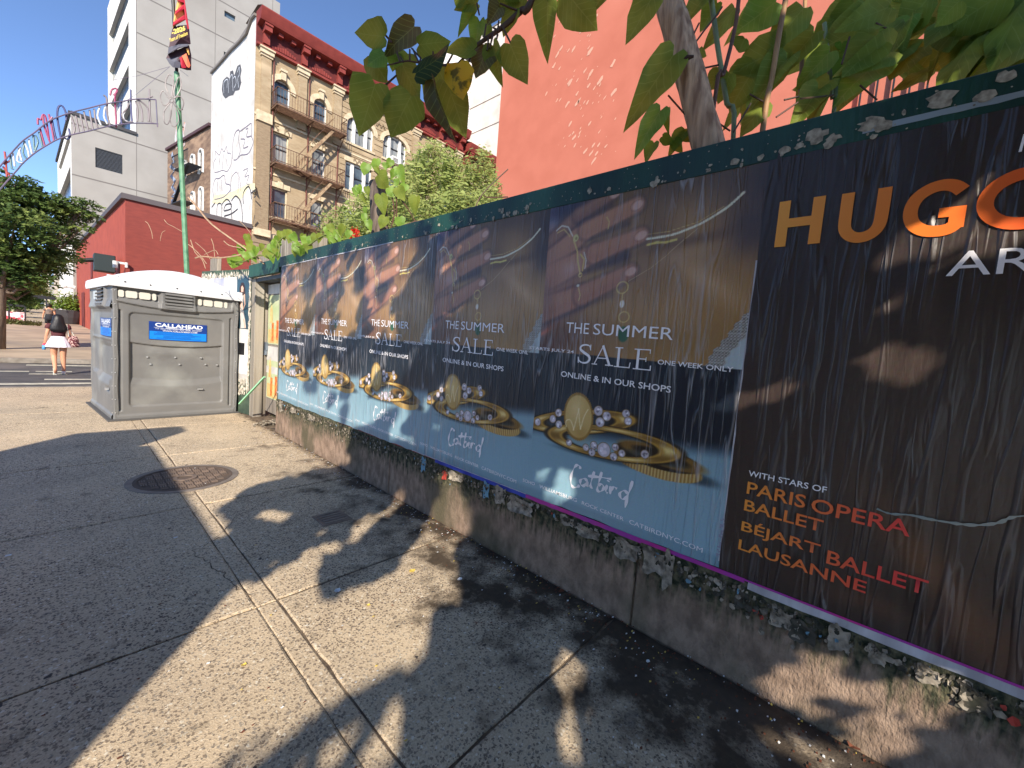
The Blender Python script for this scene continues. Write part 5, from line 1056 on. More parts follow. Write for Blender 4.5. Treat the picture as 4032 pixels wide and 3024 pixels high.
for x in (8.43, 10.42, 12.3): MB().bar((x, YT - .10, 7.2), (x, YT - .10, 17.2), .05).build('drain_pipe', mat('oxblood_pipe', srgb(118, 70, 62), rough=.7), fe)
tb2, fr2 = tan_building(22.86, 15.3, 18.3, 'second tan tenement with matching red cornice, half hidden behind leafy shrubs', hoff=-.85)
# ---------------------------------------------------------------- low red building on the corner
redc = ony(493, 772, YT); dR = az(64, 1252); RZ = 7.32
M_red = mat('red_painted_brick', srgb(130, 60, 52), srgb(118, 54, 48), 2.5, .85, .25, 30, stretch=(1, 1, 4))
M_redL = mat('light_red_side_wall', srgb(168, 78, 58), srgb(154, 68, 52), 2, .85)  # side wall in a lighter red than the front
rb = thing('red_building', 'low red painted corner building with dark roof edge, below the graffiti wall', 'building', (redc[0], YT, 0))
RL = 26.0; pe = redc + dR * RL
mb = MB(); fF = lambda u, z, h=0: (redc[0] + u, YT - h, z)
mb.quad(fF(0, 0), fF(XS - redc[0] - .01, 0), fF(XS - redc[0] - .01, RZ), fF(0, RZ)); mb.build('front_wall', M_red, rb)
fS = lambda u, z, h=0: tuple(np.array([redc[0], YT, 0]) + dR * u + np.array([-dR[1], dR[0], 0]) * h + np.array([0, 0, z]))
mb = MB(); mb.quad(fS(RL, 0), fS(0, 0), fS(0, RZ), fS(RL, RZ)); mb.build('side_wall', M_redL, rb)
for u, w_, z0, z1 in [(9, 1.6, 0, 3.2), (14, 1.2, 1, 3.4), (19, 2.2, 0, 3.4), (13.5, 1.0, 4.2, 5.6)]: mb = MB(); pbox(mb, fS, u, u + w_, z0, z1, .02, .05) if False else mb.add([fS(u, z0, .03), fS(u + w_, z0, .03), fS(u + w_, z1, .03), fS(u, z1, .03)], [(3, 2, 1, 0)]); mb.build('painted_panel', mat('maroon_panel', srgb(110, 44, 38), rough=.8), rb)
mb = MB(); mb.add([(redc[0] - .14, YT - .12, RZ), (XS, YT - .12, RZ), (XS, YT + .3, RZ), (redc[0] + .3, YT + .3, RZ), (redc[0] - .14, YT - .12, RZ + .24), (XS, YT - .12, RZ + .24), (XS, YT + .3, RZ + .24), (redc[0] + .3, YT + .3, RZ + .24)], [(0, 1, 5, 4), (1, 2, 6, 5), (2, 3, 7, 6), (3, 0, 4, 7), (4, 5, 6, 7), (3, 2, 1, 0)])
a = np.array([redc[0], YT, 0]); mb.bar(tuple(a + dR * 0 + np.array([0, 0, RZ + .12])), tuple(a + dR * RL + np.array([0, 0, RZ + .12])), .3, .24); mb.build('roof_edge', mat('dark_roof_edge', srgb(84, 78, 80), rough=.7), rb)
mb = MB(); mb.add([(redc[0], YT, RZ), (XS, YT, RZ), (XS, YT + RL, RZ), tuple(pe[:2]) + (RZ,)], [(0, 1, 2, 3)]); mb.build('roof', M_roofm, rb)
M_teal = mat('dark_teal_box', srgb(40, 52, 54), rough=.6)
q1 = ony(372, 1000, 30); q2 = ony(452, 1078, 30)
lb = thing('box_sign', 'dark projecting box on the red building above the toilet roof', 'sign', tuple(q1)); MB().box(q1[0] - .05, q2[0], 29.4, 30.3, q2[2], q1[2]).build('case', M_teal, lb, bevel=.03); MB().tube([(q1[0], 29.8, q1[2] - .3), (q1[0] - .5, 29.8, q1[2] - .45)], .1, 8).build('lamp_arm', M_dark, lb)
def sec_cam(px, py, Y, lab):
    q = ony(px, py, Y); t = thing('security_camera', lab, 'security camera', tuple(q)); s_ = Y * .010
    MB().box(q[0] - .9 * s_, q[0] + .9 * s_, Y - .1, Y, q[2], q[2] + .35 * s_).build('bracket', M_white, t); MB().tube([(q[0] - .7 * s_, Y - .15, q[2] + .1), (q[0] - .7 * s_, Y - .15, q[2] - .8 * s_)], .35 * s_, 8).build('housing', M_white, t); MB().tube([(q[0] + .7 * s_, Y - .15, q[2] + .1), (q[0] + .7 * s_, Y - .15, q[2] - .5 * s_)], .2 * s_, 8).build('lens_housing', M_white, t)
sec_cam(475, 1040, YT - .1, 'white security camera at the corner of the red building above the toilet')
# ---------------------------------------------------------------- tall pale concrete building
M_tc = mat('render_dim_front', srgb(156, 151, 145), srgb(148, 143, 137), .6, .9, .15, 20, c3=srgb(138, 132, 125), sc3=.12); M_tc_sunlit = mat('render_sunlit_side', srgb(228, 224, 214), srgb(216, 212, 204), .8, .85); M_joint = mat('panel_joint', srgb(112, 106, 102), rough=.9)  # one render: sunlit side and dimmer front put into two colours
M_sky = mat('blue_tinted_glass', srgb(34, 52, 68), srgb(56, 76, 92), .5, .15, spec=.5)
tc = thing('tall_building', 'tall pale concrete building with flat panels and blue ribbon windows', 'building', (.8, 53.5, 0)); TY = 53.54
fT = lambda x, z, h=0: (x, TY - h, z)
zlo = ony(277, 445, TY)[2]; xl = ony(281, 600, TY)[0]; xu = ony(537, 300, TY)[0]; xr = ony(1103, 13, TY)[0]; ztop = ony(1103, 13, TY)[2]
lx0, lx1, lz0, lz1 = 2.21, 3.95, 14.75, 16.45
mb = MB(); holes_wall(mb, fT, xl, xu, 0, zlo, [(lx0, lx1, lz0, lz1)], .25); mb.build('lower_front', M_tc, tc)
wn = [(ony(884, 36, TY), ony(927, 68, TY)), (ony(884, 207, TY), ony(927, 238, TY))]
hs = []
zz0 = ony(884, 52, TY)[2]; zz1 = ony(884, 215, TY)[2]
for zc in (zz0, zz1, 2 * zz1 - zz0): hs.append((ony(884, 40, TY)[0], ony(927, 60, TY)[0], zc - .28, zc + .28))
mb = MB(); holes_wall(mb, fT, xu, xr, 0, ztop, hs, .3); mb.quad((xr, TY, 0), (xr, TY + 20, 0), (xr, TY + 20, ztop), (xr, TY, ztop)); mb.build('upper_front', M_tc, tc)
for a, b_, c, d in hs: mb = MB(); mb.quad(fT(a, c, -.25), fT(b_, c, -.25), fT(b_, d, -.25), fT(a, d, -.25)); mb.build('window', M_glass, tc)
mb = MB()
for k in range(16): z = lz0 + (k + .2) * (lz1 - lz0) / 16; mb.add([fT(lx0, z, -.04), fT(lx1, z, -.04), fT(lx1, z + .075, -.14), fT(lx0, z + .075, -.14)], [(0, 1, 2, 3)])
lv = mb.build('louvre_panel', mat('louvre_grey', srgb(96, 100, 108), rough=.6), tc); mb = MB(); mb.quad(fT(lx0, lz0, -.24), fT(lx1, lz0, -.24), fT(lx1, lz1, -.24), fT(lx0, lz1, -.24)); mb.build('louvre_backing', M_dark, lv)
zj = [ony(538, y, TY)[2] for y in (127, 280)] + [ony(277, 684, TY)[2], ony(380, 515, TY)[2], 7.2, 11.0]; zj += [zj[0] + (zj[0] - zj[1]) * k for k in (1, 2)]
for z in zj: a0 = xl if z < zlo - .3 else xu; mb = MB(); pbox(mb, fT, a0, xr, z - .05, z + .05, -.02, .012); mb.build('panel_joint', M_joint, tc)
for x in (xu, xu + 5.9, xu + 11.0): mb = MB(); pbox(mb, fT, x - .02, x + .02, 0 if x == xu else zlo, ztop, -.02, .010); mb.build('panel_joint', M_joint, tc)
q = ony(278, 470, TY)
def side(x0): 
    o = np.array([x0, TY, 0]); return lambda u, z, h=0: tuple(o + dR * u + np.array([-dR[1], dR[0], 0]) * h + np.array([0, 0, z]))
fl_ = side(xl); fu_ = side(xu)
def swall(fr, L_, z0, z1, holes, nm):
    mb = MB(); g = lambda u, z, h=0: fr(L_ - u, z, h)
    holes_wall(mb, g, 0, L_, z0, z1, [(L_ - b_, L_ - a, c, d) for a, b_, c, d in holes], .35); w_ = mb.build(nm, M_tc_sunlit, tc)
    for a, b_, c, d in holes:
        mb = MB(); mb.quad(fr(b_, c, -.3), fr(a, c, -.3), fr(a, d, -.3), fr(b_, d, -.3)); wi = mb.build('ribbon_window', M_sky, tc); mb = MB()
        n = max(1, int((b_ - a) / 3))
        for k in range(1, n): u = a + (b_ - a) * k / n; mb.add([fr(u - .06, c, -.28), fr(u + .06, c, -.28), fr(u + .06, d, -.28), fr(u - .06, d, -.28)], [(3, 2, 1, 0)])
        mb.build('mullion', M_dark, wi)
Lh = [(1.2, 16, 11.2, 14.6), (1.2, 16, 16.6, 17.6)] + [(1.0 + k * 2.6, 2.6 + k * 2.6, 4.2, 9.6) for k in range(6)] + [(1.2, 15, .6, 3.2)]
swall(fl_, 18, 0, zlo, Lh, 'lower_side')
mb = MB(); mb.add([fl_(0, zlo), fl_(18, zlo), (xu, TY + 18, zlo), (xu, TY, zlo)], [(0, 3, 2, 1)]); mb.bar(fl_(0, zlo + .06, .05), fl_(18, zlo + .06, .05), .2, .25); mb.bar((xl, TY - .05, zlo + .06), (xu, TY - .05, zlo + .06), .2, .25); mb.build('lower_roof_edge', mat('dark_parapet', srgb(64, 62, 64), rough=.7), tc)
Uh = [(3.2, 13, 20.0, 22.4), (4.0, 16, 24.0, 26.2), (4, 17, 28.0, 30.2), (4, 17, 32, 34.2)] + [(1.0, 1.35, z, z + 2.4) for z in (20.6, 24.6, 28.6, 32.4)]
swall(fu_, 18, zlo, ztop, Uh, 'upper_side')
mb = MB(); mb.add([fu_(0, ztop), fu_(18, ztop), (xr, TY + 18, ztop), (xr, TY, ztop)], [(0, 3, 2, 1)]); mb.build('upper_roof', M_roofm, tc)
# ---------------------------------------------------------------- brown brick building between
M_bb = mat('brown_brick', srgb(136, 112, 92), srgb(110, 88, 74), 1.6, .9, .3, 30, stretch=(1, 1, 3), c3=srgb(160, 132, 108), sc3=.6)
bb = thing('brick_building', 'brown brick building with white arched windows behind the green pole', 'building', (6, 42, 0))
BY = 42.0; bA = ony(832, 470, 38.5); bdir = az(-367, 1190); 
def hb(px, py): return hitp(px, py, bA, bdir)
fB = lambda u, z, h=0: tuple(np.array([bA[0], bA[1], 0]) + bdir * u + np.array([-bdir[1], bdir[0], 0]) * h + np.array([0, 0, z]))
def ub(px, py): q = hb(px, py); return (q - bA) @ bdir, q[2]
uE, zE = ub(660, 600); uS, zS = ub(806, 508); 
holes = []
for (x0, y0, x1, y1) in [(687, 892, 742, 1215), (570, 970, 620, 1195), (690, 1440, 742, 1655), (575, 1505, 620, 1655), (480, 1050, 500, 1290)]:
    a = ub(600 + x0 * .2711, 350 + y0 * .2711); c = ub(600 + x1 * .2711, 350 + y1 * .2711); holes.append((min(a[0], c[0]), max(a[0], c[0]), c[1] if y1 < 1650 else c[1] - .6, a[1]))
mb = MB(); g = lambda u, z, h=0: fB(uE - u, z, h); zc = max(zE, zS) 
holes_wall(mb, g, 0, uE + .2, 0, (zE + zS) / 2, [(uE - b_, uE - a, c, d) for a, b_, c, d in holes], .2); mb.build('front_wall', M_bb, bb)
for a, b_, c, d in holes:
    mb = MB(); n = 8; cx = (a + b_) / 2; rx = (b_ - a) / 2
    pts = [(a, c), (a, d - rx)] + [(cx - rx * math.cos(t), d - rx + rx * math.sin(t)) for t in np.linspace(0, math.pi, 7)] + [(b_, c)]
    for i in range(len(pts) - 1): mb.bar(fB(*pts[i], .03), fB(*pts[i + 1], .03), .16, .10)
    wf = mb.build('window_frame', M_white, bb); mb = MB(); mb.quad(fB(b_, c, -.15), fB(a, c, -.15), fB(a, d, -.15), fB(b_, d, -.15)); mb.build('pane', M_glass2, wf)
mb = MB(); mb.bar(fB(0, (zE + zS) / 2 + .1, .05), fB(uE, (zE + zS) / 2 + .1, .05), .25, .2); mb.build('coping', mat('maroon_coping', srgb(80, 58, 62), rough=.8), bb)
a = ub(600 + 480 * .2711, 350 + 1300 * .2711); c = ub(600 + 745 * .2711, 350 + 1250 * .2711)
mb = MB(); zf = a[1] + .2; u0, u1 = min(a[0], c[0]), max(a[0], c[0]) - .4
for k in range(10): mb.bar(fB(u0, zf, .1 + k * .09), fB(u1, zf, .1 + k * .09), .05, .04)
for u in np.arange(u0, u1, .25): mb.bar(fB(u, zf, 1.0), fB(u, zf + .95, 1.0), .03)
mb.bar(fB(u0, zf + .95, 1.0), fB(u1, zf + .95, 1.0), .05); mb.bar(fB(u0 + .4, zf - .1, .9), fB(u1, zf - 2.6, .9), .2, .1); mb.bar(fB(u0 + .1, zf - 2.8, .9), fB(u1, zf - 2.8, .9), .8, .06); mb.build('small_fire_escape', M_dark, bb)
mb = MB(); fb2 = lambda u, z, h=0: fB(u, z, .03)
pts = [ub(600 + x * .2711, 350 + y * .2711) for x, y in [(285, 940), (320, 1060), (265, 1120), (330, 1180), (275, 1260), (335, 1340), (290, 1420), (345, 1500), (290, 1560), (345, 1600), (280, 1650)]]
ribbon(mb, pts, .5, fb2); mb.build('graffiti', mat('blue_grey_graffiti', srgb(150, 160, 176), srgb(60, 70, 96), 2.4, .8, lo=.45, hi=.55), bb)
for (x, y) in [(360, 870), (470, 830)]:
    mb = MB(); u_, z_ = ub(600 + x * .2711, 350 + y * .2711); ribbon(mb, [(u_, z_), (u_ + .3, z_ + 1.0), (u_ - .1, z_ + 1.8)], .4, fb2); mb.build('graffiti', mat('pale_graffiti', srgb(196, 200, 206), srgb(180, 140, 120), 2, .8), bb)
# ---------------------------------------------------------------- far avenue facades on the left
fa = thing('far_buildings_row', 'row of small pale buildings far down the street under the trees', 'building', (1, 75, 1)); 
o = pe + dR * 18
M_fb = [mat('far_grey_wall', srgb(176, 166, 154), rough=.9), mat('far_brown_wall', srgb(132, 106, 94), rough=.9), mat('far_cream_wall', srgb(200, 192, 172), rough=.9)]
fA = lambda u, z, h=0: tuple(np.array([o[0], o[1], 0]) + dR * u + np.array([-dR[1], dR[0], 0]) * h + np.array([0, 0, z]))
u = 0
for i, (L_, hh, out) in enumerate([(10, 7, .6), (12, 11, .2), (16, 8, .7), (20, 10, .3), (30, 12, .6), (40, 9, .3)]):
    mb = MB(); vs = [fA(u, -1, out), fA(u + L_, -1, out), fA(u + L_, hh, out), fA(u, hh, out), fA(u, -1, -14), fA(u, hh, -14), fA(u + L_, hh, -14)]
    mb.add(vs, [(3, 2, 1, 0), (0, 4, 5, 3), (3, 5, 6, 2)]); wl = mb.build('wall', M_fb[i % 3], fa)
    for k in range(int(L_ / 2.5)):
        a = u + .6 + k * 2.5; mb = MB(); z0 = gz(o[1] + u) + .3
        for zz_ in (z0, z0 + 3.4): mb.add([fA(a, zz_, out + .03), fA(a + 1.3, zz_, out + .03), fA(a + 1.3, zz_ + 2.3, out + .03), fA(a, zz_ + 2.3, out + .03)], [(3, 2, 1, 0)])
        mb.build('shop_window', M_glass, wl)
    u += L_
# ---------------------------------------------------------------- orange wall and pale building at the right
M_or1 = mat('coral_render', srgb(190, 110, 88), srgb(183, 104, 82), 1.2, .85, .25, 14, c3=srgb(197, 118, 96), sc3=.3)
ow = thing('coral_building', 'large plain coral red rendered building behind the garden', 'building', (14, 7, 0))
mb = MB(); mb.add([(14, 14.65, -.1), (14, 1.6, -.1), (14, 1.6, 22), (14, 14.65, 22), (26, 14.65, -.1), (26, 14.65, 22), (26, 1.6, -.1), (26, 1.6, 22)], [(0, 1, 2, 3), (4, 0, 3, 5), (1, 6, 7, 2), (3, 2, 7, 5)]); mb.build('wall', M_or1, ow)
M_peel = mat('peeled_patch', srgb(206, 156, 132), rough=.9)
mb = MB()
for k in range(95):
    px = rnd.gauss(2290, 55); py = rnd.uniform(60, 640); 
    if rnd.random() < .25: px += rnd.uniform(-120, 200)
    c = onx(px, py, 14 - .012); r = abs(rnd.gauss(0, .055)) + .012; a = rnd.uniform(.8, 1.6); pts = [(14 - .012, c[1] + r * math.cos(q) * .9 * rnd.uniform(.4, 1) - r * math.sin(q) * .8, c[2] + r * math.sin(q) * 1.5 * rnd.uniform(.5, 1)) for q in np.linspace(0, 6, 7)]
    mb.add(pts, [tuple(range(7))])
mb.build('peeled_paint', M_peel, ow, kind='stuff')
ow2 = thing('coral_annex', 'coral building with dark vertical bars seen between leaves at the right', 'building', (14.3, -3, 0))
mb = MB(); mb.add([(14.4, 1.6, -.1), (14.4, -14, -.1), (14.4, -14, 12.5), (14.4, 1.6, 12.5), (26, 1.6, 12.5), (26, -14, 12.5)], [(0, 1, 2, 3), (3, 2, 5, 4)]); mb.build('wall', M_or1, ow2)
for k in range(30): MB().box(14.28, 14.34, 1.2 - k * .32, 1.24 - k * .32, 8.2, 12).build('vertical_bar', M_dark, ow2)
mb = MB(); mb.bar((14.2, 1.4, 10.6), (14.2, -9, 9.4), .12); mb.bar((14.2, 1.4, 8.3), (14.2, -9, 8.3), .1); mb.build('rail', M_dark, ow2)
wb = thing('clapboard_building', 'tall pale building with clapboard strip behind the tan tenement roof', 'building', (29.9, 36, 0))
M_cl = mat('pale_stucco', srgb(214, 202, 190), srgb(204, 192, 180), 1.5, .9, .2, 12, c3=srgb(190, 178, 166), sc3=.5); M_cl2 = mat('clapboard', srgb(214, 208, 204), rough=.8)
mb = MB(); mb.quad((29.87, 36, 0), (29.87, 22, 0), (29.87, 22, 34), (29.87, 36, 34)); mb.build('side_wall', M_cl, wb)
MB().box(29.87, 40, 29, 44, 33.9, 34.1).build('roof', M_roofm, wb)
mb = MB(); zb0 = 17.5
while zb0 < 29.4: mb.quad((24.4, 36.0, zb0), (29.87, 36.0, zb0), (29.87, 36.05, zb0 + .27), (24.4, 36.05, zb0 + .27)); mb.quad((24.4, 36.05, zb0 + .27), (29.87, 36.05, zb0 + .27), (29.87, 36.0, zb0 + .28), (24.4, 36.0, zb0 + .28)); zb0 += .28
mb.add([(24.4, 36.05, 29.4), (29.87, 36.05, 29.4), (29.87, 36.05, 31.6), (26.6, 36.05, 31.2)], [(0, 1, 2, 3)]); mb.build('clapboard_wall', M_cl2, wb)
for py0, py1 in ((430, 390), (530, 490)): a = onx(1850, py0, 29.84); b_ = onx(1968, py1, 29.84); mb = MB(); mb.bar((29.85, a[1], a[2]), (29.85, b_[1], a[2] + (b_[2] - a[2]) * 0), .04, .06); mb.build('wall_joint', M_joint, wb)
# ================================================================== LEAVES
M_leaf = mat('broad_leaf', srgb(148, 162, 66), srgb(120, 140, 54), 7, .58, .3, 60, trans=.55, c3=srgb(156, 168, 66), sc3=3, spec=.25)
M_leaf2 = mat('young_leaf', srgb(142, 176, 66), srgb(116, 152, 54), 9, .45, .2, 60, trans=.5)
M_leafy = mat('yellowing_leaf', srgb(226, 190, 40), srgb(120, 110, 30), 26, .5, .2, 60, trans=.45, lo=.5, hi=.6)
M_leafb = mat('brownish_leaf', srgb(116, 102, 56), srgb(92, 90, 44), 9, .5, trans=.3)
M_leaft = mat('bluish_leaf', srgb(60, 86, 66), srgb(50, 76, 60), 9, .35, trans=.2)
OUT = [(0, 0), (.13, -.07), (.30, -.05), (.42, .08), (.47, .25), (.44, .43), (.36, .60), (.25, .76), (.13, .90), (0, 1.06)]
def leaf_mesh(seed, m, narrow=1., curl=.25, cup=.2):
    r_ = random.Random(seed); mid = [(0, .02), (0, .08), (0, .16), (0, .3), (0, .42), (0, .54), (0, .66), (0, .78), (0, .9), (0, 1.06)]
    def zf(x, y): return -curl * y * y * .5 + cup * abs(x) + .05 * math.sin(9 * y + seed) * abs(x) * 2 + .03 * math.sin(5 * y + 2 * seed) + .02 * math.sin(13 * x + seed)
    vs = [(x * narrow, y, zf(x, y)) for x, y in mid]; n = len(mid); fs = []
    for s in (-1, 1):
        o = len(vs); w_ = r_.uniform(.88, 1.1)
        for x, y in OUT[1:-1]: xx = s * x * narrow * w_ * r_.uniform(.94, 1.06); yy = y + r_.uniform(-.015, .015); vs.append((xx, yy, zf(xx, yy)))
        o2 = len(vs)
        for x, y in OUT[1:-1]: xx = s * x * .52 * narrow; vs.append((xx, y * .92 + .03, zf(xx, y) + .012 * (1 if len(vs) % 2 else -1)))
        k = len(OUT) - 2
        for i in range(k):
            a = i; 
            q = [(i, o2 + i, o2 + min(i + 1, k - 1), i + 1), (o2 + i, o + i, o + min(i + 1, k - 1), o2 + min(i + 1, k - 1))]
            for f in q: f = tuple(dict.fromkeys(f)); (fs.append(f if s > 0 else f[::-1]) if len(f) > 2 else None)
        fs.append(((k), o2 + k - 1, o + k - 1, n - 1) if s > 0 else (n - 1, o + k - 1, o2 + k - 1, k))
    me = bpy.data.meshes.new('leaf'); me.from_pydata(vs, [], fs); me.materials.append(m); me.polygons.foreach_set('use_smooth', [True] * len(me.polygons)); me.update(); return me
def veins(m):
    n = m.node_tree; N = n.nodes; L = n.links; b = N['Principled BSDF']; tr = [q for q in N if q.type == 'BSDF_TRANSLUCENT'][0]; old = b.inputs['Base Color'].links[0].from_socket
    tc_ = N.new('ShaderNodeTexCoord'); s_ = N.new('ShaderNodeSeparateXYZ'); L.new(tc_.outputs['Object'], s_.inputs[0])
    def M_(op, a, c=0.):
        x = N.new('ShaderNodeMath'); x.operation = op
        for k, q in ((0, a), (1, c)):
            if isinstance(q, float): x.inputs[k].default_value = q
            else: L.new(q, x.inputs[k])
        return x.outputs[0]
    ax = M_('ABSOLUTE', s_.outputs[0]); fr_ = M_('FRACT', M_('MULTIPLY', M_('SUBTRACT', s_.outputs[1], M_('MULTIPLY', ax, .75)), 6.5)); side_ = M_('LESS_THAN', M_('ABSOLUTE', M_('SUBTRACT', fr_, .5)), .055); mid_ = M_('LESS_THAN', ax, .012); v_ = M_('MULTIPLY', M_('MAXIMUM', side_, mid_), .35)
    x = N.new('ShaderNodeMix'); x.data_type = 'RGBA'; L.new(v_, x.inputs[0]); L.new(old, x.inputs[6]); x.inputs[7].default_value = (*srgb(170, 182, 96), 1); L.new(x.outputs[2], b.inputs['Base Color']); L.new(x.outputs[2], tr.inputs[0])
for m_ in (M_leaf, M_leaf2, M_leafb, M_leaft): veins(m_)
LM = {m.name: [leaf_mesh(s, m, narrow=nw, curl=c, cup=cp) for s, nw, c, cp in ((1, 1, .2, .2), (2, .9, .5, .3), (3, 1.05, .1, -.15), (4, .8, .6, .5))] for m in (M_leaf, M_leaf2, M_leafy, M_leafb, M_leaft)}
LEAVES = []                                         # positions of large leaves, used for the shade of the street tree above
def leaf_matrix(base, tip, width, nrm, L=None):
    base = Vector(base); tip = Vector(tip); d = tip - base; ln = d.length; d.normalize(); n_ = Vector(nrm); n_ = (n_ - d * n_.dot(d)).normalized(); x = d.cross(n_)
    return Matrix(((x.x * width, d.x * ln, n_.x * ln, base.x), (x.y * width, d.y * ln, n_.y * ln, base.y), (x.z * width, d.z * ln, n_.z * ln, base.z), (0, 0, 0, 1)))
def put_leaf(parent, base, tip, width, nrm, m=M_leaf, var=None, name='leaf', shade=True):
    me = LM[m.name][rnd.randrange(4) if var is None else var]; o = bpy.data.objects.new(name, me); COL.objects.link(o)
    o.parent = parent; o.matrix_parent_inverse = Matrix.Translation(-Vector(parent.location)); o.matrix_basis = leaf_matrix(base, tip, width, nrm)
    if shade: LEAVES.append((np.array(base) * .5 + np.array(tip) * .5, (Vector(tip) - Vector(base)).length))
    return o
def seen_leaf(parent, bpx, tpx, wpx, depth, m=M_leaf, tilt=0., dd=0., var=None, **k):
    """a leaf between two sight lines at a real distance, facing roughly the viewer but tilted"""
    B = atd(*bpx, depth); T = atd(*tpx, depth + dd); px = math.hypot(tpx[0] - bpx[0], tpx[1] - bpx[1]); ln = np.linalg.norm(T - B)
    wd = wpx / F_PX * depth / .94; n_ = (CAM - B); n_ /= np.linalg.norm(n_); sidev = np.cross(T - B, n_); sidev /= np.linalg.norm(sidev)
    return put_leaf(parent, B, T, wd * 1.0 / max(.3, math.cos(tilt)), n_ + sidev * math.tan(tilt), m, var, **k)
# ------------------------------------------------------------------ broad-leaved tree behind the fence with the branch reaching over the pavement
M_bark = mat('ridged_bark', srgb(216, 174, 138), srgb(146, 108, 82), 30, .9, 1., 46, stretch=(1, 1, .12), c3=srgb(172, 138, 106), sc3=1.5, bdist=.02)
M_twig = mat('red_brown_twig', srgb(92, 58, 46), srgb(74, 60, 40), 8, .6)
tree = thing('broadleaf_tree', 'tree with ridged leaning trunk behind the black poster and very large heart shaped leaves', 'tree', (2.42, .80, 0))
tr_pts = [onx(2803, 620, 2.42), onx(2768, 490, 2.42), onx(2724, 330, 2.42), onx(2678, 165, 2.42), onx(2632, 0, 2.42)]
d_ = tr_pts[-1] - tr_pts[-2]; tr = [tuple(tr_pts[0] - (tr_pts[1] - tr_pts[0]) * 8)[:2] + (0,), tuple(tr_pts[0] - (tr_pts[1] - tr_pts[0]) * 3)] + [tuple(p) for p in tr_pts] + [tuple(tr_pts[-1] + d_ * 2), tuple(tr_pts[-1] + d_ * 4 + np.array([0, 0, .2]))]
mb = MB(); sp = smooth_pts(tr, 5); rr_ = [.088 - .02 * i / len(sp) for i in range(len(sp))]
mb.tube(sp, rr_, 20); 
for i, v in enumerate(mb.v):
    a = i % 20; k_ = .004 * math.sin(a * 5.1 + v[2] * 7) + .003 * math.sin(a * 2.3 - v[2] * 19); c = Vector(sp[min(i // 20, len(sp) - 1)]); w_ = (Vector(v) - c); mb.v[i] = tuple(c + w_ * (1 + k_ / max(w_.length, .01)))
trunk = mb.build('trunk', M_bark, tree, smooth=True)
q = onx(2712, 235, 2.32); mb = MB(); mb.tube([tuple(q + np.array([-.01, -.03, 0])), tuple(q + np.array([-.02, .0, .0])), tuple(q + np.array([-.01, .03, 0]))], [.006, .014, .006], 8); mb.build('knot', mat('dark_knot', srgb(70, 48, 38), rough=.9), trunk)
z5 = lambda x, y: (1200 + x * .4521, y * .4521)
z6_ = lambda x, y: (2200 + x * .4521, y * .4521)
BD = 1.95
bp_ = [atd(*z5(*p), BD) for p in [(1990, -15), (1890, 90), (1790, 180), (1690, 260), (1560, 350), (1480, 410), (1400, 490), (1335, 555)]]
top_ = tuple(tr_pts[-1] + d_ * 3.2)
mb = MB(); path = [top_, tuple(np.array(top_) * .4 + bp_[0] * .6 + np.array([0, 0, .25]))] + [tuple(p) for p in bp_]; sp = smooth_pts(path, 4); mb.tube(sp, [.022 - .017 * (i / len(sp)) ** .8 for i in range(len(sp))], 8); branch = mb.build('branch', M_twig, tree, smooth=True)
mb = MB()
for pts in ([(1335, 555), (1230, 572), (1100, 560), (980, 545), (900, 530), (830, 540), (760, 560), (690, 572)], [(1240, 560), (1290, 470)], [(990, 540), (940, 425)], [(1000, 545), (1010, 505), (930, 420)], [(1118, 560), (1118, 450)], [(830, 540), (800, 450)], [(915, 530), (915, 430)], [(860, 540), (830, 490)], [(700, 745), (800, 655)], [(700, 305), (760, 370)], [(1600, 330), (1590, 440)], [(1640, 300), (1610, 420)], [(1680, 265), (1690, 180)], [(1560, 340), (1580, 210)], [(1690, 270), (1640, 240)], [(1720, 230), (1800, 390)], [(1500, 30), (1520, 130)], [(1680, 300), (1660, 390)], [(1850, 90), (1700, 30)], [(1480, 410), (1420, 560)], [(1350, 550), (1150, 570)]):
    mb.tube([tuple(atd(*z5(*p), BD - .01)) for p in pts], [.005 - .002 * i / len(pts) for i in range(len(pts))], 6)
mb.build('leaf_stalks', M_twig, tree, kind='stuff')
def sl(b, t, w_, m=M_leaf, f=z5, d=0., tilt=.0, dd=0., var=None): seen_leaf(tree, f(*b), f(*t), w_ * .4521, BD + d, m, tilt, dd, var)
sl((705, 325), (440, 280), 240, d=-.02, tilt=.25); sl((960, 225), (700, 440), 230, M_leafb, tilt=.4, var=1); sl((985, 385), (1265, 370), 205, tilt=.3, dd=.05); sl((570, 470), (700, 700), 220, tilt=.2); sl((615, 735), (480, 1150), 345, d=-.05, tilt=.15, var=0)
sl((850, 560), (985, 845), 210, d=.04, tilt=.2); sl((930, 830), (758, 1168), 330, d=-.04, tilt=.2, var=2); sl((965, 640), (1290, 458), 170, M_leaft, d=-.1, tilt=.8, var=1); sl((1160, 560), (1050, 830), 240, d=.05, tilt=.2); sl((1335, 545), (1372, 838), 255, M_leafy, d=-.09, tilt=.1, var=2)
sl((1245, 720), (1385, 1165), 330, d=.0, tilt=.15, var=0); sl((1145, 720), (1192, 1185), 130, M_leafb, d=-.06, tilt=.9, var=3); sl((1480, 430), (1215, 408), 160, d=-.03, tilt=.5); sl((1600, 410), (1490, 655), 200, M_leafb, tilt=.4); sl((1640, 395), (1680, 688), 200, tilt=.3); sl((1790, 385), (1925, 708), 270, d=-.03, tilt=.1, var=0)
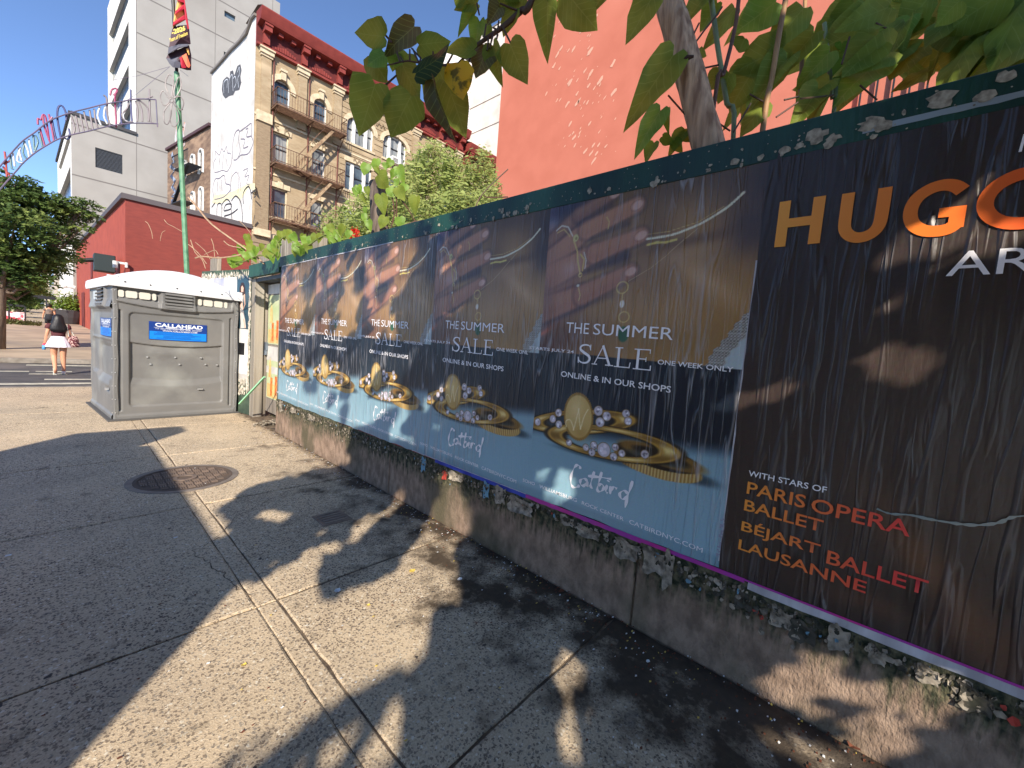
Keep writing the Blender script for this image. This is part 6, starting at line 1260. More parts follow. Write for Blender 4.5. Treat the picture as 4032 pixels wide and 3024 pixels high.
sl((1525, 185), (1465, 410), 170, M_leaf2, d=.06, tilt=.3); sl((1505, 30), (1305, 62), 160, d=.02, tilt=.3); sl((1480, 85), (1332, 260), 120, M_leaf2, d=.05, tilt=.5); sl((1690, 20), (1865, 45), 200, tilt=.3); sl((1700, 60), (1600, 180), 190, M_leafb, tilt=.3); sl((1825, 90), (1730, 300), 150, tilt=.5); sl((2120, 20), (2090, 430), 260, tilt=.2, var=3)
sl((800, 470), (760, 590), 200, M_leaf2, d=.06, tilt=.3); sl((690, 480), (540, 560), 130, M_leaf2, d=-.05, tilt=.8); sl((900, 470), (850, 610), 210, M_leaf2, d=.1, tilt=.4); sl((1560, 200), (1620, 330), 120, M_leaf2, d=.1, tilt=.4); sl((1600, 10), (1700, -80), 200, tilt=.2); sl((1400, -10), (1300, -120), 200); sl((1900, -60), (1760, 20), 220, tilt=.3)
TD = 2.25
for b, t, w_, m, dd, ti in [((60, -80), (312, 240), 330, M_leaf, 0, .1), ((840, -60), (598, 340), 250, M_leaf, 0, .3), ((1005, 470), (622, 1015), 330, M_leaf, 0, .15), ((890, 955), (672, 1300), 210, M_leaf2, 0, .3), ((960, 960), (930, 1140), 90, M_leaf2, .05, .6), ((1100, 1150), (960, 1320), 150, M_leaf, .1, .4), ((1180, 1180), (980, 1200), 120, M_leaf, .1, .6), ((830, 1240), (750, 1390), 120, M_leaf2, .1, .5), ((1230, 500), (1250, 400), 90, M_leaf, .1, .3), ((1010, 1220), (1060, 1330), 110, M_leaf2, .1, .4), ((900, 1190), (990, 1260), 90, M_leaf2, .1, .6), ((-200, -60), (-80, 60), 200, M_leaf, 0, .3), ((480, -200), (300, 40), 260, M_leaf, 0, .3)]:
    seen_leaf(tree, z6_(*b), z6_(*t), w_ * .4521, TD + dd, m, ti)
# ------------------------------------------------------------------ young stems and the dense leaves at the upper right
zl = lambda x, y: (2500 + x * .4521, y * .4521)
sap = thing('sapling_clump', 'clump of pale and brown saplings with huge overlapping leaves above the black poster', 'sapling', (2.6, .3, 0))
M_cane = [mat('tan_cane', srgb(184, 140, 92), srgb(140, 104, 72), 8, .6, stretch=(1, 1, .3)), mat('brown_cane', srgb(112, 74, 54), srgb(92, 64, 48), 8, .6), mat('green_cane', srgb(150, 160, 110), srgb(106, 116, 84), 3, .5)]
for pts, wd, ci, dp in [([(1320, -40), (1260, 270), (1190, 700), (1110, 1150)], 46, 0, 2.3), ([(908, -40), (870, 250), (770, 650), (690, 900)], 34, 1, 2.25), ([(660, -40), (720, 400), (760, 650), (800, 900), (855, 1230)], 42, 2, 2.35), ([(1485, -40), (1455, 500), (1440, 800), (1400, 1080)], 32, 0, 2.5), ([(1650, 200), (1690, 560), (1720, 860), (1730, 980)], 32, 2, 2.4), ([(1620, 500), (1590, 950), (1560, 1040)], 22, 0, 2.6)]:
    P = [atd(*zl(*p), dp) for p in pts]; lo_ = P[-1].copy(); P.append(np.array([lo_[0], lo_[1], 1.2])); P.append(np.array([lo_[0], lo_[1], 0])); r_ = wd * .4521 / F_PX * dp / 2
    MB().tube([tuple(p) for p in smooth_pts(P, 4)], r_, 8).build('stem', M_cane[ci], sap, smooth=True)
mb = MB()
for pts in ([(520, 380), (600, 270), (720, 120), (760, 60)], [(590, 595), (730, 565)], [(290, 830), (440, 1000)], [(1000, 820), (1130, 890)], [(1230, 1020), (1420, 890)], [(1300, 870), (1430, 840)], [(1730, 830), (1440, 860)], [(510, 300), (560, 200)], [(1960, 740), (2110, 870)], [(740, 1080), (830, 1140)], [(860, 1150), (1010, 900)], [(1870, 320), (1800, 560)], [(2100, 200), (2212, 260)]):
    mb.tube([tuple(atd(*zl(*p), 2.3)) for p in pts], .005, 5)
mb.build('leaf_stalks', M_twig, sap, kind='stuff')
def topline(px): return 728 - .2655 * (px - 2200)
big = [((1230, 20), (900, 260), 330), ((1480, 60), (1180, 420), 260), ((1300, 420), (860, 620), 330), ((1060, 560), (830, 930), 400), ((1330, 520), (1050, 800), 300), ((1560, 300), (1230, 640), 300), ((1700, 450), (1420, 740), 240), ((2000, 200), (1640, 420), 330), ((2100, 380), (1830, 640), 330), ((2212, 60), (1850, 200), 300), ((880, 60), (620, 395), 150), ((640, -60), (440, 130), 220), ((720, 20), (560, 260), 200), ((1900, 40), (1640, 290), 180), ((1140, 900), (930, 1160), 170), ((1600, 780), (1400, 1050), 280), ((1700, 700), (1480, 900), 260), ((2212, 450), (1900, 560), 360), ((2100, 560), (1800, 800), 360), ((750, 620), (640, 780), 190), ((830, 640), (720, 900), 200), ((1100, 0), (960, 180), 200), ((960, 330), (880, 480), 200), ((1060, 830), (930, 940), 110), ((1800, 380), (1830, 560), 120)]
for k, (b, t, w_) in enumerate(big): seen_leaf(sap, zl(*b), zl(*t), w_ * .4521, 2.3 + .12 * rnd.random(), M_leaf if k % 6 else M_leaf2, rnd.uniform(.1, .45), dd=rnd.uniform(-.1, .15))
n = 0
while n < 70:
    px = 2850 + 1350 * rnd.random() ** .75; py = rnd.uniform(-60, topline(px) - 20)
    dens = min(1, max(.08, (px - 2750) / 900)) * (1 if py < topline(px) - 120 else .55)
    if rnd.random() > dens: continue
    if 3420 < px < 3560 and py > 330: continue
    ln = rnd.uniform(100, 230) * (1 + (px - 2700) / 2600); a = rnd.gauss(2.25, .35)
    t = (px + ln * math.cos(a), py + ln * math.sin(a))
    if t[1] > topline(t[0]) + 30: continue
    dp = rnd.uniform(2.35, 3.4); seen_leaf(sap, (px, py), t, ln * rnd.uniform(.3, .8), dp, rnd.choice([M_leaf] * 5 + [M_leaf2]), rnd.uniform(.1, .6), dd=rnd.uniform(-.2, .3)); n += 1
dt = thing('dark_tree', 'dark thick trunk rising at the top right corner behind the fence', 'tree', (2.9, -.9, 0))
P = [atd(3960, 330, 2.8), atd(3930, 120, 2.8), atd(3990, -60, 2.8), atd(4010, -300, 2.9)]; lo_ = P[0]; P = [np.array([lo_[0], lo_[1] - .1, 0])] + P
MB().tube([tuple(p) for p in smooth_pts(P, 5)], .2, 16).build('trunk', mat('dark_bark', srgb(74, 52, 36), srgb(50, 36, 28), 20, .9, .8, 40, stretch=(1, 1, .2)), dt, smooth=True)
for k in range(14): px = rnd.uniform(3800, 4100); py = rnd.uniform(-80, 240); seen_leaf(dt, (px, py), (px - rnd.uniform(60, 200), py + rnd.uniform(80, 220)), rnd.uniform(60, 160), 2.7, M_leaf, rnd.uniform(.2, .8))
# ------------------------------------------------------------------ cut trunk, posts, vine, flowers, bare twigs
zb_ = lambda x, y: (1200 + x * .3617, 550 + y * .3617)
cut = thing('cut_trunk', 'sawn off dark tree trunk with sprouting leaves standing behind the fence', 'tree', tuple(np.array([1, 1, 0]) * onx(1490, 900, 2.9)))
a = onx(1496, 915, 2.9); b_ = onx(1486, 722, 2.9); mb = MB(); mb.tube([(a[0], a[1], 0), tuple(a), tuple(b_)], [.125, .115, .11], 14); mb.build('trunk', mat('cut_trunk_bark', srgb(120, 104, 94), srgb(66, 56, 50), 16, .9, .8, 30, stretch=(1, 1, .2)), cut, smooth=True)
mb = MB(); mb.tube([tuple(b_), tuple(b_ + np.array([0, 0, .012]))], .1, 14); mb.build('cut_top', mat('cut_wood', srgb(200, 170, 140), rough=.9), cut)
dc = float(-(ROT[:, 2] @ (a - CAM)))
def vleaf(par, f, c, s, m=M_leaf2, dp=5., ang=None, **k):
    px, py = f(*c); a_ = rnd.uniform(1.0, 2.2) if ang is None else ang; seen_leaf(par, (px - s * .5 * math.cos(a_), py - s * .5 * math.sin(a_)), (px + s * .5 * math.cos(a_), py + s * .5 * math.sin(a_)), s * rnd.uniform(.7, .95), dp, m, rnd.uniform(0, .6), shade=False)
for c, s, m in [((850, 450), 66, M_leaf), ((840, 700), 74, M_leaf), ((1200, 710), 66, M_leaf), ((1050, 590), 56, M_leaf), ((770, 270), 46, M_leaf2), ((660, 320), 46, M_leaf2), ((800, 340), 34, M_leaf), ((1040, 370), 60, M_leaf2), ((960, 380), 36, M_leaf2), ((1070, 530), 40, M_leaf2), ((940, 570), 38, M_leaf2), ((590, 550), 40, M_leaf2), ((560, 570), 34, M_leaf2), ((640, 640), 40, M_leaf), ((680, 560), 34, M_leaf), ((660, 780), 30, M_leaf2), ((650, 850), 34, M_leaf2), ((700, 930), 40, M_leaf2), ((850, 900), 50, M_leaf), ((1040, 900), 44, M_leaf2), ((920, 260), 36, M_leaf2), ((880, 290), 30, M_leaf2), ((1000, 470), 30, M_leaf2)]:
    vleaf(cut, zb_, c, s, m, dc - .25)
mb = MB()
for pts in ([(950, 600), (980, 800), (940, 960)], [(1040, 640), (1130, 760), (1200, 890)], [(800, 380), (760, 340)], [(1000, 560), (1000, 900)]): mb.tube([tuple(atd(*zb_(*p), dc - .2)) for p in pts], .009, 5)
mb.build('shoots', M_twig, cut)
def board(x0, x1, y0, y1, X, lab, two=False):
    a = onx(x0, y1, X); b_ = onx(x1, y1, X); t_ = onx(x0, y0, X)[2]; t = thing('wooden_post', lab, 'post', (X, a[1], 0)); s_ = (a[1] - b_[1])
    if two: MB().box(X, X + .05, b_[1], b_[1] + s_ * .52, 0, t_ - .02).build('plank', M_wood, t); MB().box(X + .004, X + .05, b_[1] + s_ * .54, a[1], 0, t_).build('plank', M_wood, t)
    else: MB().box(X, X + .09, b_[1], a[1], 0, t_).build('plank', M_wood, t, bevel=.006)
board(1103, 1152, 948, 1030, 2.34, 'weathered grey double plank standing behind the far end of the fence', True); board(1225, 1262, 944, 990, 2.34, 'weathered grey plank behind the fence, right of the double plank')
board(1018, 1050, 1014, 1045, 2.6, 'short weathered plank end above the green gate header'); board(827, 854, 1020, 1062, 2.5, 'small pale plank behind the flyer covered fence panel')
zv = lambda x, y: (900 + x * .2712, 750 + y * .2712)
vine = thing('climbing_vine', 'light green heart leaved vine scrambling along the top of the fence at its far end', 'vine', (2.4, 6.5, 2.4))
for c, s in [((290, 720), 40), ((330, 870), 36), ((180, 860), 34), ((100, 1040), 46), ((620, 920), 42), ((700, 900), 30), ((560, 940), 36), ((840, 640), 36), ((900, 680), 44), ((960, 690), 36), ((680, 790), 36), ((650, 850), 40), ((1130, 760), 40), ((1190, 730), 30), ((1080, 700), 32), ((1000, 860), 40), ((1080, 880), 36), ((1490, 700), 46), ((1540, 730), 36), ((1640, 590), 44), ((1500, 560), 34), ((1440, 600), 34), ((350, 960), 40), ((400, 880), 30), ((480, 830), 26), ((740, 650), 30), ((1160, 850), 34), ((960, 900), 30), ((1240, 690), 30), ((1320, 700), 32), ((1640, 760), 30), ((1600, 700), 30), ((1740, 640), 30), ((50, 1050), 34), ((300, 780), 30), ((260, 960), 36), ((640, 1000), 26), ((720, 960), 26), ((1580, 640), 34), ((700, 730), 30), ((1000, 800), 26), ((1120, 820), 30), ((790, 660), 30), ((1700, 690), 26)]:
    vleaf(vine, zv, c, s * 1.1, rnd.choice([M_leaf2, M_leaf2, M_leaf]), 6.0 - (c[0] - 100) * .0007)
mb = MB()
for pts in ([(100, 1060), (250, 1020), (450, 940), (650, 960), (720, 760), (860, 660), (960, 800), (1150, 800), (1300, 700), (1450, 640), (1600, 720), (1750, 700)], [(720, 960), (740, 820), (680, 700)], [(1540, 560), (1640, 700)]): mb.tube([tuple(atd(*zv(*p), 6.0 - (p[0] - 100) * .0007)) for p in smooth_pts(pts, 3)], .010, 5)
mb.build('tendril', mat('vine_stem', srgb(110, 120, 60), rough=.7), vine)
M_fl = mat('red_petal', srgb(206, 36, 28), srgb(226, 60, 40), 30, .5, trans=.3)
flw = thing('red_flowers', 'clusters of bright red flowers above the fence next to the cut trunk', 'flowers', tuple(atd(1400, 920, 5.2)))
for c, r_ in [((1850, 580), 12), ((1880, 670), 12), ((1790, 700), 12), ((1830, 600), 10), ((1900, 690), 9), ((1760, 740), 9), ((1860, 640), 8)]:
    mb = MB(); px, py = zv(*c)
    for k in range(26):
        q = atd(px + rnd.gauss(0, r_ * .6), py + rnd.gauss(0, r_ * .6), 5.2 + rnd.uniform(-.05, .05)); s_ = .022; v = [q + np.array([rnd.uniform(-s_, s_) for _ in range(3)]) for _ in range(3)]; mb.add(v, [(0, 1, 2)])
    mb.build('flower_cluster', M_fl, flw)
bare = thing('bare_shrub', 'leafless pale twigs arching in front of the red building beside the green pole', 'shrub', (2.4, 7.0, 2.3)); M_bt = mat('pale_bare_twig', srgb(178, 150, 120), srgb(150, 120, 98), 20, .8)
z2 = lambda x, y: (x * .4521, 750 + y * .4521)
for pts, r_ in [([(2300, 640), (2212, 560), (2100, 480), (1850, 300), (1720, 150), (1640, 60)], .013), ([(2160, 540), (2050, 570), (1900, 588), (1760, 575), (1700, 590)], .010), ([(2100, 500), (2000, 480), (1950, 440)], .007), ([(1800, 640), (1740, 560), (1680, 500), (1640, 470)], .006), ([(1790, 680), (1760, 600), (1700, 540), (1660, 430)], .006), ([(1870, 580), (1860, 480), (1840, 420)], .005), ([(1330, 420), (1320, 360), (1290, 290), (1265, 270)], .004), ([(1590, 360), (1500, 310), (1460, 290), (1430, 255)], .004), ([(1395, 440), (1410, 370), (1440, 350)], .003), ([(1780, 560), (1870, 520), (1900, 560)], .005), ([(2200, 400), (2150, 330), (2080, 260)], .004), ([(1700, 130), (1680, 60), (1640, 20)], .004), ([(1830, 600), (1780, 520), (1700, 450)], .004)]:
    MB().tube([tuple(atd(*z2(*p), 5.9)) for p in smooth_pts(pts, 3)], r_, 5).build('twig', M_bt, bare)
# ------------------------------------------------------------------ fine leaved shrubs behind the fence
M_fine = mat('fine_leaf', srgb(168, 178, 104), srgb(130, 146, 76), 2.5, .5, trans=.45, c3=srgb(190, 196, 124), sc3=1.6)
def fine_shrub(name, label, outline, d0, d1, nshoot, leaf, seed, lean=0., cat='shrub'):
    r_ = random.Random(seed); t = thing(name, label, cat, (3.5, 6, 0)); stems = MB(); fol = MB()
    xs_ = [p[0] for p in outline]; 
    def topy(x): return float(np.interp(x, [p[0] for p in outline], [p[1] for p in outline]))
    for k in range(nshoot):
        px = r_.uniform(xs_[0], xs_[-1]); ty = topy(px) + abs(r_.gauss(0, 1)) ** 1.2 * 75; dp = r_.uniform(d0, d1); by = ty + r_.uniform(100, 260)
        bx = px + r_.uniform(-50, 50); P = [atd(bx, by, dp), atd((bx + px) / 2 + r_.uniform(-12, 12), (by + ty) / 2, dp), atd(px, ty, dp + r_.uniform(-.2, .2))]; sp = smooth_pts(P, 8)
        if k % 4 == 0: stems.tube([tuple(p) for p in sp[::3]], .004 * dp / 7, 4)
        for i, p in enumerate(sp):
            for j in range(4):
                q = Vector(tuple(p + np.array([r_.gauss(0, .055), r_.gauss(0, .055), r_.gauss(0, .05)]) * dp / 7)); s_ = leaf * r_.uniform(.6, 1.3)
                d = Vector((r_.gauss(0, 1), r_.gauss(0, 1), r_.gauss(0, .7))).normalized(); e = d.orthogonal().normalized() * s_ * .42; d *= s_
                fol.add([tuple(q - d), tuple(q + e), tuple(q + d), tuple(q - e)], [(0, 1, 2, 3)])
    fol.build('foliage', M_fine, t, kind='stuff'); stems.build('stems', M_twig, t, kind='stuff'); return t
fine_shrub('leafy_shrub', 'large feathery green shrub filling the gap left of the coral building', [(1560, 700), (1600, 640), (1640, 590), (1690, 545), (1740, 570), (1770, 600), (1800, 590), (1850, 640), (1880, 590), (1910, 560), (1925, 640), (1955, 700)], 8.2, 10.5, 150, .07, 3)
fine_shrub('leafy_shrub', 'feathery green shrub behind the cut trunk in front of the tan tenement', [(1300, 900), (1345, 800), (1400, 760), (1450, 740), (1530, 690), (1600, 660), (1660, 690)], 6.6, 8.2, 90, .055, 4)
fine_shrub('leafy_shrub', 'low wispy green shrub left of the cut trunk', [(1270, 830), (1330, 810), (1380, 860), (1420, 900), (1460, 920)], 6.2, 6.8, 70, .034, 5)
fine_shrub('leafy_shrub', 'low bright green shrub tops just above the middle of the fence', [(1520, 860), (1600, 800), (1700, 770), (1800, 740), (1900, 730), (1950, 740)], 5.6, 7., 120, .05, 6)
mb = MB()
for pts in ([(1840, 727 + 60), (1900, 640), (1990, 530), (2050, 470), (2212, 320)], [(1950, 610), (2010, 630), (2212, 622)], [(1000, 960), (1200, 890), (1330, 880)]): mb.tube([tuple(atd(*zb_(*p), 4.6)) for p in smooth_pts([(p) for p in pts], 3)], .007, 5)
tag(mb.build('bare_branch', M_twig), 'thin dark bare branch reaching across the left edge of the coral wall', 'branch')
# ------------------------------------------------------------------ street tree on the left and far trees
M_str = mat('street_tree_leaf', srgb(98, 118, 58), srgb(66, 88, 44), 1.2, .55, trans=.35, c3=srgb(150, 162, 86), sc3=1.)
M_sbark = mat('street_tree_bark', srgb(128, 110, 94), srgb(92, 78, 66), 14, .9, .8, 30, stretch=(1, 1, .2))
def crown_tree(name, label, cx, cy, base, blobs, nleaf, leaf, seed, group=None, m=M_str):
    r_ = random.Random(seed); t = thing(name, label, 'tree', (cx, cy, base)); fol = MB()
    top = max(b[2] for b in blobs)
    MB().tube([(cx, cy, base), (cx + .1, cy, base + (top - base) * .4), (cx + .2, cy + .1, top)], [.2, .15, .06], 10).build('trunk', M_sbark, t, smooth=True)
    lm = MB()
    for b in blobs: lm.tube([(cx + .1, cy, base + (top - base) * .35), ((cx + b[0]) / 2, (cy + b[1]) / 2, (base + b[2]) / 2 + .7), tuple(b[:3])], [.09, .05, .02], 6)
    lm.build('limbs', M_sbark, t)
    wsum = [b[3] ** 2 for b in blobs]
    for k in range(nleaf // 9):                   # drooping compound sprays
        b = r_.choices(blobs, wsum)[0]; u = Vector((r_.gauss(0, 1), r_.gauss(0, 1), r_.gauss(0, .8))).normalized(); rad = b[3] * (r_.random() ** .35)
        q = Vector(b[:3]) + Vector((u.x * rad, u.y * rad, u.z * rad * b[4])); dr_ = Vector((u.x, u.y, -.25 + r_.uniform(-.3, .2))).normalized() * leaf * 5
        for j in range(9):
            p = q + dr_ * (j / 9) + Vector((r_.gauss(0, 1), r_.gauss(0, 1), r_.gauss(0, 1))) * leaf * .35; d = Vector((r_.gauss(0, 1), r_.gauss(0, 1), r_.gauss(0, .5))).normalized(); e = d.orthogonal().normalized() * leaf * .45; d = d * leaf * r_.uniform(.7, 1.2)
            fol.add([tuple(p - d), tuple(p + e), tuple(p + d), tuple(p - e)], [(0, 1, 2, 3)])
    fol.build('crown', m, t, kind='stuff'); 
    if group: t['group'] = group
    return t
def blob_at(px, py, Y, rpx, sq=.8):
    c = ony(px, py, Y); dp = -(ROT[:, 2] @ (c - CAM)); return (c[0], c[1], c[2], rpx / F_PX * dp, sq)
YS = 24.
bl_ = [blob_at(px, py, YS + dy, r, .75) for px, py, dy, r in [(60, 720, 0, 60), (20, 760, 1, 90), (130, 800, 0, 80), (60, 880, -1, 110), (190, 790, 0, 60), (250, 830, .5, 55), (310, 830, 0, 34), (350, 800, 0, 26), (370, 850, 0, 18), (300, 890, 0, 30), (180, 900, 1, 80), (240, 940, .5, 50), (60, 1000, 0, 100), (160, 1010, 0, 70), (20, 1080, 1, 80), (110, 1090, 0, 60), (200, 1060, 1, 36), (250, 1000, 0, 36), (-60, 800, 0, 120), (-60, 1000, 0, 120), (40, 1160, 1, 40), (130, 1140, 1, 30)]]
tb_ = ony(4, 1250, YS)
crown_tree('street_tree', 'large shady street tree with drooping green sprays at the left edge', tb_[0] - .1, YS, gz(YS), bl_, 24000, .085, 8)
for i, (px, Y, r, lab) in enumerate([(70, 60, 60, 'smaller street tree further up the avenue, partly hidden by the large tree'), (10, 80, 60, 'far street tree at the left edge beside the traffic signal'), (110, 110, 50, 'farthest street tree closing the view up the avenue')]):
    b2 = [blob_at(px + dx, 1130 + dy, Y, r * k, .8) for dx, dy, k in ((0, 0, 1), (-40, 20, .8), (40, 10, .8), (0, 50, .9), (-30, 60, .7), (30, 55, .6))]; q = ony(px, 1225, Y)
    crown_tree('street_tree', lab, q[0], Y, gz(Y), b2, 2600, .16 * Y / 60, 20 + i, group=None)
# ================================================================== PEOPLE
M_skin = mat('skin', srgb(206, 152, 118), srgb(196, 140, 108), 6, .55); M_hair = mat('black_hair', srgb(34, 28, 28), srgb(20, 18, 18), 30, .45, .5, 60, stretch=(1, 1, .15))
def skin_body(name, verts, edges, radii, m, parent, sub=2):
    me = bpy.data.meshes.new(name); me.from_pydata(verts, edges, []); o = bpy.data.objects.new(name, me); COL.objects.link(o)
    md = o.modifiers.new('s', 'SKIN'); md.use_smooth_shade = True; sm_ = o.modifiers.new('u', 'SUBSURF'); sm_.levels = sub; sm_.render_levels = sub
    for i, v in enumerate(me.skin_vertices[0].data): v.radius = radii[i]; v.use_root = (i == 0)
    dg = bpy.context.evaluated_depsgraph_get(); me2 = bpy.data.meshes.new_from_object(o.evaluated_get(dg)); bpy.data.objects.remove(o)
    me2.materials.clear(); me2.materials.append(m); me2.name = name; me2.polygons.foreach_set('use_smooth', [True] * len(me2.polygons))
    return link(name, me2, parent)
def loft(mb, rings, n=20, cap=True):       # rings: (centre, rx, ry) horizontal ellipses
    o = []
    for (c, rx, ry, *f) in rings:
        fl_ = f[0] if f else 0
        o.append([(c[0] + rx * math.cos(2 * math.pi * k / n) * (1 + fl_ * math.sin(k * 2.5 * 2)), c[1] + ry * math.sin(2 * math.pi * k / n) * (1 + fl_ * math.sin(k * 2.5 * 2)), c[2]) for k in range(n)])
    vs = [p for r_ in o for p in r_]; fs = [(i * n + k, i * n + (k + 1) % n, (i + 1) * n + (k + 1) % n, (i + 1) * n + k) for i in range(len(o) - 1) for k in range(n)]
    if cap: fs += [tuple(range(n))[::-1], tuple((len(o) - 1) * n + k for k in range(n))]
    mb.add(vs, fs)
def person(loc, H_, label, top_m, bottom_m, shoe_m, skirt=True, hair_long=True, bag=True, yaw=0.):
    s = H_ / 1.62; X, Y, Z = loc; t = thing('person', label, 'person', loc)
    P = lambda x, y, z: (X + (x * math.cos(yaw) - y * math.sin(yaw)) * s, Y + (x * math.sin(yaw) + y * math.cos(yaw)) * s, Z + z * s)
    #  walks towards +Y, seen from behind; left leg trailing with the heel raised
    V = [(0, 0, .92), (0, 0, 1.05), (0, .0, 1.20), (0, -.01, 1.33), (0, 0, 1.40), (0, .01, 1.46), (0, .015, 1.53), (0, .02, 1.60),
         (-.16, -.01, 1.33), (-.205, -.02, 1.10), (-.24, .06, .90), (-.245, .09, .82),
         (.16, -.01, 1.33), (.205, -.03, 1.10), (.20, .08, .95), (.19, .14, .90),
         (-.085, 0, .86), (-.09, .05, .50), (-.07, -.20, .20), (-.07, -.24, .13), (-.07, -.16, .045),
         (.085, 0, .86), (.08, .06, .48), (.085, .02, .10), (.085, .03, .05), (.085, .14, .03), (0, .10, 1.535)]
    E_ = [(0, 1), (1, 2), (2, 3), (3, 4), (4, 5), (5, 6), (6, 7), (3, 8), (8, 9), (9, 10), (10, 11), (3, 12), (12, 13), (13, 14), (14, 15), (0, 16), (16, 17), (17, 18), (18, 19), (19, 20), (0, 21), (21, 22), (22, 23), (23, 24), (24, 25), (6, 26)]
    Rr_ = [(.14, .11), (.115, .085), (.13, .095), (.13, .085), (.05, .05), (.055, .06), (.085, .095), (.06, .07), (.05, .05), (.038, .038), (.028, .03), (.024, .035), (.05, .05), (.038, .038), (.028, .03), (.024, .035), (.095, .095), (.062, .062), (.042, .042), (.04, .035), (.038, .03), (.095, .095), (.062, .062), (.04, .04), (.04, .035), (.035, .025), (.014, .018)]
    skin_body('body', [P(*v) for v in V], E_, [(a * s, b * s) for a, b in Rr_], M_skin, t)
    for sx_, hp, dr_ in ((-1, (-.245, .09, .82), -1), (1, (.19, .14, .90), 1)):     # fingers
        for k in range(4):
            a = Vector(P(hp[0] + .004 * dr_, hp[1] - .02 + k * .014, hp[2] - .01)); b_ = Vector(P(hp[0] + .0, hp[1] - .02 + k * .015, hp[2] - .06 + .004 * abs(k - 1))); c = Vector(P(hp[0] - .015 * dr_, hp[1] - .018 + k * .015, hp[2] - .085 + .004 * abs(k - 1)))
            MB().tube([a, b_, c], [.009 * s, .008 * s, .006 * s], 6).build('finger', M_skin, t, smooth=True)
        MB().tube([P(hp[0], hp[1] + .03, hp[2] + .02), P(hp[0] - .01 * dr_, hp[1] + .05, hp[2] - .02), P(hp[0] - .015 * dr_, hp[1] + .045, hp[2] - .045)], [.011 * s, .009 * s, .007 * s], 6).build('thumb', M_skin, t, smooth=True)
    mb = MB(); loft(mb, [((P(0, 0, z)), rx * s, ry * s) for z, rx, ry in ((1.03, .135, .105), (1.10, .132, .102), (1.2, .148, .112), (1.3, .158, .112), (1.36, .14, .09), (1.40, .07, .06))]); mb.build('top', top_m, t, smooth=True)
    for sd in (-1, 1): MB().tube([P(sd * .14, -.01, 1.355), P(sd * .18, -.015, 1.30), P(sd * .195, -.02, 1.24)], [.062 * s, .062 * s, .058 * s], 12).build('sleeve', top_m, t, smooth=True)
    if skirt:
        mb = MB(); n = 40; rows_ = [(1.055, .128, .10, 0), (.98, .155, .125, .01), (.88, .20, .16, .035), (.75, .245, .20, .06)]; vs = []
        for z, rx, ry, f in rows_:
            for k in range(n): a = 2 * math.pi * k / n; w_ = 1 + f * math.sin(a * 11); vs.append(P(rx * math.cos(a) * w_, ry * math.sin(a) * w_, z))
        mb.add(vs, [(i * n + k, i * n + (k + 1) % n, (i + 1) * n + (k + 1) % n, (i + 1) * n + k) for i in range(3) for k in range(n)]); mb.build('skirt', bottom_m, t, smooth=True)
        mb = MB(); loft(mb, [(P(0, 0, z), .131 * s, .103 * s) for z in (1.02, 1.06)]); mb.build('waistband', M_dark, t)
    else:
        mb = MB(); loft(mb, [(P(0, 0, z), rx * s, ry * s) for z, rx, ry in ((.72, .17, .12), (.85, .175, .13), (.95, .165, .125), (1.06, .14, .11))]); mb.build('shorts', bottom_m, t, smooth=True)
        for sd, pts in ((-1, [(-.085, 0, .86), (-.09, .05, .55)]), (1, [(.085, 0, .86), (.08, .06, .53)])): MB().tube([P(*p) for p in pts], [.105 * s, .085 * s], 12).build('trouser_leg', bottom_m, t, smooth=True)
    mb = MB()
    if hair_long:
        loft(mb, [(P(0, -.0, 1.64), .03 * s, .035 * s), (P(0, -.01, 1.62), .07 * s, .08 * s), (P(0, -.015, 1.57), .10 * s, .105 * s), (P(0, -.03, 1.50), .112 * s, .105 * s), (P(0, -.06, 1.42), .125 * s, .085 * s), (P(0, -.085, 1.33), .15 * s, .065 * s, .03), (P(0, -.10, 1.24), .155 * s, .055 * s, .05), (P(0, -.11, 1.165), .12 * s, .04 * s, .07)][::-1], 26)
    else: loft(mb, [(P(0, 0, 1.65), .03 * s, .03 * s), (P(0, -.01, 1.62), .09 * s, .1 * s), (P(0, -.02, 1.54), .12 * s, .115 * s, .04), (P(0, -.03, 1.46), .10 * s, .08 * s, .05)][::-1], 20)
    mb.build('hair', M_hair, t, smooth=True)
    for (fx, fy, fz, pitch) in ((-.07, -.19, .035, -1.05), (.085, .06, .0, 0)):
        mb = MB(); c, s2 = math.cos(pitch), math.sin(pitch)
        for j in range(2):
            prof = [(-.09, .0), (-.10, .06), (-.04, .09), (.06, .065), (.14, .04), (.155, .0)]
        L_ = []; 
        for sd in (-.040, .040): L_ += [P(fx + sd, fy + a * c + b_ * -s2, fz + a * s2 + b_ * c + (.05 if pitch else 0)) for a, b_ in prof]
        n = 6; mb.add(L_, [tuple(range(n)), tuple(range(n, 2 * n))[::-1]] + [(i, n + i, n + (i + 1) % n, (i + 1) % n) for i in range(n)]); mb.build('shoe', shoe_m, t, bevel=.008 * s)
    return t, P
M_shoe = mat('white_shoe', srgb(232, 230, 216), rough=.6)
wl_ = onz(233, 1474, -.16); 
woman, PP = person((wl_[0], wl_[1], -.155), 1.64, 'person with long black hair, maroon top and white pleated skirt walking away over the crossing', mat('maroon_top', srgb(96, 48, 50), srgb(80, 40, 44), 8, .8), mat('white_skirt', srgb(240, 236, 242), rough=.7), M_shoe)
bagt = thing('shoulder_bag', 'patterned red and black shoulder bag of the person in the white skirt', 'bag', PP(.27, -.02, .8))
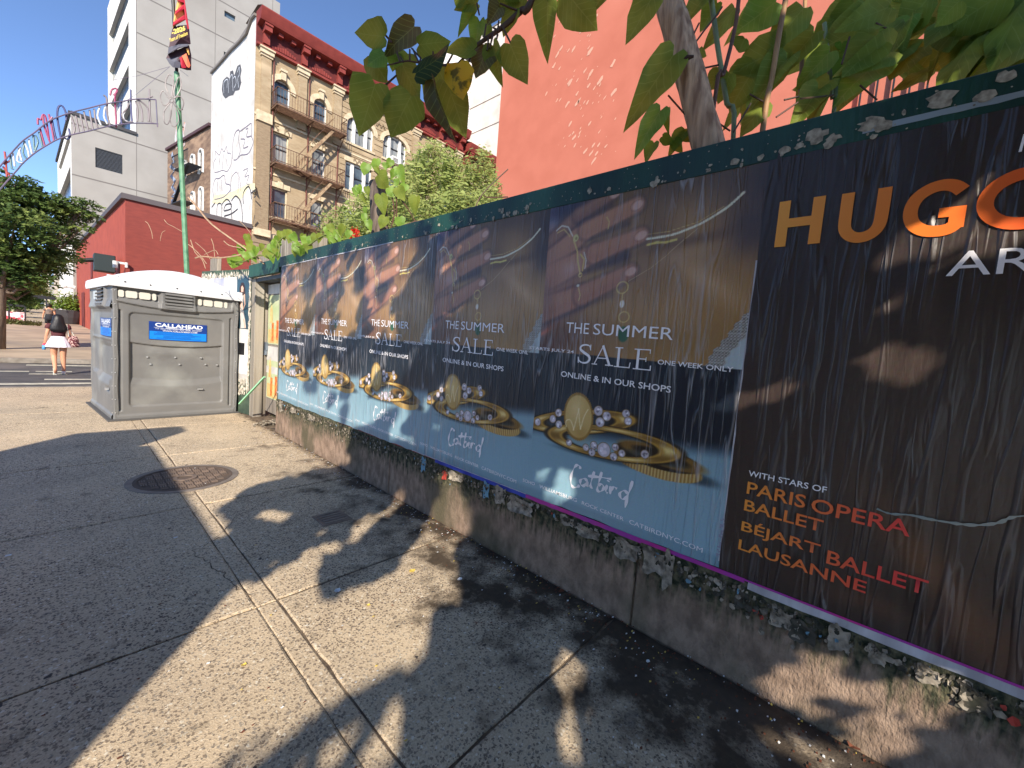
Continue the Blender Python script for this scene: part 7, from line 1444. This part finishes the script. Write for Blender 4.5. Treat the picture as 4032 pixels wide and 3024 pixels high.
mb = MB(); loft(mb, [(PP(.27, -.02, z), rx, ry) for z, rx, ry in ((.76, .11, .06), (.80, .125, .07), (.95, .115, .06), (1.04, .085, .045), (1.07, .05, .03))]); mb.build('bag_body', mat('patterned_bag_cloth', srgb(96, 40, 46), srgb(206, 170, 160), 26, .7, lo=.52, hi=.56, c3=srgb(40, 30, 40), sc3=14), bagt, smooth=True)
mb = MB(); ribbon(mb, [(0, 0), (0, 0)], .01, lambda u, v, h: (0, 0, 0)); mb = MB(); mb.bar(PP(.20, -.07, 1.05), PP(.17, -.05, 1.38), .05, .012); mb.bar(PP(.30, .0, 1.05), PP(.18, .03, 1.38), .03, .012); mb.build('strap', mat('pale_strap', srgb(206, 204, 190), rough=.8), bagt)
bt = thing('drink_bottle', 'blue bottle with a red lid held in the left hand of the walking person', 'bottle', PP(-.26, .07, .72)); mb = MB(); mb.tube([PP(-.27, .06, .66), PP(-.262, .07, .78)], .036, 12); mb.build('bottle_body', mat('blue_plastic', srgb(80, 150, 200), rough=.3), bt, smooth=True); mb = MB(); mb.tube([PP(-.262, .07, .78), PP(-.252, .075, .83)], .034, 12); mb.build('lid', mat('red_lid', srgb(216, 60, 80), rough=.4), bt)
q = ony(195, 1280, 36); p2, _ = person((q[0], 36, gz(36)), 1.68, 'distant person in a grey jacket and dark shorts seen above the walking person', mat('grey_jacket', srgb(128, 112, 100), srgb(96, 84, 78), 8, .8), mat('black_shorts', srgb(34, 34, 38), rough=.8), M_shoe, skirt=False, hair_long=False)
# ================================================================== THINGS ALONG THE AVENUE
def on_far(px, py):
    r_ = ray(px, py); t = (CAM_H + SL * YR) / (SL * r_[1] - r_[2]); return CAM + r_ * t
q = on_far(272, 1275); pl_ = thing('plant_tub', 'large dark tapered tub of green bushes by the red building', 'planter', tuple(q))
s_ = .75; mb = MB(); mb.tube([(q[0], q[1], q[2]), (q[0], q[1], q[2] + .55), (q[0], q[1], q[2] + 1.15)], [.7, .95, 1.12], 18); mb.build('tub', mat('charcoal_tub', srgb(64, 62, 64), rough=.6), pl_, smooth=False)
mb = MB()
for k in range(1500): c = Vector((q[0] + rnd.gauss(0, .45), q[1] + rnd.gauss(0, .5), q[2] + 1.2 + abs(rnd.gauss(0, .55)))); d = Vector((rnd.gauss(0, 1), rnd.gauss(0, 1), rnd.gauss(0, 1))).normalized() * .09; e = d.orthogonal() * .5; mb.add([c - d, c + e, c + d, c - e], [(0, 1, 2, 3)])
mb.build('foliage', mat('tub_leaf', srgb(120, 140, 50), srgb(84, 110, 40), 2, .6, trans=.3), pl_, kind='stuff')
q = on_far(44, 1264); nb = thing('sign_board', 'low red and white sign board on legs beside the planting bed', 'sign', tuple(q))
MB().box(q[0] - .95, q[0] + .75, q[1], q[1] + .1, q[2] + .12, q[2] + .72).build('panel', mat('red_white_panel', srgb(190, 70, 80), srgb(226, 206, 206), 3.4, .6, lo=.45, hi=.52), nb)
mb = MB()
for x in (-.9, -.1, .7): mb.box(q[0] + x - .04, q[0] + x + .04, q[1] - .02, q[1] + .3, q[2], q[2] + 1.3)
mb.box(q[0] - 1.0, q[0] + .8, q[1], q[1] + .25, q[2] + 1.15, q[2] + 1.3); mb.build('frame', M_dark, nb)
bed = on_far(40, 1275); mb = MB()
for k in range(1200): c = Vector((bed[0] + rnd.uniform(-2.5, 1.4), bed[1] + rnd.uniform(-1, 2), bed[2] + abs(rnd.gauss(0, .14)))); d = Vector((rnd.gauss(0, .5), rnd.gauss(0, .5), 1)).normalized() * .1; e = d.orthogonal() * .3; mb.add([c - d, c + e, c + d, c - e], [(0, 1, 2, 3)])
g_ = mb.build('ground_cover', mat('bed_leaf', srgb(112, 116, 66), srgb(76, 84, 44), 2, .7, trans=.2), kind='stuff'); tag(g_, 'strip of low green plants in the pavement bed under the large street tree', 'plants')
tg = ony(52, 1224, 70); ts = thing('traffic_signal', 'distant pole with an orange pedestrian signal under the trees', 'traffic light', (tg[0], 70, gz(70))); MB().tube([(tg[0], 70, gz(70)), (tg[0], 70, gz(70) + 4.2)], .13, 8).build('pole', mat('pale_pole', srgb(190, 186, 150), rough=.6), ts)
qh = ony(38, 1183, 70); hd = MB().box(qh[0] - .35, qh[0] + .35, 69.6, 69.9, qh[2] - .5, qh[2] + .5).build('signal_head', M_dark, ts); M_em = bpy.data.materials.new('orange_signal_light'); M_em.use_nodes = True; M_em.node_tree.nodes['Principled BSDF'].inputs['Emission Color'].default_value = (1, .25, .02, 1); M_em.node_tree.nodes['Principled BSDF'].inputs['Emission Strength'].default_value = 2.
MB().box(qh[0] - .22, qh[0] + .22, 69.58, 69.6, qh[2] - .1, qh[2] + .35).build('lit_hand', M_em, hd)
qs = ony(183, 1172, 46); sp_ = thing('street_sign', 'small dark street name sign on a thin pole behind the distant person', 'sign', (qs[0], 46, gz(46))); MB().tube([(qs[0], 46, gz(46)), (qs[0], 46, qs[2] + .4)], .05, 6).build('pole', M_dark, sp_); MB().box(qs[0] - .75, qs[0] + .45, 45.9, 45.95, qs[2] - .12, qs[2] + .12).build('name_plate', M_dark, sp_)
q = ony(296, 1133, 52.5); cm = thing('wall_lamp', 'small white lamp on the corner of the tall pale building', 'lamp', tuple(q)); MB().tube([tuple(q), (q[0] - .5, q[1], q[2] + .1), (q[0] - .9, q[1], q[2] - .1)], .16, 8).build('arm', M_white, cm); MB().box(q[0] - 1.0, q[0] - .4, 52.2, 52.8, q[2] - .7, q[2] - .3).build('head', M_white, cm)
# litter on the pavement
M_lit = [mat('litter_white', srgb(222, 222, 220), rough=.7), mat('litter_yellow', srgb(220, 190, 90), rough=.7), mat('litter_brown', srgb(110, 64, 44), rough=.9)]
for px, py, c, s_, lab in [(1330, 2330, 0, .03, 'white paper scrap beside the double joint of the pavement'), (1810, 2285, 0, .025, 'white scrap in the sunlit patch near the footing'), (1625, 2250, 1, .03, 'orange yellow leaf scrap in the sunlit patch'), (960, 2620, 1, .015, 'small yellow fleck on the sunlit pavement at the lower left'), (690, 2120, 0, .018, 'small white chip on the shaded pavement near the crack'), (35, 2190, 0, .02, 'white chip at the left edge of the shaded pavement'), (2550, 2608, 0, .016, 'white chip on the dark pavement near the footing'), (2210, 2330, 2, .03, 'reddish brown leaf litter against the footing'), (1450, 2385, 1, .016, 'yellow speck on the sunlit pavement left of the shade'), (3360, 2940, 2, .035, 'curled rust brown leaf at the foot of the footing lower right')]:
    q = onz(px, py, 0); mb = MB(); n = 7; pts = [(q[0] + s_ * math.cos(a) * rnd.uniform(.5, 1), q[1] + s_ * math.sin(a) * rnd.uniform(.4, .8), .004 + rnd.uniform(0, s_ * .35)) for a in np.linspace(0, 6.28, n, endpoint=False)]
    mb.add(pts + [(q[0], q[1], .003)], [(k, (k + 1) % n, n) for k in range(n)]); tag(mb.build('litter', M_lit[c]), lab, 'litter')
mb = MB()
for k in range(2200):
    y = rnd.uniform(-.4, 7) ; x = 2.15 - abs(rnd.gauss(0, .16)); 
    if rnd.random() < .25: x = rnd.uniform(-.5, 2.1)
    s_ = rnd.uniform(.003, .010); a = rnd.uniform(0, 6); mb.cur = rnd.choices((0, 1, 2), (2, 1, 6))[0]; mb.add([(x + s_ * math.cos(a + q), y + s_ * .6 * math.sin(a + q), .003 + rnd.uniform(0, .004)) for q in (0, 1.8, 3.5, 4.9)], [(0, 1, 2, 3)])
deb = mb.build('pavement_debris', M_lit, kind='stuff'); tag(deb, 'scattered specks of leaf and paper litter along the foot of the fence', 'debris')
q = onz(1060, 1672, 0); mb = MB()
for k in range(60): c = (q[0] + rnd.gauss(0, .10), q[1] + rnd.gauss(0, .06), rnd.uniform(0, .07)); s_ = .05; mb.add([(c[0] + rnd.uniform(-s_, s_), c[1] + rnd.uniform(-s_, s_), c[2] + rnd.uniform(-.02, .02)) for _ in range(4)], [(0, 1, 2, 3)])
tag(mb.build('paper_heap', M_sh1, kind='stuff'), 'crumpled pale paper heap at the foot of the gate', 'paper')
# ================================================================== OUT OF VIEW, KNOWN BY THEIR SHADOWS
trk = thing('unseen_box_truck', 'white box truck at the kerb, out of view, shading the left of the pavement', 'truck', (-3.6, .6, -.15))
M_trk = mat('unseen_truck_white', srgb(220, 220, 218), rough=.4)
MB().box(-4.75, -2.6, -1.31, 2.47, .55, 2.98).build('unseen_cargo_box', M_trk, trk, bevel=.02); MB().box(-4.65, -2.7, 2.5, 4.0, .4, 2.1).build('cab', M_trk, trk, bevel=.1); MB().box(-4.1, -3.0, 2.1, 2.5, 2.98, 3.75).build('roof_shade_block', M_trk, trk, bevel=.03); MB().box(-4.6, -2.75, -1.2, 4.0, .35, .6).build('chassis', M_dark, trk)  # block on the truck roof added to carry the shadow further
for x in (-4.6, -2.95):
    for y in (-.4, 3.3): w_ = MB().tube([(x, y, .30), (x + .25, y, .30)], .45, 20).build('wheel', M_dark, trk)
# street tree above the pavement: each leaf hangs where its shadow is seen to fall
LITG = []
def poly(p, x0=0, y0=0, s=1.): LITG.append([(x0 + a * s, y0 + b_ * s) for a, b_ in p])
def elp(cx, cy, rx, ry, n=10): LITG.append([(cx + rx * math.cos(2 * math.pi * k / n), cy + ry * math.sin(2 * math.pi * k / n)) for k in range(n)])
poly([(-200, 3300), (230, 3024), (560, 2690), (753, 2502), (919, 2299), (965, 2281), (992, 2309), (1100, 2250), (1180, 2200), (1235, 2170), (1240, 2280), (1241, 2340), (1295, 2391), (1335, 2368), (1376, 2307), (1457, 2307), (1525, 2273), (1580, 2239), (1586, 2198), (1640, 2137), (1674, 2069), (1701, 2035), (1735, 1960), (1850, 1965), (1870, 2050), (1844, 2103), (1796, 2130), (1783, 2198), (1810, 2252), (1837, 2279), (1830, 2334), (1776, 2401), (1742, 2361), (1701, 2401), (1681, 2476), (1674, 2564), (1627, 2618), (1505, 2652), (1403, 2706), (1335, 2747), (1200, 2808), (1011, 2896), (827, 2988), (780, 3024), (700, 3300)])
poly([(1607, 2666), (1580, 2740), (1569, 2801), (1590, 2849), (1586, 2896), (1552, 2957), (1525, 3024), (1241, 3024), (1268, 2984), (1335, 2903), (1403, 2822), (1424, 2767), (1505, 2700)])
poly([(900, 3024), (1060, 2930), (1200, 2870), (1310, 2840), (1290, 2900), (1230, 2960), (1180, 3024)])
for e in [(1302, 2157, 40, 24), (1225, 2195, 28, 40), (1247, 2090, 30, 15), (1627, 2083, 18, 10), (1335, 2035, 25, 12), (2223, 2334, 22, 35), (1038, 2024, 60, 15), (1112, 2033, 45, 18), (1056, 2060, 25, 12), (1075, 2194, 35, 20), (1112, 1941, 22, 12), (2620, 2835, 22, 22), (3380, 2753, 45, 26)]: elp(*e)
poly([(1417, 2002), (1440, 2035), (1400, 2060), (1380, 2130), (1410, 2135), (1450, 2080), (1500, 2040), (1545, 2020), (1590, 1990), (1585, 1940), (1560, 1945), (1545, 1990), (1500, 2020), (1460, 2035)])
poly([(1480, 970), (1560, 1010), (1600, 1060), (1650, 1110), (1600, 1150), (1540, 1170), (1500, 1200), (1540, 1280), (1550, 1340), (1520, 1420), (1540, 1500), (1600, 1600), (1640, 1720), (1460, 1720), (1460, 1540), (1480, 1420), (1460, 1310), (1400, 1270), (1450, 1200), (1450, 1100)], 1200, 1900, .6777)
poly([(1740, 1300), (1790, 1310), (1800, 1440), (1770, 1550), (1720, 1520), (1740, 1430)], 1200, 1900, .6777)
Z3 = (2400, 2200, .7378)
poly([(750, 640), (780, 590), (850, 570), (940, 610), (1000, 560), (1080, 490), (1080, 380), (1150, 350), (1220, 400), (1240, 520), (1180, 560), (1170, 620), (1380, 680), (1260, 740), (1100, 700), (1020, 730), (960, 790), (880, 740)], *Z3)
poly([(1500, 740), (1600, 680), (1620, 570), (1700, 570), (1800, 620), (1900, 760), (1850, 860), (1750, 910), (1640, 860), (1580, 790)], *Z3)
poly([(740, 890), (860, 930), (1000, 1010), (1240, 1040), (1240, 960), (1400, 870), (1520, 900), (1610, 1000), (1650, 1140), (1010, 1150), (870, 1060), (770, 970)], *Z3)
Z5 = (2000, 1450, .5123)
for e in [(430, 115, 55, 50), (250, 215, 38, 26), (180, 240, 28, 40), (1440, 405, 52, 45), (1690, 290, 48, 60), (1630, 705, 40, 34), (1040, 370, 60, 32)]: elp(Z5[0] + e[0] * Z5[2], Z5[1] + e[1] * Z5[2], e[2] * Z5[2], e[3] * Z5[2])
poly([(200, 880), (220, 750), (290, 670), (330, 680), (300, 780)], *Z5); poly([(420, 730), (560, 745), (500, 900), (450, 1050), (300, 1010), (180, 1000), (200, 930), (340, 960), (400, 860)], *Z5)
ZH = (2900, 350, .6328)
poly([(1180, 700), (1300, 560), (1480, 520), (1500, 620), (1420, 700), (1480, 760), (1420, 870), (1500, 900), (1700, 920), (1850, 1000), (1850, 1080), (1600, 1040), (1500, 1010), (1440, 940), (1250, 1030), (1050, 1090), (1000, 1160), (820, 1160), (880, 1070), (950, 920), (1080, 850), (1120, 760)], *ZH)
poly([(1300, 560), (1500, 400), (1560, 300), (1620, 330), (1540, 440), (1420, 560)], *ZH); poly([(290, 1440), (400, 1370), (500, 1380), (350, 1420)], *ZH); poly([(880, 1370), (950, 1340), (1000, 1380), (1280, 1370), (1400, 1320), (1380, 1390), (1100, 1440), (900, 1430)], *ZH)
Z7 = (2800, 1300, .7234)
for p in [[(130, 340), (280, 240), (350, 270), (400, 350), (350, 390), (200, 400), (120, 440)], [(430, 290), (500, 180), (560, 210), (450, 300)], [(780, 180), (870, 70), (960, 110), (1010, 140), (1130, 140), (1220, 190), (1130, 260), (1050, 310), (970, 390), (930, 380), (960, 300), (880, 240)], [(1180, 350), (1200, 300), (1290, 290), (1290, 340), (1230, 370)], [(1100, 640), (1230, 570), (1320, 590), (1230, 640), (1100, 690)], [(830, 880), (950, 730), (1030, 680), (1010, 780), (880, 920)], [(770, 530), (850, 495), (800, 540)]]: poly(p, *Z7)
BB = [(min(p[0] for p in q), max(p[0] for p in q), min(p[1] for p in q), max(p[1] for p in q)) for q in LITG]
def is_lit(P):
    x, y = proj(P)
    for q, b_ in zip(LITG, BB):
        if b_[0] <= x <= b_[1] and b_[2] <= y <= b_[3] and inpoly(x, y, q): return True
    return False
def land(P):                                   # where a sun ray through P first lands: fence face or pavement
    tw = (XW - P[0]) / SUN[0]; tg_ = -P[2] / SUN[2]
    if tw < tg_: Q = P + SUN * tw; return Q, 'w'
    return P + SUN * tg_, 'g'
def shade_zone(Q, kind):
    if kind == 'w':
        if Q[2] > 2.60: return False
        if Q[1] > 6.4: return False
        return True
    x, y = proj(Q)
    if x < -5000: return Q[0] > -.3 and Q[1] < 1.5
    # left limit of the tree shade on the pavement
    if Q[0] < .30 or Q[1] > 4.6: return False
    return True
def lim(P):
    x, y = proj(P); return x < -420 or x > 4450 or y < -420 or y > 3300
stt = thing('street_tree', 'broad leaved tree over the pavement, out of view, casting the leafy shade on the fence', 'tree', (-3.2, -5.5, -.1))
MB().tube([(-3.2, -5.5, -.1), (-3.25, -5.4, 2.0), (-3.0, -5.2, 4.2), (-2.8, -4.8, 6.5)], [.16, .13, .11, .05], 12).build('trunk', M_bark, stt, smooth=True)
for gpts, r_ in (([(-.5, 1.1), (-.1, 1.2), (.25, 1.34), (.6, 1.42), (1.0, 1.42)], .05), ([(.1, .9), (.35, 1.0), (.6, 1.2), (.85, 1.34)], .035)):
    Lp = [tuple(np.array([a, b_, 0.]) - SUN * 6.5) for a, b_ in gpts]; MB().tube(smooth_pts([(-3.1, -5.3, 3.2)] + Lp, 4), r_, 8).build('limb', M_bark, stt, smooth=True)
L1 = leaf_mesh(5, M_leaf); lv = np.array([v.co[:] for v in L1.vertices]); lf = [tuple(p.vertices) for p in L1.polygons]
fol = MB(); r2 = random.Random(21)
def cast(Q, kind, R0, lo_t, hi_t, lit_ok=False, tries=5):
    for _ in range(tries):
        t = r2.uniform(lo_t, hi_t); P = Q - SUN * t
        if not lim(P): continue
        if P[0] > 2.0: continue
        s_ = R0 * r2.uniform(.7, 1.15)
        # leaf roughly square to the sun with random tilt
        n_ = Vector(-SUN) + Vector((r2.gauss(0, .45), r2.gauss(0, .45), r2.gauss(0, .45))); n_.normalize(); d = n_.orthogonal().normalized(); d.rotate(Matrix.Rotation(r2.uniform(0, 6.28), 3, n_)); x = d.cross(n_)
        pts = [P + np.array(d * (b_ - .5) * s_ + x * a * s_) for a, b_ in ((0, 0), (.42, .15), (-.42, .15), (.44, .4), (-.44, .4), (.34, .62), (-.34, .62), (0, 1.05), (.18, .85), (-.18, .85), (0, .25), (.22, .25), (-.22, .25), (0, .5), (.2, .5), (-.2, .5), (0, .75), (.1, .95), (-.1, .95))]
        if not lit_ok:
            bad = False
            for p in pts:
                Lq, kk = land(p)
                if is_lit(Lq) or not shade_zone(Lq, kk): bad = True; break
            if bad: R0 *= .7; continue
        if any(not lim(p) for p in pts): continue
        M3 = np.array([[x.x, d.x, n_.x], [x.y, d.y, n_.y], [x.z, d.z, n_.z]]) * s_
        vs = (lv - np.array([0, .5, 0])) @ M3.T + P; fol.add([tuple(v) for v in vs], lf); return True
    return False
for rep in range(3):
    st = .085 if rep < 2 else .06
    for gx in np.arange(.3, 2.16, st):
        for gy in np.arange(-1.2, 4.6, st):
            Q = np.array([gx + r2.uniform(-.04, .04), gy + r2.uniform(-.04, .04), 0.])
            if is_lit(Q) or not shade_zone(Q, 'g'): continue
            x, y = proj(Q)
            # keep the sunlit strip near the truck shade open
            if gy > 3.2 and gx < 1.25 - (gy - 3.2) * .0 and not inpoly(x, y, [(937, 2000), (992, 1950), (1047, 1913), (1120, 1895), (1224, 1872), (1348, 1850), (1500, 1900), (1600, 2100), (1235, 2170), (992, 2309), (940, 2250)]): continue
            if gy > 3.2 and not inpoly(x, y, [(937, 2003), (992, 1950), (1047, 1913), (1164, 1890), (1224, 1872), (1348, 1850), (1700, 1950), (1700, 2200), (992, 2400), (800, 2300)]): continue
            cast(Q, 'g', (.30, .30, .13)[rep], 3.9, 8.5 if rep < 2 else 5.8, tries=7)
    for gy in np.arange(-1.6, 6.4, .09):
        for z in np.arange(.0, 2.58, .09):
            Q = np.array([XW, gy + r2.uniform(-.04, .04), z + r2.uniform(-.04, .04)])
            p = 1. if gy < 2.1 else max(.16, 1. - (gy - 2.1) * .30)
            if z < .5 and gy > 2.9: p = 0 if gy > 4.2 else .9
            elif gy > 2.1: p *= (.38 if gy < 3.2 else .21)
            if r2.random() > p: continue
            if is_lit(Q): continue
            if gy > 2.1 and rep >= 1: continue
            cast(Q, 'w', ((.30, .30, .14)[rep]) if gy < 2.1 else .24, 2.6 if z > 1 else 3.6, 5.4 if gy < 1.6 else 11, tries=9)
for q_ in np.linspace(0, 1, 26):
    c = np.array(tr_pts[0]) * (1 - q_) + np.array(tr_pts[-1]) * q_
    for k in range(5): LEAVES.append((c + np.array([-.1, r2.gauss(0, .06), 0]), .3))
for c, ln in LEAVES:
    for k in range(3):
        if r2.random() < .5: cast(c + np.array([r2.gauss(0, .06) for _ in range(3)]), 'l', min(.46, ln * 1.25), 1.3, 7, lit_ok=True, tries=10)
fol.build('crown', M_leaf, stt, kind='stuff')
print('canopy leaves', len(fol.f) // len(lf), 'leaf objects', len(LEAVES), 'objects', len(S.objects))
